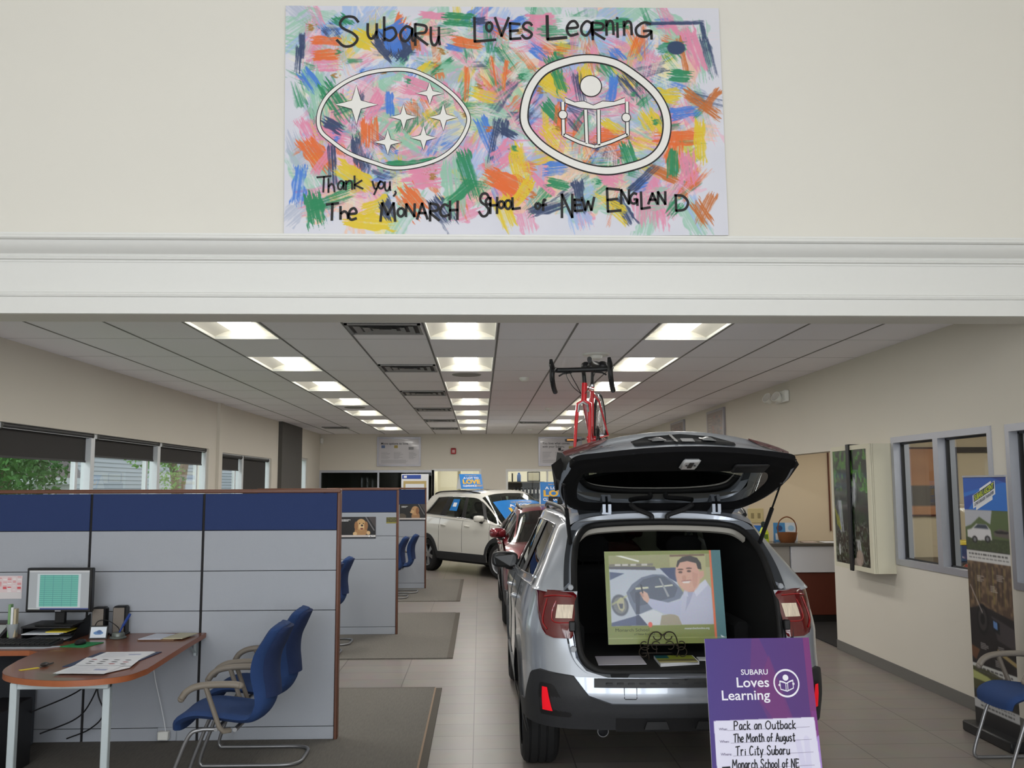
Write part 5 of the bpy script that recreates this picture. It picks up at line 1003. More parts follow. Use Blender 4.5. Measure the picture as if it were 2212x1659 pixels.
# cargo bay
b = MB(); b.box(-.60, .60, .13, 1.75, .66, .70); b.build('cargo_floor', M_cab, silver, smooth=False)
for k in (1, -1):
    b = MB(); pr = [(k * .60, .14, .68), (k * .60, .14, .95), (k * .60, .25, 1.18), (k * .585, .45, 1.36), (k * .55, .64, 1.50), (k * .50, 1.75, 1.50), (k * .60, 1.75, 1.15), (k * .60, 1.75, .68)]
    b.add(pr, [(0, 1, 2, 7), (2, 3, 6, 7), (3, 4, 5, 6)])
    b.box(k * .60 - .11 if k > 0 else k * .60, k * .60 if k > 0 else k * .60 + .11, .75, 1.3, .70, .90, bev=.03)
    b.build('cargo_side_trim', M_cab, silver, smooth=False)
b = MB(); b.grid(np.array([[(x, y, 1.548 + .02 * (1 - (x / .55) ** 2) + .03 * math.sin(min(1, (y - .7) / .6) * PI / 2)) for x in np.linspace(-.55, .55, 9)] for y in np.linspace(.70, 2.6, 12)])); b.build('headliner', M_head, silver)
b = MB(); hp = si[(si[:, 2] > 1.47)]; b.grid(np.array([[tuple(p_ + np.array([0, .012, -.012])), tuple(p_ + np.array([0, .03, -.05])), tuple(p_ + np.array([0, .08, -.062]))] for p_ in hp])); b.grid(np.array([[tuple((p_ + np.array([0, .012, -.012])) * [-1, 1, 1]), tuple((p_ + np.array([0, .03, -.05])) * [-1, 1, 1]), tuple((p_ + np.array([0, .08, -.062])) * [-1, 1, 1])] for p_ in hp])); b.build('rear_header_trim', M_head, silver)
for x in (-.30, .30):
    b = MB(); b.M = Matrix.Translation((x, 1.75, .62)) @ Matrix.Rotation(R(16), 4, 'X'); b.box(-.29, .29, -.06, .06, 0, .60, bev=.03); b.build('rear_seatback', M_cab, silver)
    b = MB(); b.M = Matrix.Translation((x * 1.15, 1.62, 1.23)) @ Matrix.Rotation(R(12), 4, 'X'); b.box(-.13, .13, -.04, .04, 0, .19, bev=.05); b.cyl((-.06, 0, -.08), (-.06, 0, .03), .007, 6); b.cyl((.06, 0, -.08), (.06, 0, .03), .007, 6); b.build('headrest', M_cab, silver)
# bumper step, tow cover, reflectors, lamps
b = MB(); rows = [[P(s, z, .004 + .006 * (z < .69)) for z in (.648, .66, .68, .697)] for s in np.linspace(0, .52, 20)]; rows = np.array(rows); b.grid(rows); b.grid(mirror_x(rows)); r2_ = np.array([[P(s, .697, .004), (P(s, .70)[0] * 1.0, .10, .705)] for s in np.linspace(0, .50, 20)]); b.grid(r2_); b.grid(mirror_x(r2_))
for k in range(-7, 8):
    if k: b.box(k * .062 - .018, k * .062 + .018, .0, .02, .668, .676)
b.build('bumper_step', M_clad, silver, angle=40)
b = MB(); sq = [(-.345, .585), (-.285, .585), (-.28, .59), (-.28, .645), (-.285, .65), (-.345, .65), (-.35, .645), (-.35, .59)]; b.tube([P(s, z, .001) for s, z in sq], .0022, 5, closed=True); b.build('tow_cover_gap', M_seal, silver)
for k in (1, -1):
    q = [(.835, .508), (.785, .503), (.80, .632), (.83, .634)] if False else None
    rows = [[P(k * s, z, .020) for s in np.linspace(a_, c_, 5)] for z, a_, c_ in [(.503, .765, .838), (.53, .772, .836), (.58, .782, .834), (.634, .795, .833)]]
    b = MB(); b.grid(np.array(rows)); b.build('bumper_reflector', M_reflr, silver)
    rows = [[P(k * s, z, .0155) for s in np.linspace(a_, c_, 8)] for z, a_, c_ in [(.475, .66, .862), (.49, .65, .868), (.60, .72, .866), (.645, .75, .862), (.655, .77, .85)]]
    b = MB(); b.grid(np.array(rows)); b.build('reflector_pocket', mat('pocket_black', (24, 24, 26), .5), silver)
    # lamp: boundary by z
    rows = []
    for z, a_, c_ in [(.905, .668, .80), (.92, .66, .86), (.95, .66, .90), (1.0, .66, .945), (1.05, .66, .985), (1.10, .66, 1.03), (1.14, .663, 1.07), (1.158, .70, 1.10), (1.168, .88, 1.11)]:
        rows.append([P(k * s, z, .014 if 0 < i < 13 else .0) for i, s in enumerate(np.linspace(a_, c_, 14))])
    b = MB(); b.grid(np.array(rows)); lp = b.build('tail_lamp', M_red, silver, angle=60)
    rows = [[P(k * s, z, .02) for s in np.linspace(.672, .80 - (1.09 - z) * .1, 6)] for z in np.linspace(1.015, 1.09, 5)]
    b = MB(); b.grid(np.array(rows)); b.build('reverse_lamp', M_clearlamp, lp)
    for pts in ([(.82, 1.11), (.83, 1.05), (.80, .995), (.67, .99)], [(.70, 1.135), (.84, 1.14), (.93, 1.13)], [(.90, 1.12), (.89, 1.0), (.84, .95)]):
        b = MB(); b.tube([P(k * s, z, .017) for s, z in spline(pts, 6)], .0045, 6); b.build('light_bar', mat('lamp_bright_red', (140, 10, 18), .25, coat=1.0, var=0), lp)
b = MB(); b.M = Matrix.Translation((-.46, .14, .385)) @ Matrix.Rotation(R(90), 4, 'X'); b.lathe([(.028, -.2), (.033, -.2), (.033, .02), (.028, .02), (.028, -.15), (0, -.15)], 18); b.build('exhaust_tip', mat('exhaust_steel', (90, 90, 92), .3, metal=.9), silver)
b = MB(); rows = np.array([[P(s, z, .018) for z in (.40, .44, .478)] for s in np.linspace(0, .40, 12)]); b.grid(rows); b.grid(mirror_x(rows))
for x in (-.17, .12): b.prism([(x - .07, .42), (x - .055, .462), (x + .055, .462), (x + .07, .42)], .0, .03, 'y')
b.build('bumper_diffuser', mat('diffuser_black', (20, 20, 22), .6), silver, angle=40)
# ---- raised tailgate
M_sil = sbody.data.materials[0]
gate = [None]
def zin(y): return 1.965 - .30 * (y + .35)
nx = 25; us = np.linspace(-1, 1, nx); cx = -.012
def rowB(u): x = u * .625; y = -.35 + .44 * x * x; return (x + cx, y, zin(y) + .004)
def rowC(u): x = u * .675; return (x + cx, .03 + .20 * x * x, 2.098 - .27 * x * x)
def lerp3(a, c, t): return tuple(a[i] + (c[i] - a[i]) * t for i in range(3))
rowsO = []
for u in us:
    B, Cc = rowB(u), rowC(u); col = [(B[0], B[1] + .015, B[2] - .006), B]
    for t_, bul in ((.15, .004), (.3, .007), (.42, .010), (.5, .004), (.62, -.006), (.8, -.004), (.93, .006)): q = lerp3(B, Cc, t_); col.append((q[0], q[1] - bul, q[2] + bul))
    col.append(Cc)
    for w_, y, z, hw in ((0, .16, 2.085, .69), (0, .30, 2.01, .69), (0, .45, 1.90, .66), (0, .60, 1.785, .61), (0, .74, 1.68, .57), (0, .80, 1.635, .55)): col.append((u * hw + cx, y + .06 * u * u * (1 - (y > .6)), z - (.10 * u * u if y < .5 else .03 * u * u)))
    rowsO.append(col)
RO = np.array(rowsO); b = MB(); nr_ = RO.shape[1]; b.grid(RO[:, :nr_ - 5]); b.grid(RO[:4, nr_ - 6:nr_ - 2]); b.grid(RO[-4:, nr_ - 6:nr_ - 2]); b.grid(RO[:, nr_ - 4:]); tg = b.build('tailgate', M_sil, silver, angle=40)
b = MB(); b.grid(RO[1:-1, nr_ - 4:] - np.array([0, .01, .018])); b.build('spoiler_underside', M_seal, tg)
# inner side
Lo = spline([(-.635, -.185, 0), (-.50, -.25, 0), (-.25, -.325, 0), (0, -.352, 0), (.25, -.325, 0), (.50, -.25, 0), (.605, -.185, 0), (.645, .0, 0), (.665, .20, 0), (.655, .42, 0), (.60, .64, 0), (.50, .79, 0), (.25, .81, 0), (0, .815, 0), (-.25, .81, 0), (-.52, .79, 0), (-.62, .64, 0), (-.675, .42, 0), (-.69, .20, 0), (-.67, .0, 0)], 8, True)
Lg = spline([(-.55, .03, 0), (-.45, .015, 0), (-.22, .005, 0), (0, .0, 0), (.22, .005, 0), (.42, .012, 0), (.50, .03, 0), (.54, .12, 0), (.555, .25, 0), (.545, .42, 0), (.52, .56, 0), (.44, .64, 0), (.22, .66, 0), (0, .665, 0), (-.22, .66, 0), (-.46, .64, 0), (-.54, .56, 0), (-.565, .42, 0), (-.575, .25, 0), (-.57, .12, 0)], 8, True)
def onp(p, d=0.0): return (p[0], p[1], zin(p[1]) + d)
b = MB(); ring = []; n = len(Lo)
for i in range(n):
    a, g = Lo[i], Lg[i]; rr = [onp(a, .03), onp(a, .0)] + [onp(a + (g - a) * t_, d_) for t_, d_ in ((.12, -.004), (.26, -.005), (.30, -.010), (.6, -.011), (.9, -.005), (1.0, .006))]
    ring.append(rr)
for i in range(n):
    j = (i + 1) % n; p_ = Lo[i]; side = p_[1] > -.10
    for k in range(7):
        b.add([ring[i][k], ring[j][k], ring[j][k + 1], ring[i][k + 1]], [(0, 1, 2, 3)], 0 if (k in (0, 1) and side) else 1)
b.build('inner_trim', [mat('painted_edge', (136, 146, 162), .4, metal=.15, coat=.6, var=.0), mat('tailgate_trim_black', (20, 20, 22), .9, var=.05, spec=.15)], tg, angle=50)
b = MB(); b.add([onp(p_, .006) for p_ in Lg], [tuple(range(n))]); b.build('rear_glass', glass('rear_glass_tint', (150, 156, 150), .86), tg, smooth=False)
b = MB()
for k, sgn in ((0, -1), (-1, 1)):
    edge = RO[k]; ys = edge[:, 1]; iny = np.linspace(-.185, .80, 15); out = []
    for y in iny:
        e = edge[np.argmin(abs(edge[1:, 1] - y)) + 1]; xi = float(np.interp(y, [-.185, 0, .2, .42, .64, .8], [-.635, -.67, -.69, -.675, -.62, -.53] if sgn < 0 else [.605, .645, .665, .655, .60, .51]))
        ez = float(np.interp(y, np.sort(edge[1:, 1]), edge[1:, 2][np.argsort(edge[1:, 1])])); ex = float(np.interp(y, np.sort(edge[1:, 1]), edge[1:, 0][np.argsort(edge[1:, 1])]))
        out.append([(ex, y, max(ez, zin(y) + .012)), ((ex * .6 + xi * .4) + sgn * .006, y, (max(ez, zin(y)) + zin(y)) / 2 + .01), (xi, y, zin(y) + .006)])
    b.grid(np.array(out))
b.build('side_edge', M_seal, tg, angle=60)
for sgn in (-1, 1):
    b = MB(); q = [(.735, .10, 1.905), (.685, .02, 1.945), (.665, .06, 1.90), (.665, .15, 1.81), (.70, .18, 1.825), (.70, .42, 1.84), (.66, .46, 1.80), (.665, .44, 1.76), (.69, .40, 1.75)]
    q = [(sgn * x + cx, y, z) for x, y, z in q]; b.add(q, [(0, 1, 2, 3, 4), (0, 4, 8, 5), (0, 5, 6, 1), (4, 3, 7, 8), (5, 8, 7, 6), (1, 6, 7, 3, 2)]); b.build('corner_garnish', M_black, tg, smooth=False)
# skin lookup on the lower panel: (u, t) with t 0 at the bottom edge, 1 at the crest
def SK(u, t, d=.004):
    B, Cc = rowB(u), rowC(u); q = lerp3(B, Cc, t); bul = float(np.interp(t, [0, .15, .3, .42, .5, .62, .8, .93, 1], [0, .004, .007, .010, .004, -.006, -.004, .006, 0])); n_ = np.array([0, -.30, .95]); n_ = np.array([0, -(Cc[2] - B[2]), Cc[1] - B[1]]); n_ /= np.linalg.norm(n_)
    return (q[0] + n_[0] * d, q[1] - bul + n_[1] * d, q[2] + bul + n_[2] * d)
for k in (1, -1):
    b = MB(); rows = [[SK(k * u, t_, .008) for t_ in np.linspace(lo, hi, 6)] for u, lo, hi in [(1.0, .55, .97), (.97, .52, 1.0), (.9, .58, 1.01), (.8, .66, 1.01), (.7, .78, 1.0), (.62, .88, .99)]]; b.grid(np.array(rows)); b.build('gate_lamp', M_red, tg)
b = MB(); rows = [[SK(u, t_, .005) for t_ in np.linspace(lo, hi, 6)] for u, lo, hi in [(-.46, .30, .55), (-.44, .27, .66), (-.30, .26, .80), (0, .26, .83), (.28, .26, .80), (.41, .27, .66), (.43, .30, .55)]]; b.grid(np.array(rows)); pr_ = b.build('plate_recess', mat('plate_recess_black', (24, 26, 29), .75, spec=.25), tg, angle=60)
for u in (-.24, .20):
    b = MB(); rows = [[SK(u + du, t_, .012 + .012 * math.cos(du * 30) * math.sin((t_ - .36) * PI / .28)) for t_ in np.linspace(.36, .64, 6)] for du in np.linspace(-.06, .06, 7)]; b.grid(np.array(rows)); b.build('plate_lamp', mat('plate_lamp_lens', (112, 114, 116), .35, var=.3, scale=80), pr_)
b = MB(); b.add([SK(-.05, .30, .012), SK(.06, .30, .012), SK(.06, .46, .012), SK(-.05, .46, .012)], [(0, 1, 2, 3)]); b.build('gate_release', mat('release_grey', (70, 74, 80), .4), pr_, smooth=False)
b = MB(); b.add([SK(-.11, .29, .014), SK(-.085, .29, .014), SK(-.085, .78, .014), SK(-.11, .78, .014)], [(0, 1, 2, 3)]); b.build('camera_pod', M_black, pr_, smooth=False)
for s, u0, w_ in (('SUBARU', -.92, .30), ('OUTBACK', .60, .34)):
    b = MB(); put_text(b, s, 0, 0, 1, w=1.0, T=lambda a, c: SK(u0 + a * w_, (.40 + .16 * abs(u0 + a * w_ - 0) * 0 + .0) + .22 * c + .10 * 0, .013), bold=.03); b.build('model_badge', M_chrome, tg, smooth=False)
# latch, grip, wiper-side bits, hinges, hoses, struts
lt = MB(); lt.M = Matrix.Translation((.005, -.20, zin(-.20) - .018)) @ Matrix.Rotation(R(-16.7), 4, 'X'); lt.box(-.05, .05, -.075, .075, -.012, .01, bev=.012); lt.box(-.012, .012, -.06, .03, -.016, -.010, 1); lt.box(-.028, -.018, -.02, -.01, -.018, -.01, 1); lt.box(.018, .028, -.02, -.01, -.018, -.01, 1); lt.build('latch', [mat('latch_steel', (214, 216, 218), .3, metal=.3), M_black], tg)
lt = MB(); lt.M = Matrix.Translation((.36, -.10, zin(-.10) - .02)) @ Matrix.Rotation(R(-16.7), 4, 'X'); lt.box(-.10, .10, -.10, .02, -.014, .01, bev=.01); lt.build('grip_pocket', M_black, tg)
for x in (-.35, .36):
    lt = MB(); lt.box(x - .03, x + .03, .66, .80, 1.60, 1.612); lt.box(x - .028, x - .008, .64, .80, 1.612, 1.665); lt.box(x + .008, x + .028, .64, .80, 1.612, 1.665); lt.build('hinge', mat('hinge_silver', (150, 156, 166), .35, metal=.5), silver, smooth=False)
for k in (1, -1):
    lt = MB(); lt.tube(spline([(k * .20, .62, 1.665), (k * .15, .66, 1.63), (k * .06, .70, 1.595), (k * .05, .70, 1.565)], 6), .016, 8); lt.build('wire_hose', M_dark, silver)
    st = MB(); a_, c_ = Vector((k * .655 + cx, .20, 1.795)), Vector((k * .60, .52, 1.43)); m_ = a_.lerp(c_, .42); st.cyl(a_, m_, .006, 8, 1); st.cyl(m_, c_, .013, 10, 0); st.ell(tuple(a_), (.014, .014, .014), 8, 6); st.ell(tuple(c_), (.014, .014, .014), 8, 6); st.build('gas_strut', [M_black, mat('strut_rod', (60, 60, 62), .2, metal=.8)], silver)
# ---- the other two cars
red, GR, _ = car('red_car', 'dark red car facing this way behind the silver wagon', (1.19, 16.15, 0), PI, paint('red_paint', (112, 10, 26), .35), .72, True)
white, GW, _ = car('white_suv', 'white sport utility car angled toward the aisle past the cubicles', (-.958, 21.89, 0), R(215), mat('white_paint', (222, 220, 212), .25, var=0, coat=1.0), 1.08, True)
b = MB(); W = np.concatenate([GW[NU + 6:4 * NU + 4, 5 * NV + 2:6 * NV + 1]], 0); W = offs(W, .004); b.grid(W); b.grid(mirror_x(W)); b.build('sunroof', mat('sunroof_glass', (30, 32, 34), .06, var=0), white)
# sale signs
M_sblue = mat('sign_blue', (32, 120, 196), .35, var=.01); M_sgold = mat('sign_gold', (222, 176, 50), .4); M_swhite = mat('sign_white', (234, 236, 238), .5)
def sale_text(b, T, s=1.0):
    put_text(b, 'THE SUBARU LOVE', 0, .40 * s, .022 * s, 'c', 2, .01, T=T); put_text(b, 'A LOT TO', 0, .31 * s, .055 * s, 'c', 1, .03, T=T); put_text(b, 'LOVE', 0, .165 * s, .12 * s, 'c', 2, .05, T=T); put_text(b, 'CLEARANCE', -.055 * s, .07 * s, .055 * s, 'c', 1, .03, .32 * s, T=T); put_text(b, 'EVENT', .18 * s, .07 * s, .055 * s, 'c', 2, .02, .14 * s, T=T)
def tent_sign(label, loc, rz, w_, h_, lean):
    t = thing('sale_sign', label, 'sign', loc, rz, 'blue sale signs on car roofs'); hw = w_ / 2; d = h_ * math.tan(R(lean))
    for k, nm in ((-1, 'front_board'), (1, 'back_board')):
        b = MB(); b.add([(-hw, k * d, 0), (hw, k * d, 0), (hw, k * .01, h_), (-hw, k * .01, h_), (-hw, k * (d - .008), 0), (hw, k * (d - .008), 0), (hw, k * .003, h_), (-hw, k * .003, h_)], [(0, 1, 2, 3), (7, 6, 5, 4), (0, 4, 5, 1), (1, 5, 6, 2), (2, 6, 7, 3), (3, 7, 4, 0)]); o = b.build(nm, M_sblue, t, smooth=False)
        b = MB(); sale_text(b, lambda u, v: (u * -k, k * (d + (.01 - d) * (v * h_ / .46) / h_ + .003), v * h_ / .46), 1.0 * w_ / .54 if False else 1.0); b.build('lettering', [M_sblue, M_swhite, M_sgold], o, smooth=False)
    for k in (-1, 1): b = MB(); b.add([(k * hw, -d, .0), (k * hw, d, .0), (k * hw, 0, h_)], [(0, 1, 2)]); b.build('end_panel', M_swhite, t, smooth=False)
tent_sign('blue clearance sign standing on the white car roof', (-.21, 20.05, 1.735), R(28), .52, .31, 20)
tent_sign('blue clearance sign standing on the red car roof', (1.13, 13.95, 1.525), R(5), .50, .32, 14)
# sign inside the white windshield, window tag, tag in the red windshield
Wg = offs(np.concatenate([mirror_x(GW[5 * NU:6 * NU + 1, 2 * NV + 2:])[:, :-1], GW[5 * NU:6 * NU + 1, 2 * NV + 2:][:, ::-1]], 1), .006)   # [u top->cowl][v across]
nW = Wg.shape[1]
def WS(x, z):       # x 0..1 along the glass seen from outside, z 0 at the cowl, 1 at the roof
    fu = (1 - z) * NU; fv = (1 - x) * (nW - 1); i, j = min(int(fu), NU - 1), min(int(fv), nW - 2); a, c = fu - i, fv - j
    p_ = Wg[i, j] * (1 - a) * (1 - c) + Wg[i + 1, j] * a * (1 - c) + Wg[i, j + 1] * (1 - a) * c + Wg[i + 1, j + 1] * a * c; return tuple(p_)
wsn = thing('windshield_sign', 'blue clearance sign filling the white car windshield', 'sign', (-.958, 21.89, 0), R(215)); b = MB(); rows = np.array([[np.array(WS(x, z)) for z in np.linspace(.10, .70, 7)] for x in np.linspace(.13, .92, 16)]); b.grid(rows); o = b.build('sheet', M_sblue, wsn)
b = MB(); Wg = Wg + np.array([0, .004, .006]); sale_text(b, lambda u, v: WS(.52 + u * 1.25, .08 + v * 1.3), 1.0); b.build('lettering', [M_sblue, M_swhite, M_sgold], o, smooth=False)
wt = thing('window_tag', 'small blue and white tag on the white car rear side window', 'tag', (-.958, 21.89, 0), R(215)); Q = offs(sub(GW, 2 * NU + 7, 3 * NU - 4 + 4, NV, 2 * NV), .006)
Qt = offs(sub(GW, 3 * NU - 4 + 6, 3 * NU + 6, NV + 2, 2 * NV - 1), .006)
b = MB(); b.grid(Qt); b.build('sheet', M_sblue, wt); b = MB(); b.grid(offs(Qt[1:4, 1:3], .003)); b.build('white_panel', M_swhite, wt)
rt = thing('windshield_tag', 'plain blue tag hanging in the red car windshield', 'tag', (1.19, 16.15, 0), PI); Qr = offs(GR[5 * NU + 3:5 * NU + 8, 5 * NV:5 * NV + 6], -.03); b = MB(); b.grid(Qr); b.build('sheet', M_sblue, rt)
# ============================================================ BICYCLE AND RACK ON THE WAGON
CO = Vector((1.165, 5.45, 0))
M_bred = mat('bike_red', (198, 18, 34), .25, coat=1.0, var=0); M_bblk = mat('bike_black', (20, 20, 21), .5, var=.05); M_bsil = mat('bike_silver', (190, 192, 196), .25, metal=.8)
rk = thing('roof_rack', 'black roof rack with crossbars and a bicycle tray on the silver wagon', 'roof rack', tuple(CO))
for y in (1.25, 2.15):
    b = MB(); b.tube([(-.605, y, 1.69), (.605, y, 1.69)], .015, 10, flat=.6); b.build('crossbar', M_bblk, rk, angle=60)
    for s_ in (-1, 1): b = MB(); b.box(s_ * .60 - .018, s_ * .60 + .018, y - .02, y + .02, 1.655, 1.70, bev=.004); b.build('rack_foot', M_bblk, rk)
for y, x in ((1.25, -.42), (2.15, -.20)): b = MB(); b.box(x - .03, x + .03, y - .02, y + .02, 1.695, 1.80, bev=.004); b.build('tray_support', M_bblk, rk)
b = MB(); b.tube([(-.47, 1.05, 1.80), (-.125, 2.45, 1.815)], .035, 8, flat=.5); b.build('tray', M_bsil, rk, angle=60)
b = MB(); b.box(-.51, -.41, 1.10, 1.18, 1.81, 1.98, bev=.008); b.build('fork_clamp', M_bblk, rk)
bk = thing('road_bicycle', 'red road bicycle with drop handlebars standing on the wagon roof, front wheel removed', 'bicycle', tuple(CO))
V = Vector; n_ = V((.966, -.26, 0)); f_ = V((-.26, -.966, 0))
H1, H2, S_, BB, AX = V((-.415, 1.27, 2.515)), V((-.424, 1.245, 2.385)), V((-.303, 1.76, 2.55)), V((-.315, 1.72, 2.14)), V((-.20, 2.12, 2.185))
b = MB(); b.cyl(H1, H2, .021, 12); b.tube([H1 - V((0, 0, .03)), S_ - V((0, 0, .03))], .0165, 12); b.tube([H2 + V((0, 0, .02)), BB], .020, 12); b.tube([S_, BB], .0165, 12); b.cyl(BB - n_ * .035, BB + n_ * .035, .022, 12)
for k in (1, -1):
    b.tube([S_ - V((0, 0, .05)), S_.lerp(AX, .3) + n_ * .035 * k, AX + n_ * .065 * k], [.010, .009, .008], 8); b.tube([BB, BB.lerp(AX, .35) + n_ * .045 * k, AX + n_ * .065 * k], [.012, .010, .008], 8)
fr = b.build('frame', M_bred, bk, angle=60)
b = MB()
for k, s in ((0, 'LEMOND'),): 
    a, c = H2.lerp(BB, .22), H2.lerp(BB, .80); d = (c - a); L = d.length; d.normalize(); o = V((-.62, -.75, .2)).normalized(); o = (o - d * o.dot(d)).normalized(); w_ = o.cross(d)
    for q in range(7): 
        for e in range(3): p_ = a + d * L * (q + .12 + e * .25) / 7 + o * .0205; b.add([p_ + w_ * .010, p_ + w_ * -.010, p_ + w_ * -.010 + d * .006, p_ + w_ * .010 + d * .006], [(0, 1, 2, 3)])
    p0, p1 = H1.lerp(S_, .06), H1.lerp(S_, .42); dz = V((0, 0, -.03)); nn = n_ * -.0175; b.add([p0 + dz + nn + V((0, 0, .008)), p1 + dz + nn + V((0, 0, .008)), p1 + dz + nn - V((0, 0, .008)), p0 + dz + nn - V((0, 0, .008))], [(0, 1, 2, 3)])
b.build('white_decal', mat('decal_white', (226, 226, 226), .4), fr, smooth=False)
b = MB(); D = V((-.455, 1.15, 2.0))
for k in (1, -1): b.tube([tuple(H2), tuple(H2 - V((0, 0, .02)) + n_ * .045 * k), tuple(H2.lerp(D, .5) + n_ * .05 * k), tuple(D + n_ * .05 * k)], [.016, .014, .013, .009], 8)
b.build('fork', M_bred, bk, angle=60)
b = MB(); b.cyl(H1, H1 + V((-.003, .01, .075)), .016, 12); HB = V((-.432, 1.20, 2.605)); b.tube([H1 + V((-.003, .01, .065)), HB], .015, 10); b.build('stem', M_bblk, bk)
b = MB(); pts = []
for k in (-1, 1):
    e = [HB, HB + n_ * .10 * k, HB + n_ * .185 * k + V((0, 0, .002)), HB + n_ * .205 * k + f_ * .035 + V((0, 0, .004)), HB + n_ * .205 * k + f_ * .085 - V((0, 0, .01)), HB + n_ * .207 * k + f_ * .095 - V((0, 0, .055)), HB + n_ * .208 * k + f_ * .06 - V((0, 0, .10)), HB + n_ * .208 * k + f_ * .01 - V((0, 0, .135)), HB + n_ * .208 * k - f_ * .03 - V((0, 0, .15))]
    b.tube(spline([tuple(p) for p in e], 5), .0185, 10)
hb = b.build('handlebar', M_bblk, bk, angle=60)
for k in (-1, 1):
    b = MB(); q = HB + n_ * .205 * k + f_ * .07; b.tube([tuple(q), tuple(q + f_ * .05 + V((0, 0, .025))), tuple(q + f_ * .075 + V((0, 0, .06)))], [.018, .02, .012], 8); b.tube(spline([tuple(q + f_ * .07 + V((0, 0, .03))), tuple(q + f_ * .095 - V((0, 0, .02))), tuple(q + f_ * .08 - V((0, 0, .09)))], 4), .007, 6); b.build('brake_hood', M_bblk, hb, angle=60)
    b = MB(); q = HB + n_ * .08 * k; b.tube([tuple(q), tuple(q + f_ * .02 - V((0, 0, .02))), tuple(q + n_ * .06 * k + f_ * .03 - V((0, 0, .028))), tuple(q + n_ * .09 * k + f_ * .03 - V((0, 0, .045)))], .006, 6); b.build('top_brake_lever', M_bblk, hb)
b = MB()
for k, dx in ((1, .0), (-1, .012), (-1, -.02)): q = HB + n_ * .09 * k; b.tube(spline([tuple(q), tuple(q + f_ * .06 - V((0, 0, .04)) + n_ * dx), tuple(H1 + f_ * .09 + n_ * (.05 * k + dx) - V((0, 0, .03))), tuple(H2 + f_ * .03 + V((0, 0, .05)) + n_ * .015 * k)], 6), .003, 5)
b.build('brake_cable', M_bblk, bk)
b = MB(); SP = S_ + V((.008, .03, .135)); b.cyl(S_, SP, .0135, 12); b.build('seat_post', M_bblk, bk); b = MB(); b.lathe([(.017, -.012), (.021, -.008), (.021, .008), (.017, .012)], 14, M=Matrix.Translation(S_)); b.build('seat_collar', M_bsil, bk)
b = MB(); rows = []
for t_ in np.linspace(0, 1, 12):
    w_ = .018 + .052 * max(0, (t_ - .35) / .65) ** 1.4; c = SP + V((0, 0, .045)) + f_ * (.15 - .27 * t_) + V((0, 0, .012 * (t_ - .5) ** 2 * 4)); rows.append([tuple(c + n_ * w_ * math.cos(a) + V((0, 0, (.02 if math.sin(a) > 0 else .03) * math.sin(a) - (.02 * abs(math.cos(a)) ** 2 * t_)))) for a in np.linspace(0, 2 * PI, 15)[:-1]])
b.grid(np.array(rows), closed_v=True); b.add(rows[0], [tuple(range(14))]); b.add(rows[-1], [tuple(range(14))]); b.tube([tuple(SP + f_ * .08 + V((0, 0, .01))), tuple(SP - f_ * .07 + V((0, 0, .01)))], .006, 6); b.build('saddle', M_bblk, bk, angle=60)
b = MB()
for k in (1, -1): b.ell(tuple(SP - f_ * .115 + n_ * .064 * k + V((0, 0, .034))), (.046, .04, .04), 14, 8)
b.build('saddle_wing', M_bblk, bk)
# rear wheel
RM = Matrix.Translation(AX) @ Matrix(((n_.x, -f_.x, 0, 0), (n_.y, -f_.y, 0, 0), (0, 0, 1, 0), (0, 0, 0, 1))) @ Matrix.Rotation(R(90), 4, 'Y')
b = MB(); tor = lambda r_, w_, h_: [(r_ + h_ * math.sin(a), w_ * math.cos(a)) for a in np.linspace(0, 2 * PI, 11)]
b.lathe(tor(.332, .0125, .0125), 48, M=RM); tw = b.build('rear_tyre', M_tyre, bk, angle=60); b = MB(); b.lathe(tor(.306, .008, .014), 48, M=RM); b.build('rim', M_bsil, tw, angle=50); b = MB(); b.cyl(AX - n_ * .06, AX + n_ * .06, .014, 12); b.lathe([(.0, .035), (.02, .035), (.022, .03), (.022, -.03), (.02, -.035), (0, -.035)], 14, M=RM); b.build('hub', M_bsil, tw)
b = MB()
for k in range(24): a = 2 * PI * k / 24; a2 = a + (.35 if k % 2 else -.35); e = .028 if k % 4 < 2 else -.028; b.cyl(RM @ V((.02 * math.cos(a2), .02 * math.sin(a2), e)), RM @ V((.296 * math.cos(a), .296 * math.sin(a), 0)), .0012, 4)
b.build('spokes', M_bsil, tw)
b = MB(); b.lathe([(.05, .042), (.052, .046), (.04, .055), (.025, .06), (0, .06), (0, .04)], 24, M=RM); b.build('cassette', M_rimd, bk, angle=20)
BM = Matrix.Translation(BB) @ (Matrix.Translation(-AX) @ RM)
b = MB(); b.lathe([(.085, .045), (.098, .046), (.098, .050), (.085, .051), (.085, .045)], 40, M=BM); b.lathe([(0, .04), (.03, .045), (.03, .055), (0, .056)], 16, M=BM)
for k in range(5): a = 2 * PI * k / 5; b.cyl(BM @ V((.02 * math.cos(a), .02 * math.sin(a), .05)), BM @ V((.09 * math.cos(a), .09 * math.sin(a), .048)), .008, 6)
b.build('chainring', M_bblk, bk, angle=30)
for k in (1, -1):
    e = BB + n_ * .075 * -k + f_ * (.165 * k * .9) + V((0, 0, -.015 if k > 0 else -.09)); b = MB(); b.tube([tuple(BB + n_ * .06 * -k), tuple(e)], [.014, .011], 8, flat=.6); cr = b.build('crank_arm', M_bsil if False else M_bblk, bk); c = e + n_ * .055 * -k
    b = MB(); b.M = Matrix.Translation(c) @ Matrix.Rotation(R(-15), 4, 'Z'); b.box(-.045, .045, -.035, .035, -.012, .012, bev=.004); b.box(-.028, .028, -.0365, -.0355, -.007, .007, 1); b.build('pedal', [M_bblk, mat('pedal_reflector', (232, 150, 20), .3)], cr)
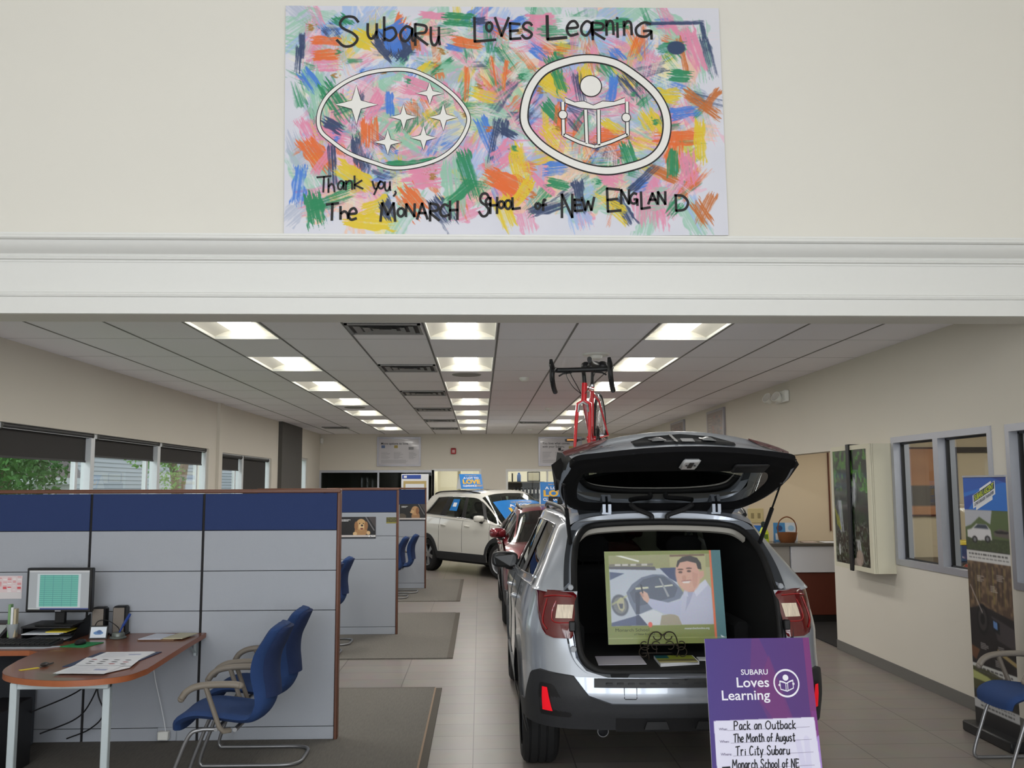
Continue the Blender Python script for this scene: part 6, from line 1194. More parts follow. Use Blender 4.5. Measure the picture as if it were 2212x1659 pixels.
for p_, nm in ((H2 + f_ * .03 - V((0, 0, .03)), 'front_brake'), (S_.lerp(AX, .28) + V((0, .01, .04)), 'rear_brake')):
    b = MB(); b.tube([tuple(p_ - n_ * .035 - V((0, 0, .05))), tuple(p_ - n_ * .03), tuple(p_ + V((0, 0, .02))), tuple(p_ + n_ * .03), tuple(p_ + n_ * .035 - V((0, 0, .05)))], .009, 6); b.build(nm, M_bsil, bk, angle=60)
# ============================================================ CARGO DISPLAY
def quad_frame(c):
    """c: TL, TR, BR, BL in world; returns T(u, v, d)"""
    c = [np.array(p, float) for p in c]; nrm = np.cross(c[1] - c[0], c[3] - c[0]); nrm /= np.linalg.norm(nrm)
    if nrm[1] > 0: nrm = -nrm
    return lambda u, v, d=0.0: tuple((c[0] * (1 - u) + c[1] * u) * (1 - v) + (c[3] * (1 - u) + c[2] * u) * v + nrm * d), nrm
def board(mb, T, th=.006):
    vs = [T(0, 0), T(1, 0), T(1, 1), T(0, 1), T(0, 0, -th), T(1, 0, -th), T(1, 1, -th), T(0, 1, -th)]; mb.add(vs, [(0, 1, 2, 3), (7, 6, 5, 4), (0, 4, 5, 1), (1, 5, 6, 2), (2, 6, 7, 3), (3, 7, 4, 0)])
T, _ = quad_frame([(.799, 6.14, 1.362), (1.552, 6.14, 1.368), (1.561, 6.06, .795), (.808, 6.06, .789)])
ps = thing('school_poster', 'green bordered poster of a man in a pale shirt, in the cargo bay', 'poster', (0, 0, 0)); b = MB(); board(b, T); b.build('foam_board', M_paper, ps, smooth=False)
cv = Canvas(340, 260, (120, 130, 52)); n1 = cv.noise(8, 6, 1)
def q(x, y): return ((x - 165) / 1440.0, (y - 130) / 1130.0)      # traced from a 1831 px wide study of the poster
def qs(p, sk=0): 
    out = []
    for x, y in p:
        v = (y - 130) / 1130.0; out.append(((x - 165 - 35 * v) / (1420 + 45 * v), v))
    return out
F_ = lambda p, c, al=1.0: cv.poly(qs(p), c, al)
F_([(220, 185), (1470, 175), (1505, 1035), (245, 1040)], (168, 168, 128)); F_([(220, 185), (1470, 175), (1480, 340), (225, 345)], (150, 150, 104)); F_([(960, 190), (1400, 180), (1420, 700), (980, 600)], (172, 168, 122)); F_([(965, 185), (1390, 178), (1392, 200), (965, 208)], (112, 84, 60))
F_([(225, 345), (900, 350), (1050, 500), (1130, 700), (1110, 1035), (245, 1040)], (182, 190, 202)); F_([(220, 320), (780, 325), (800, 370), (225, 350)], (84, 84, 92)); F_([(225, 290), (760, 285), (760, 315), (225, 320)], (120, 116, 104))
for x in (295, 385, 485, 620): F_([(x, 288), (x + 70, 288), (x + 70, 312), (x, 312)], (196, 192, 186))
F_([(230, 385), (410, 405), (232, 485)], (78, 92, 124)); F_([(840, 345), (1050, 340), (1050, 520), (960, 470)], (60, 72, 110)); F_([(300, 186), (370, 186), (595, 250), (585, 268)], (228, 228, 220))
F_([(432, 640), (500, 540), (620, 455), (760, 420), (880, 425), (1000, 500), (1090, 590), (1130, 650), (1090, 720), (900, 780), (580, 905), (550, 915), (470, 760)], (104, 114, 136)); F_([(470, 640), (640, 480), (800, 440), (900, 450), (1060, 590), (1020, 700), (860, 740), (600, 800), (520, 760)], (78, 88, 108)); F_([(540, 580), (700, 570), (705, 592), (545, 606)], (206, 206, 176)); F_([(780, 568), (1000, 545), (1000, 566), (785, 584)], (206, 208, 190)); F_([(830, 470), (850, 470), (960, 690), (935, 700)], (150, 154, 160))
F_([(540, 640), (600, 620), (590, 900), (548, 900)], (56, 64, 86)); F_([(245, 1000), (550, 920), (690, 1035), (245, 1040)], (74, 86, 122)); F_([(545, 920), (580, 905), (690, 1035), (548, 1035)], (56, 66, 98)); F_([(580, 905), (760, 850), (870, 900), (840, 1035), (690, 1035)], (206, 210, 216)); F_([(860, 920), (1000, 900), (1110, 960), (1110, 1035), (840, 1035)], (160, 150, 128))
ex, ey = qs([(352, 790)])[0]; cv.ell(ex, ey, .072, .115, (84, 90, 102), rot=-.1); cv.ell(ex, ey, .055, .088, (118, 120, 122), rot=-.1); F_([(310, 760), (330, 720), (365, 690), (400, 720), (408, 830), (380, 870), (340, 840)], (176, 172, 140)); F_([(335, 770), (390, 770), (385, 830), (355, 830)], (70, 76, 90)); F_([(250, 770), (440, 665), (440, 690), (252, 795)], (180, 180, 130), .7)
# the man: hair, face, ear, shirt, arm, hand
F_([(1090, 770), (1140, 620), (1260, 600), (1400, 490), (1470, 600), (1505, 1035), (1110, 1035), (1060, 920)], (184, 186, 208)); F_([(1110, 740), (1090, 920), (900, 900), (740, 830), (690, 770), (700, 710), (850, 745), (960, 770)], (178, 182, 208)); F_([(1180, 640), (1260, 620), (1210, 760), (1150, 880), (1170, 740)], (160, 162, 190)); F_([(1140, 640), (1180, 640), (1190, 700), (1140, 690)], (190, 192, 212)); F_([(1250, 610), (1400, 490), (1430, 560), (1290, 700)], (204, 206, 222))
F_([(590, 640), (640, 620), (690, 650), (715, 720), (690, 770), (640, 730)], (206, 164, 146)); F_([(590, 640), (635, 655), (650, 700), (620, 690)], (186, 140, 124)); F_([(600, 540), (620, 545), (640, 650), (625, 650)], (40, 42, 54))
F_([(1150, 560), (1290, 560), (1260, 640), (1195, 640)], (190, 140, 122)); ex, ey = qs([(1185, 430)])[0]; cv.ell(ex, ey, .105, .185, (208, 160, 142), rot=-.06); F_([(1045, 330), (1060, 260), (1120, 210), (1210, 198), (1300, 225), (1345, 290), (1355, 370), (1310, 360), (1290, 290), (1180, 262), (1090, 280), (1060, 340)], (44, 38, 38)); F_([(1330, 390), (1380, 385), (1385, 450), (1345, 490), (1325, 460)], (204, 156, 138))
for x, y in ((1095, 400), (1200, 388)): a, c = qs([(x, y)])[0]; cv.ell(a, c, .018, .012, (92, 66, 60)); a, c = qs([(x, y - 35)])[0]; cv.ell(a, c, .026, .008, (96, 66, 58))
a, c = qs([(1140, 470)])[0]; cv.ell(a, c, .018, .03, (196, 144, 126)); F_([(1110, 510), (1225, 500), (1200, 535), (1130, 535)], (226, 214, 208)); F_([(1105, 506), (1230, 494), (1225, 504), (1110, 514)], (150, 84, 80)); F_([(1240, 400), (1310, 420), (1300, 560), (1260, 600), (1240, 520)], (190, 138, 120), .5)
F_([(1445, 122), (1468, 120), (1545, 1200), (1515, 1200)], (226, 104, 58)); F_([(1468, 120), (1590, 120), (1665, 1230), (1545, 1230)], (54, 110, 118)); F_([(195, 1182), (1660, 1186), (1660, 1192), (195, 1188)], (172, 178, 120)); F_([(1585, 1160), (1640, 1192), (1595, 1192)], (220, 226, 226)); a, c = qs([(720, 1028)])[0]; cv.ell(a, c, .018, .028, (226, 96, 78)); cv.blend(n1 * .5, (236, 240, 244), .06); cv.soften(2); cv.a += rng.normal(0, 4, cv.a.shape)
cv.build('print', lambda u, v: T(u, v, .0008), ps, rough=.4, coat=.1)
Tp = lambda u, v: T(u, 1 - v, .002)
b = MB(); put_text(b, 'Monarch School', .065, .135, .034, w=.285, T=Tp, mi=0); put_text(b, 'of New England', .22, .095, .022, w=.175, T=Tp, mi=0); put_text(b, 'monarchschoolne.org', .65, .15, .020, w=.21, T=Tp, mi=1, bold=.02); b.build('lettering', [mat('olive_ink', (66, 72, 44), .5), M_paper], ps, smooth=False)
es = thing('scroll_easel', 'dark iron tabletop easel with scrollwork holding the poster', 'easel', (1.143, 6.01, .702)); b = MB()
def scr(c, r_, a0, a1, n=18, sh=.35): return [(c[0] + r_ * (1 - sh * t_) * math.cos(a0 + (a1 - a0) * t_), 0, c[1] + r_ * (1 - sh * t_) * math.sin(a0 + (a1 - a0) * t_)) for t_ in np.linspace(0, 1, n)]
for k in (1, -1):
    K = lambda pts: [(k * x, y, z) for x, y, z in pts]
    b.tube(K(spline([(.0, 0, .15), (.03, 0, .17), (.065, 0, .165), (.085, 0, .135), (.095, 0, .09), (.10, 0, .06)], 6)), .004, 6); b.tube(K(scr((.03, .145), .028, 0, -4.2)), .0035, 6); b.tube(K(scr((.115, .09), .032, -2.6, 2.2)), .0035, 6); b.tube(K(scr((.045, .085), .03, 2.6, -2.2)), .0035, 6); b.tube(K(scr((.12, .045), .035, 2.2, -2.6)), .0035, 6); b.tube(K([(.10, 0, .06), (.09, 0, .03), (.085, .02, .0)]), .004, 6); b.tube(K([(.09, 0, .085), (.09, .13, .085)]), .004, 6)
    b.tube(K([(.085, .02, .0), (.10, .22, .004)]), .004, 6)
b.tube([(-.11, .06, .083), (.11, .06, .083)], .005, 6); b.tube([(0, .22, .004), (0, .215, .35)], .004, 6); b.tube([(-.10, .22, .004), (.10, .22, .004)], .004, 6); b.build('iron_scrolls', mat('wrought_iron', (62, 54, 46), .5, metal=.3), es, angle=60)
def sheet(nm, pts, z, th, m_, lb, cat, grp=None): b = MB(); b.prism(pts, z, z + th); return tag(b.build(nm, m_, smooth=False), lb, cat, grp)
sheet('paper_sheet', [(.733, 6.15), (.719, 5.86), (1.015, 5.87), (1.024, 6.157)][::-1], .7005, .003, mat('print_paper', (210, 206, 218), .6, var=.06, scale=6), 'white printed sheet lying on the cargo floor left of the easel', 'paper')
bo = thing('guide_book', 'green and cream booklet lying on the cargo floor in front of the easel', 'booklet', (1.21, 5.98, .7005)); b = MB(); b.prism([(-.115, .09), (-.125, -.19), (.125, -.125), (.13, .09)][::-1], 0, .018); b.build('pages', M_paper, bo, smooth=False); cv = Canvas(40, 30, (150, 160, 60)); cv.rect(0, 0, .36, .45, (30, 92, 96)); cv.poly([(0, .6), (1, .5), (1, .8), (0, .85)], (112, 104, 70)); cv.rect(0, .8, 1, 1, (196, 186, 130)); cv.build('cover', lambda u, v: (-.115 + .24 * u - .01 * v, .088 - .24 * v, .0186), bo)
sheet('leaflet', [(1.37, 6.09), (1.36, 5.98), (1.46, 5.97), (1.47, 6.08)][::-1], .7005, .004, M_paper, 'small leaflet on the cargo floor behind the purple sign', 'leaflet')
# ============================================================ PURPLE EVENT SIGN
T, _ = quad_frame([(1.170, 5.0, .988), (1.719, 5.0, .990), (1.690, 4.766, .300), (1.141, 4.766, .298)])
sg = thing('event_sign', 'purple event sign with a handwritten white panel in front of the wagon bumper', 'sign', (0, 0, 0)); b = MB(); board(b, T, .008); b.build('foam_board', M_paper, sg, smooth=False)
cv = Canvas(180, 220, (62, 40, 124)); cv.blend(np.clip(cv.X * 1.1, 0, 1), (80, 34, 110), .8); cv.poly([(.52, .0), (.60, .15), (.78, .62), (.55, .56), (.40, .30), (.45, .0)], (106, 38, 112), .5); cv.poly([(.6, .12), (.78, .56), (.60, .56), (.45, .38)], (112, 38, 110), .6); cv.poly([(.94, 0), (1, 0), (1, .6), (.96, .9), (.94, .5)], (118, 36, 110), .9); cv.poly([(.95, .5), (1, .5), (1, .75), (.97, .9)], (120, 44, 128), .8); cv.poly([(.0, .9), (.5, .93), (1, .9), (1, 1), (0, 1)], (88, 52, 150), .8)
for x0, y0, x1, y1, w_ in ((.80, .70, .84, .95, .05), (.88, .68, .88, .95, .05), (1.0, .68, .93, .96, .05), (1.02, .80, .93, 1.0, .06), (.76, .80, .84, 1.0, .05), (.36, .95, .37, 1.0, .025), (.42, .94, .42, 1.0, .025), (.48, .95, .46, 1.0, .025)): cv.line([(x0, y0), (x1, y1)], w_, (164, 130, 204))
cv.ell(.88, .98, .13, .10, (164, 130, 204)); wp = [(.042, .556), (.970, .540), (.985, .905), (.047, .932)]; cv.poly(wp, (216, 214, 234)); 
pale = Canvas(180, 220, (0, 0, 0))
for x0, y0, x1, y1, w_ in ((.80, .70, .84, .95, .05), (.88, .68, .88, .95, .05)): cv.line([(x0, y0), (x1, min(y1, .9))], w_, (204, 200, 228), .7)
cv.build('print', lambda u, v: T(u, v, .0008), sg, rough=.55)
AR = .71 / .55
def TS_(x, y, d=.0022): return T(x, 1 - y, d)
def bu(x, y): v = (y - 50) / 1671.0; return ((x - 120 - 90 * v) / 1295.0, 1 - v)
b = MB()
for s, x0, x1, yb, hh in (('SUBARU', 562, 890, 470, 60), ('Loves', 508, 902, 610, 110), ('Learning', 325, 908, 752, 108)):
    u0, v0 = bu(x0, yb); u1, _v = bu(x1, yb); put_text(b, s, u0, v0, hh / 1671.0, w=u1 - u0, T=TS_, bold=.012)
cu, cvv = bu(1112, 572); rr = 150 / 1295.0
circ = lambda cx, cy, r_, n=36: [(cx + r_ * math.cos(a), cy + r_ / AR * math.sin(a)) for a in np.linspace(0, 2 * PI, n + 1)[:-1]]
ribbon(b, circ(cu, cvv, rr), .013, TS_, 0, True); fillpoly(b, circ(*bu(1103, 510), .027), TS_)
bp = lambda pts: [bu(x, y) for x, y in pts]
ribbon(b, bp([(1030, 548), (1040, 640), (1118, 662), (1195, 628), (1190, 535)]), .008, TS_); fillpoly(b, bp([(1028, 540), (1070, 548), (1112, 568), (1112, 580), (1065, 566), (1028, 558)]), TS_); fillpoly(b, bp([(1112, 568), (1150, 545), (1192, 532), (1192, 550), (1150, 562), (1112, 580)]), TS_); ribbon(b, bp([(1103, 575), (1105, 655)]), .007, TS_); ribbon(b, bp([(1125, 572), (1128, 655)]), .007, TS_); fillpoly(b, circ(*bu(1028, 592), .011), TS_); fillpoly(b, circ(*bu(1196, 580), .011), TS_)
b.build('white_lettering', mat('sign_ink_white', (232, 230, 240), .5), sg, smooth=False)
b = MB(); M_ink2 = mat('marker_black', (26, 24, 34), .6)
def hand(mb, text, x0, x1, yb, cap, lw, place, T_, seed=0):
    adv = []; 
    for ch in text: adv.append(.42 if ch == ' ' else (.95 if ch in 'MWO' else (.72 if ch.isupper() else (.30 if ch in 'il,' else .55))))
    tot = sum(adv); x = x0; sc = (x1 - x0) / tot
    for ch, a in zip(text, adv):
        if ch != ' ':
            up = ch.isupper() or ch in 'bdhklft'; h_ = cap * (1.0 if up else .62); y0 = yb - (cap * .3 if ch in 'gy' else 0); h_ = h_ + (cap * .3 if ch in 'gy' else 0)
            letter(mb, ch, x, y0, a * sc * .80, h_, lw, lambda p, q_: place(p, q_, T_))
        x += a * sc
pl_ = lambda x, y, T_: T_(*bu(x, 2000 - y))
hd = lambda s, x0, x1, yb, cap: hand(b, s, x0, x1, 2000 - yb, cap, 13, pl_, TS_)
hd('Pack an Outback', 460, 1210, 1078, 92); hd('The Month of August', 455, 1195, 1212, 88); hd('Tri City Subaru', 478, 1125, 1352, 95); hd('Monarch School of NE', 435, 1230, 1492, 92)
fillpoly(b, bp([(312, 1472), (408, 1466), (412, 1486), (316, 1492)]), TS_); b.build('handwriting', M_ink2, sg, smooth=False)
b = MB()
for s, x0, x1, yb in (('What:', 282, 384, 1082), ('When:', 290, 405, 1216), ('Where:', 300, 430, 1352)): u0, v0 = bu(x0, yb); u1, _v = bu(x1, yb); put_text(b, s, u0, v0, 26 / 1671.0, w=u1 - u0, T=TS_, bold=.02)
for x0, x1, y0, y1 in ((385, 1370, 1086, 1058), (420, 1385, 1222, 1194), (445, 1398, 1360, 1330), (410, 1405, 1500, 1468)): ribbon(b, bp([(x0, y0), (x1, y1)]), .0022, lambda p, q_: TS_(p, q_, .0016))
b.build('form_print', mat('form_grey', (120, 112, 140), .6), sg, smooth=False)
st = thing('sign_easel', 'plain black easel legs holding up the purple event sign', 'easel', (1.42, 4.9, 0)); 
for x, y0, y1 in ((-.2, -.14, .08), (.2, -.14, .08)):
    b = MB(); b.cyl((x * 1.2, -.20, .0), (x * .5, .13, .93), .012, 8); b.build('leg', M_black, st)
b = MB(); b.cyl((0, .40, 0), (0, .14, .93), .012, 8); b.build('leg', M_black, st); b = MB(); b.box(-.24, .24, -.19, -.115, .268, .288); b.build('ledge', M_black, st, smooth=False)
# ============================================================ PAINTED BANNER ON THE UPPER WALL
bn = thing('painted_banner', 'big hand painted banner of colourful handprints hung on the upper wall', 'banner', (0, 0, 0))
NB = np.array([0, -.0015, 0]); TLb, TRb, BLb = np.array([-1.327, 6.178, 5.048]), np.array([1.652, 6.178, 5.074]), np.array([-1.303, 6.178, 3.437])
def TB0(u, v, d=0.0): return tuple(TLb + (TRb - TLb) * u + (BLb - TLb) * v + np.array([0, -d, 0]))
CW, CH = 700, 376
cv = Canvas(CW, CH, (221, 221, 231)); cv.blend(cv.noise(16, 9, 21), (208, 209, 222), .5)
PINK, GRN, LGR, BLU, LBL, NAVY, ORG, YEL, BRN, SIE, LIM = (229, 142, 174), (46, 138, 94), (150, 200, 176), (76, 128, 218), (160, 186, 232), (58, 72, 108), (232, 112, 58), (226, 198, 56), (164, 120, 58), (198, 112, 58), (178, 206, 72)
NZ1 = .5 * cv.noise(150, 80, 31) + .5 * cv.noise(300, 160, 32); NZ2 = .6 * cv.noise(40, 22, 33) + .4 * cv.noise(90, 50, 34)
def brush(x0, y0, x1, y1, w, col, dry=.5, al=.95, sd=None):
    """a dry brush stroke in the banner study's pixels (2080 x 1108)"""
    x0, y0, x1, y1, w = [k * CW / 2080.0 for k in (x0, y0, x1, y1, w)]
    L = math.hypot(x1 - x0, y1 - y0) + 1e-6; m = w + 3; a0, a1 = int(max(0, min(x0, x1) - m)), int(min(CW, max(x0, x1) + m)); b0, b1 = int(max(0, min(y0, y1) - m)), int(min(CH, max(y0, y1) + m))
    if a1 <= a0 or b1 <= b0: return
    Y_, X_ = np.mgrid[b0:b1, a0:a1] + .5; ux, uy = (x1 - x0) / L, (y1 - y0) / L; s = (X_ - x0) * ux + (Y_ - y0) * uy; t = -(X_ - x0) * uy + (Y_ - y0) * ux
    g = rng; nb = 40; st = g.random(nb); st2 = g.random(nb); idx = np.clip(((t / w + .5) * min(34, 5 + w * .55)), 0, nb - 2); t = t + (NZ2[b0:b1, a0:a1] - .5) * w * .45; i = idx.astype(int); fr = idx - i; bristle = st[i] * (1 - fr) + st[i + 1] * fr; off = (st2[i] * (1 - fr) + st2[i + 1] * fr - .5) * w * .8
    q_ = (s + off) / L; edge = np.clip((w / 2 - abs(t)) * .9 + .3, 0, 1) * np.clip((q_ + .02) * L * .5, 0, 1) * np.clip((1.02 - q_) * L * .5, 0, 1)
    nn = NZ1[b0:b1, a0:a1]; n2 = NZ2[b0:b1, a0:a1]; cover = np.clip((.62 * bristle + .22 * nn + .16 * n2 - dry * (.36 + .50 * np.clip(q_, 0, 1))) * 2.3 + .42, 0, 1); A = (edge * cover * al)[..., None]
    cv.a[b0:b1, a0:a1] += (np.array(col, float) - cv.a[b0:b1, a0:a1]) * A
def rb_(n, cols, x0, x1, y0, y1, l0, l1, w0, w1, dry=.6, al=.8, ang=None):
    for k in range(n):
        x, y = rng.uniform(x0, x1), rng.uniform(y0, y1); a = rng.uniform(0, 2 * PI) if ang is None else ang + rng.normal(0, .35); l = rng.uniform(l0, l1); brush(x, y, x + l * math.cos(a), y + l * math.sin(a), rng.uniform(w0, w1), cols[rng.integers(len(cols))], dry, al)
def pxy(p): return [(x - 33, y - 30) for x, y in p]
rb_(260, [PINK, (236, 186, 204), LGR, LBL, (240, 196, 170), (236, 222, 150), LGR, (176, 184, 206)], 70, 1960, 60, 960, 120, 260, 70, 150, .45, .75)
rb_(330, [PINK, GRN, LGR, BLU, ORG, YEL, PINK, GRN, NAVY, LBL, PINK], 80, 1960, 70, 940, 70, 190, 20, 75, .75, .75); rb_(160, [(226, 224, 230), (236, 214, 224), (222, 232, 228), (236, 230, 206)], 90, 1960, 80, 940, 60, 190, 20, 60, .9, .6)
for x0, y0, x1, y1, w, c, d in [      # the strokes that stand out, traced from the study
 (240, 60, 300, 100, 70, GRN, .3), (560, 70, 500, 200, 90, ORG, .2), (330, 150, 420, 200, 80, YEL, .3), (120, 170, 250, 180, 45, ORG, .3), (130, 250, 250, 240, 50, ORG, .4), (80, 140, 80, 260, 28, NAVY, .2), (70, 200, 60, 330, 40, NAVY, .6), (640, 40, 760, 50, 40, PINK, .2), (760, 60, 900, 70, 60, GRN, .3), (900, 75, 960, 70, 40, NAVY, .2), (1060, 100, 1150, 60, 40, BLU, .4), (1150, 70, 1280, 60, 60, PINK, .3), (790, 170, 930, 190, 50, ORG, .3), (1300, 80, 1540, 80, 70, (226, 226, 232), .4), (1470, 90, 1640, 80, 60, GRN, .3), (1720, 80, 2000, 75, 22, NAVY, .2), (1990, 80, 2005, 160, 24, NAVY, .2), (2000, 150, 2040, 340, 50, NAVY, .6), (1920, 110, 1980, 300, 70, PINK, .3), (1880, 150, 1910, 330, 30, SIE, .4), (1690, 150, 1650, 260, 50, ORG, .5), (1820, 200, 1900, 200, 60, GRN, .4),
 (560, 90, 440, 160, 70, BLU, .15), (430, 160, 510, 260, 80, NAVY, .15), (520, 260, 600, 150, 80, NAVY, .15), (500, 140, 520, 230, 70, BLU, .2), (560, 110, 600, 170, 50, BLU, .3), (610, 160, 620, 220, 40, SIE, .4), (790, 260, 690, 340, 26, GRN, .3), (760, 200, 850, 215, 30, BLU, .3), (150, 300, 260, 290, 60, PINK, .4), (130, 320, 170, 560, 90, LGR, .5), (90, 330, 150, 420, 60, BLU, .5), (190, 390, 300, 560, 90, GRN, .6), (70, 560, 110, 640, 60, PINK, .4), (100, 660, 200, 800, 100, ORG, .35), (150, 620, 280, 640, 60, PINK, .3), (260, 640, 140, 820, 40, PINK, .3), (180, 560, 260, 610, 60, NAVY, .3), (330, 640, 360, 780, 60, NAVY, .4), (220, 680, 230, 880, 40, NAVY, .5), (250, 780, 400, 880, 80, YEL, .3), (80, 790, 60, 960, 70, BLU, .35), (130, 920, 160, 1060, 90, GRN, .3), (120, 980, 300, 920, 60, GRN, .5), (260, 880, 330, 860, 40, GRN, .5), (290, 1040, 500, 1060, 70, YEL, .25), (360, 1000, 480, 960, 70, YEL, .4), (460, 950, 500, 1030, 60, NAVY, .4),
 (400, 560, 400, 680, 80, ORG, .5), (450, 440, 380, 560, 60, PINK, .4), (490, 420, 490, 530, 40, BLU, .3), (560, 380, 700, 440, 90, PINK, .4), (540, 640, 640, 700, 70, LGR, .5), (470, 780, 700, 760, 40, GRN, .3), (560, 840, 720, 820, 110, PINK, .3), (560, 900, 640, 1000, 110, ORG, .4), (700, 950, 780, 1060, 90, NAVY, .45), (780, 760, 800, 1020, 90, LGR, .5), (830, 720, 900, 940, 70, GRN, .5), (880, 860, 760, 960, 50, GRN, .4), (920, 560, 1000, 760, 60, BLU, .5), (1000, 560, 960, 760, 40, NAVY, .5), (1010, 600, 1080, 640, 50, NAVY, .2), (1040, 560, 1030, 640, 40, NAVY, .3), (980, 760, 1060, 700, 90, PINK, .4), (960, 820, 1120, 900, 100, ORG, .3), (1000, 860, 1080, 940, 60, ORG, .4), (1080, 690, 1120, 860, 80, YEL, .5), (1150, 850, 1060, 980, 60, YEL, .4), (1160, 820, 1260, 920, 30, PINK, .2), (1010, 940, 1060, 1080, 80, YEL, .5), (1230, 860, 1330, 880, 50, GRN, .3), (1150, 1010, 1290, 960, 60, NAVY, .4), (1370, 850, 1390, 1000, 60, NAVY, .4), (1220, 800, 1330, 790, 60, BLU, .5), (1500, 820, 1580, 860, 90, PINK, .4), (1560, 940, 1620, 1060, 60, NAVY, .4), (1640, 880, 1700, 860, 60, BLU, .3), (1720, 790, 1850, 850, 50, SIE, .3), (1620, 900, 1750, 780, 40, NAVY, .6), (1760, 650, 1960, 640, 80, ORG, .35), (1840, 650, 1830, 780, 90, ORG, .5), (1960, 570, 1960, 760, 60, YEL, .35), (1890, 720, 1900, 860, 80, PINK, .4), (1830, 700, 1820, 830, 50, GRN, .3), (1900, 420, 2060, 540, 50, SIE, .5), (2060, 410, 1980, 520, 40, SIE, .5), (1820, 530, 1960, 510, 60, BLU, .5), (1830, 340, 1930, 345, 60, GRN, .25), (1760, 440, 1860, 440, 80, YEL, .5), (1930, 960, 1990, 1060, 60, SIE, .4), (2010, 920, 1940, 1060, 50, SIE, .5), (1850, 960, 1800, 1020, 60, GRN, .5), (1590, 1000, 1440, 920, 40, YEL, .6), (1600, 1060, 1480, 950, 30, YEL, .6),
 (1200, 340, 1330, 420, 90, YEL, .4), (1290, 330, 1320, 420, 60, GRN, .3), (1230, 470, 1300, 560, 60, GRN, .5), (1310, 480, 1290, 600, 60, ORG, .4), (1380, 330, 1400, 470, 50, NAVY, .6), (1560, 340, 1540, 470, 40, BLU, .3), (1600, 340, 1680, 440, 80, NAVY, .6), (1590, 470, 1650, 520, 70, PINK, .4), (1420, 300, 1420, 400, 60, YEL, .4), (1450, 560, 1370, 680, 60, LGR, .5), (1480, 640, 1600, 650, 80, ORG, .4), (1500, 560, 1580, 620, 60, YEL, .5), (1230, 600, 1310, 700, 80, YEL, .6), (1600, 680, 1640, 800, 70, GRN, .5), (1700, 520, 1760, 620, 80, YEL, .5), (860, 300, 850, 470, 26, ORG, .5), (980, 250, 1000, 400, 30, ORG, .6), (1050, 270, 1030, 420, 26, ORG, .6), (880, 420, 1000, 460, 60, YEL, .5), (690, 280, 640, 330, 50, YEL, .4), (720, 300, 830, 300, 50, LGR, .5), (800, 420, 830, 520, 50, PINK, .4), (1130, 330, 1190, 340, 60, LGR, .6), (1170, 200, 1230, 250, 50, BLU, .5), (1250, 240, 1290, 330, 60, GRN, .4), (1460, 200, 1480, 300, 40, PINK, .5), (1560, 210, 1600, 260, 50, BLU, .4)]: brush(x0, y0, x1, y1, w, c, d, .92)
cv.ell(1865 / 2080, 200 / 1108, .021, .03, NAVY, .95)
def handprint(x, y, s, a, c):
    brush(x - .4 * s, y, x + .4 * s, y + .05 * s, .85 * s, c, .15, .9); brush(x - .1 * s, y, x + .12 * s, y, .3 * s, (228, 214, 214), .5, .8)
    for k in range(4):
        b_ = a + (k - 1.5) * .34; 
        for r0, r1 in ((.72, .92), (1.02, 1.2), (1.28, 1.42)): brush(x + s * r0 * math.cos(b_), y + s * r0 * math.sin(b_), x + s * r1 * math.cos(b_), y + s * r1 * math.sin(b_), .17 * s, c, .15, .9)
    b_ = a + 1.35; brush(x + s * .6 * math.cos(b_), y + s * .6 * math.sin(b_), x + s * 1.0 * math.cos(b_), y + s * 1.0 * math.sin(b_), .2 * s, c, .2, .9)
for x, y, s, a, c in [(122, 110, 38, -1.9, BRN), (740, 225, 36, -1.2, BRN), (235, 345, 32, -1.4, BRN), (460, 325, 32, -2.0, BRN), (915, 395, 34, -1.5, BRN), (845, 535, 28, 2.4, BRN), (965, 605, 36, 2.2, SIE), (1205, 415, 36, -1.0, BRN), (1285, 600, 30, 1.7, BRN), (1620, 640, 38, .6, BRN), (690, 830, 38, -2.4, BRN), (430, 870, 36, 2.2, BRN), (1160, 920, 38, 2.8, SIE), (1110, 120, 36, -1.4, BRN), (1000, 215, 32, -1.3, GRN), (1115, 345, 36, -1.7, GRN), (250, 230, 28, -1.5, GRN), (580, 370, 30, .4, GRN), (1175, 215, 34, -.8, BLU), (1580, 215, 34, -.7, BLU), (1470, 860, 32, 1.9, GRN), (1080, 700, 34, 1.8, GRN), (1650, 430, 32, .2, GRN), (360, 320, 26, -2.2, BLU), (240, 650, 34, 2.9, BLU), (1750, 570, 34, 2.8, GRN), (520, 715, 26, -.2, BLU)]: handprint(x, y, s, a, c)
cv.build('cloth', lambda u, v: TB0(u, v, .0005), bn, rough=.85)
b = MB(); b.add([TB0(0, 0, -.008), TB0(1, 0, -.008), TB0(1, 1, -.008), TB0(0, 1, -.008), TB0(0, 0), TB0(1, 0), TB0(1, 1), TB0(0, 1)], [(0, 1, 5, 4), (1, 2, 6, 5), (2, 3, 7, 6), (3, 0, 4, 7), (0, 3, 2, 1)]); b.build('backing', M_paper, bn, smooth=False)
TBp = lambda d: (lambda x, y: TB0((x - 33) / 2080.0, (-y - 30) / 1108.0, d))        # y is negative down
NG = lambda pts: [(x, -y) for x, y in pts]
M_brush = mat('black_brush_paint', (38, 36, 38), .7, var=.2, scale=60); M_wp = mat('white_brush_paint', (236, 234, 230), .7, var=.02)
b = MB(); words = []
def ltr(ch, x0, x1, y0, y1, lw=12.5): letter(b, ch, x0, -y1, x1 - x0, y1 - y0, lw, TBp(.004))
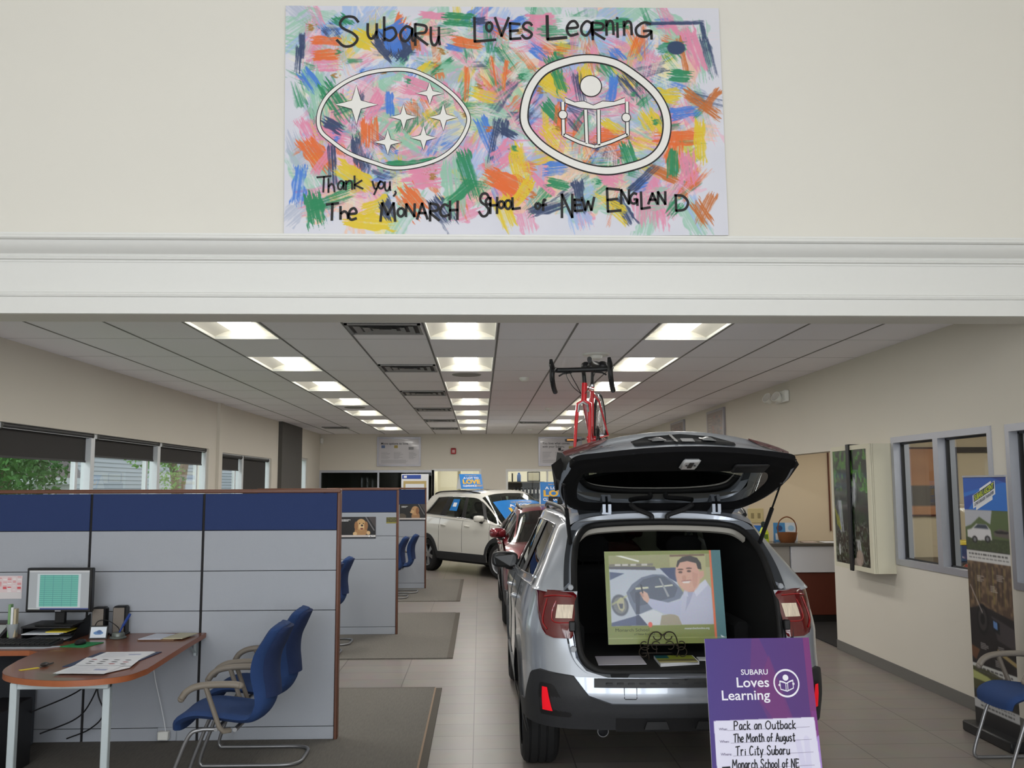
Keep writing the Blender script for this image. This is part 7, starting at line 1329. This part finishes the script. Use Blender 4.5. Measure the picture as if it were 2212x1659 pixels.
for ch, x0, x1, y0, y1 in [('S', 268, 385, 86, 228), ('u', 420, 470, 115, 190), ('b', 497, 560, 85, 200), ('a', 572, 640, 130, 205), ('R', 640, 712, 118, 222), ('u', 720, 765, 130, 222), ('L', 920, 1030, 85, 203), ('o', 985, 1017, 105, 152), ('V', 1030, 1095, 85, 175), ('E', 1095, 1150, 112, 190), ('S', 1152, 1210, 110, 185), ('e', 1370, 1432, 100, 172), ('a', 1438, 1500, 100, 172), ('R', 1490, 1560, 105, 190), ('n', 1560, 1602, 98, 168), ('i', 1605, 1630, 82, 178), ('n', 1645, 1690, 100, 168), ('G', 1700, 1790, 105, 182)]: ltr(ch, x0, x1, y0, y1)
ltr('L', 1270, 1370, 75, 190, 15); b.build('lettering', M_brush, bn, smooth=False); b = MB()
for ch, x0, x1, y0, y1 in [('T', 185, 250, 855, 930), ('h', 235, 268, 868, 932), ('a', 280, 312, 878, 920), ('n', 316, 352, 878, 920), ('k', 355, 400, 855, 915), ('y', 440, 482, 878, 942), ('o', 468, 497, 880, 915), ('u', 500, 527, 880, 925), (',', 538, 553, 925, 952)]: ltr(ch, x0, x1, y0, y1, 9)
b.build('lettering', M_brush, bn, smooth=False); b = MB()
for ch, x0, x1, y0, y1 in [('T', 230, 284, 983, 1062), ('h', 290, 332, 1000, 1058), ('e', 330, 372, 1008, 1062), ('M', 480, 548, 983, 1068), ('O', 558, 592, 1005, 1047), ('N', 596, 642, 988, 1046), ('A', 650, 698, 985, 1058), ('R', 705, 757, 985, 1067), ('C', 755, 800, 990, 1046), ('H', 800, 842, 975, 1060), ('S', 935, 990, 940, 1045), ('C', 970, 998, 960, 990), ('H', 990, 1027, 958, 1032), ('O', 1030, 1058, 973, 1008), ('O', 1060, 1092, 968, 1012), ('L', 1093, 1132, 960, 1012), ('o', 1203, 1227, 983, 1012), ('f', 1228, 1258, 968, 1022), ('N', 1325, 1382, 943, 1052), ('E', 1385, 1426, 968, 1022), ('W', 1424, 1482, 958, 1018), ('E', 1537, 1606, 915, 1025), ('N', 1607, 1650, 922, 988), ('G', 1650, 1690, 938, 992), ('L', 1700, 1745, 933, 1012), ('A', 1738, 1780, 938, 988), ('N', 1782, 1822, 932, 990), ('D', 1862, 1930, 948, 1022)]: ltr(ch, x0, x1, y0, y1, 12)
b.build('lettering', M_brush, bn, smooth=False)
b = MB()
def outline(pts, w, e, closed=True, n=8, e2=0):
    P_ = spline(NG(pts), n, closed); ribbon(b, P_, w + 2 * e, TBp(.0025), 1, closed); ribbon(b, P_, w, TBp(.0045), 0, closed)
outline([(190, 590), (203, 525), (247, 457), (335, 393), (452, 352), (598, 342), (697, 373), (795, 437), (862, 505), (896, 572), (882, 638), (833, 713), (755, 772), (648, 807), (540, 816), (453, 792), (335, 747), (247, 684), (203, 642)], 15, 4)
outline([(1160, 590), (1182, 455), (1255, 350), (1368, 300), (1482, 284), (1598, 306), (1693, 365), (1778, 442), (1828, 526), (1840, 618), (1814, 712), (1748, 778), (1645, 815), (1540, 830), (1425, 808), (1308, 755), (1213, 682)], 31, 7)
for cx, cy, rx, ry in ((368, 513, 100, 95), (714, 457, 66, 54), (590, 572, 64, 62), (777, 573, 68, 66), (515, 693, 65, 60), (683, 672, 62, 60)):
    pts = []
    for k in range(4):
        a = PI / 2 * k; t1 = (cx + rx * math.cos(a), cy + ry * math.sin(a)); i_ = (cx + rx * .30 * math.cos(a + PI / 4), cy + ry * .30 * math.sin(a + PI / 4)); pts += [t1, ((t1[0] * .5 + i_[0] * .5) * .96 + cx * .04, (t1[1] * .5 + i_[1] * .5) * .96 + cy * .04), i_]
        a2 = PI / 2 * (k + 1); t2 = (cx + rx * math.cos(a2), cy + ry * math.sin(a2)); pts += [((t2[0] * .5 + i_[0] * .5) * .96 + cx * .04, (t2[1] * .5 + i_[1] * .5) * .96 + cy * .04)]
    fillpoly(b, NG(pts), TBp(.0045), 0); ribbon(b, NG(pts), 6, TBp(.0035), 1, True)
def disc(cx, cy, r_, e): 
    c_ = [(cx + r_ * math.cos(a), cy + r_ * math.sin(a)) for a in np.linspace(0, 2 * PI, 29)[:-1]]; ribbon(b, NG(c_), 2 * e, TBp(.0048), 1, True); fillpoly(b, NG(c_), TBp(.0052), 0)
disc(1481, 420, 49, 5)

for L_ in ([(1345, 497), (1345, 660)], [(1345, 656), (1420, 693), (1492, 715)], [(1492, 715), (1570, 690), (1650, 655)], [(1650, 660), (1652, 495)], [(1453, 535), (1455, 700)], [(1515, 535), (1512, 708)]): outline(L_, 13, 4, False, 2)
pg = [(1355, 478), (1400, 500), (1445, 495), (1490, 515), (1535, 495), (1590, 498), (1642, 478), (1642, 502), (1580, 516), (1500, 532), (1430, 526), (1358, 502)]
fillpoly(b, NG(pg), TBp(.0056), 0); ribbon(b, NG(pg), 7, TBp(.0053), 1, True); disc(1344, 560, 19, 4); disc(1646, 573, 19, 4)
b.build('painted_emblems', [M_wp, M_brush], bn, smooth=False)
# ============================================================ OUTSIDE THE LEFT WINDOWS
M_leaf = mat('tree_leaves', (62, 112, 44), .7, var=.5, scale=3); M_leaf2 = mat('tree_leaves_light', (92, 142, 58), .7, var=.4, scale=3); M_bark = mat('tree_bark', (112, 94, 80), .9, var=.3, scale=12, bump=.5)
def tree(label, loc, crown, trunk, m_, n, seed, size=.16):
    t = thing('tree', label, 'tree', loc); r2 = np.random.default_rng(seed); b = MB(); vs = []; fs = []
    for c, r_ in crown:
        k = int(n * (r_[0] * r_[1] * r_[2]) / sum(q[0] * q[1] * q[2] for _, q in crown)) + 40
        d = r2.normal(size=(k, 3)); d /= np.linalg.norm(d, axis=1)[:, None]; d *= (r2.random(k) ** .35)[:, None]; p_ = np.array(c) + d * np.array(r_)
        for q in p_:
            a = r2.normal(size=3); a /= np.linalg.norm(a); e = np.cross(a, r2.normal(size=3)); e /= np.linalg.norm(e); s_ = size * r2.uniform(.5, 1); o = len(vs); vs += [tuple(q + a * s_), tuple(q + e * s_ * .5), tuple(q - a * s_), tuple(q - e * s_ * .5)]; fs.append((o, o + 1, o + 2, o + 3))
    b.v, b.f, b.mi = vs, fs, [0] * len(fs); me = bpy.data.meshes.new('foliage'); me.from_pydata(vs, [], fs); me.materials.append(m_); o = bpy.data.objects.new('foliage', me); COL.objects.link(o); o.parent = t
    b = MB()
    for pts, rr in trunk: b.tube(spline(pts, 5), list(np.linspace(rr[0], rr[1], (len(pts) - 1) * 5 + 1)), 8)
    b.build('trunk', M_bark, t, angle=60)
tree('big leafy green tree outside the nearest left windows', (-10.6, 21.4, 0), [((0, -.6, 3.2), (1.6, 2.3, 1.9)), ((.3, .8, 2.2), (.8, .9, .8)), ((.5, -2.4, 2.6), (1.3, 1.4, 1.4))], [([(0, 0, 0), (.1, 0, 1.2), (0, .1, 3)], (.2, .1))], M_leaf, 9500, 1, .095)
tree('forked light green tree in front of the pale siding', (-10.2, 32.3, 0), [((0, -2.7, 3.0), (.8, 1.2, .7)), ((.1, -.9, 2.2), (.5, .6, .6)), ((-.1, .0, 4.6), (1.4, 2.4, 1.0)), ((.1, -2.5, 2.2), (.3, .5, .4))], [([(0, 0, 0), (0, .1, 1.4), (.05, -.5, 2.4), (.1, -1.9, 3.6)], (.24, .10)), ([(0, .05, 1.2), (0, .7, 2.4), (0, 1.3, 3.8)], (.2, .1))], M_leaf2, 3600, 2, .085)
M_sid = mat('clapboard', (150, 154, 160), .7, var=.03); M_sidd = mat('clapboard_shadow_gap', (96, 100, 106), .8); M_roofs = mat('dark_shingles', (92, 84, 84), .9, var=.2, scale=10); M_hw = mat('house_trim', (176, 178, 182), .6)
hs = thing('neighbour_house', 'pale clapboard house across the yard outside the left windows', 'house', (-14, 0, 0)); b = MB()
for k in range(36): z = k * .16; b.add([(0, 33, z), (0, 75, z), (-.02, 75, z + .16), (-.02, 33, z + .16), (.012, 33, z), (.012, 75, z)], [(4, 5, 2, 3), (0, 1, 5, 4)])
b.box(-8, -.03, 33, 75, 0, 5.8); b.build('siding_wall', M_sid, hs, smooth=False)
b = MB(); b.box(-.03, .08, 45.2, 46.6, 1.2, 2.1); b.build('window_frame', M_hw, hs, smooth=False); b = MB(); b.box(.08, .09, 45.35, 46.45, 1.32, 1.98); b.build('window_glass', mat('house_glass', (96, 106, 116), .1), hs, smooth=False)
b = MB(); b.prism([(-9, 5.7), (.5, 5.7), (-4, 8.6)], 32.6, 75.5, 'y'); b.build('roof', M_roofs, hs, smooth=False)
gr = thing('garage', 'low building with a dark shingle roof behind the big tree', 'building', (-13.4, 27.6, 0)); b = MB(); b.box(-1.9, 0, -2, 4.2, 0, 2.15); b.build('wall', M_hw, gr, smooth=False); b = MB(); b.add([(.25, -2.3, 2.05), (.25, 4.5, 2.05), (-1.0, 4.5, 3.9), (-1.0, -2.3, 3.9), (-2.2, -2.3, 2.05), (-2.2, 4.5, 2.05)], [(0, 1, 2, 3), (3, 2, 5, 4), (0, 3, 4), (1, 5, 2)]); b.build('roof', M_roofs, gr, smooth=False); b = MB(); b.box(.2, .3, -2.3, 4.5, 1.9, 2.1); b.build('gutter', M_hw, gr, smooth=False)
b = MB(); b.quad((-60, -20, -.02), (-4.7, -20, -.02), (-4.7, 90, -.02), (-60, 90, -.02)); struct(b.build('ground', mat('yard_grass', (84, 110, 60), .9, var=.3, scale=2), smooth=False))
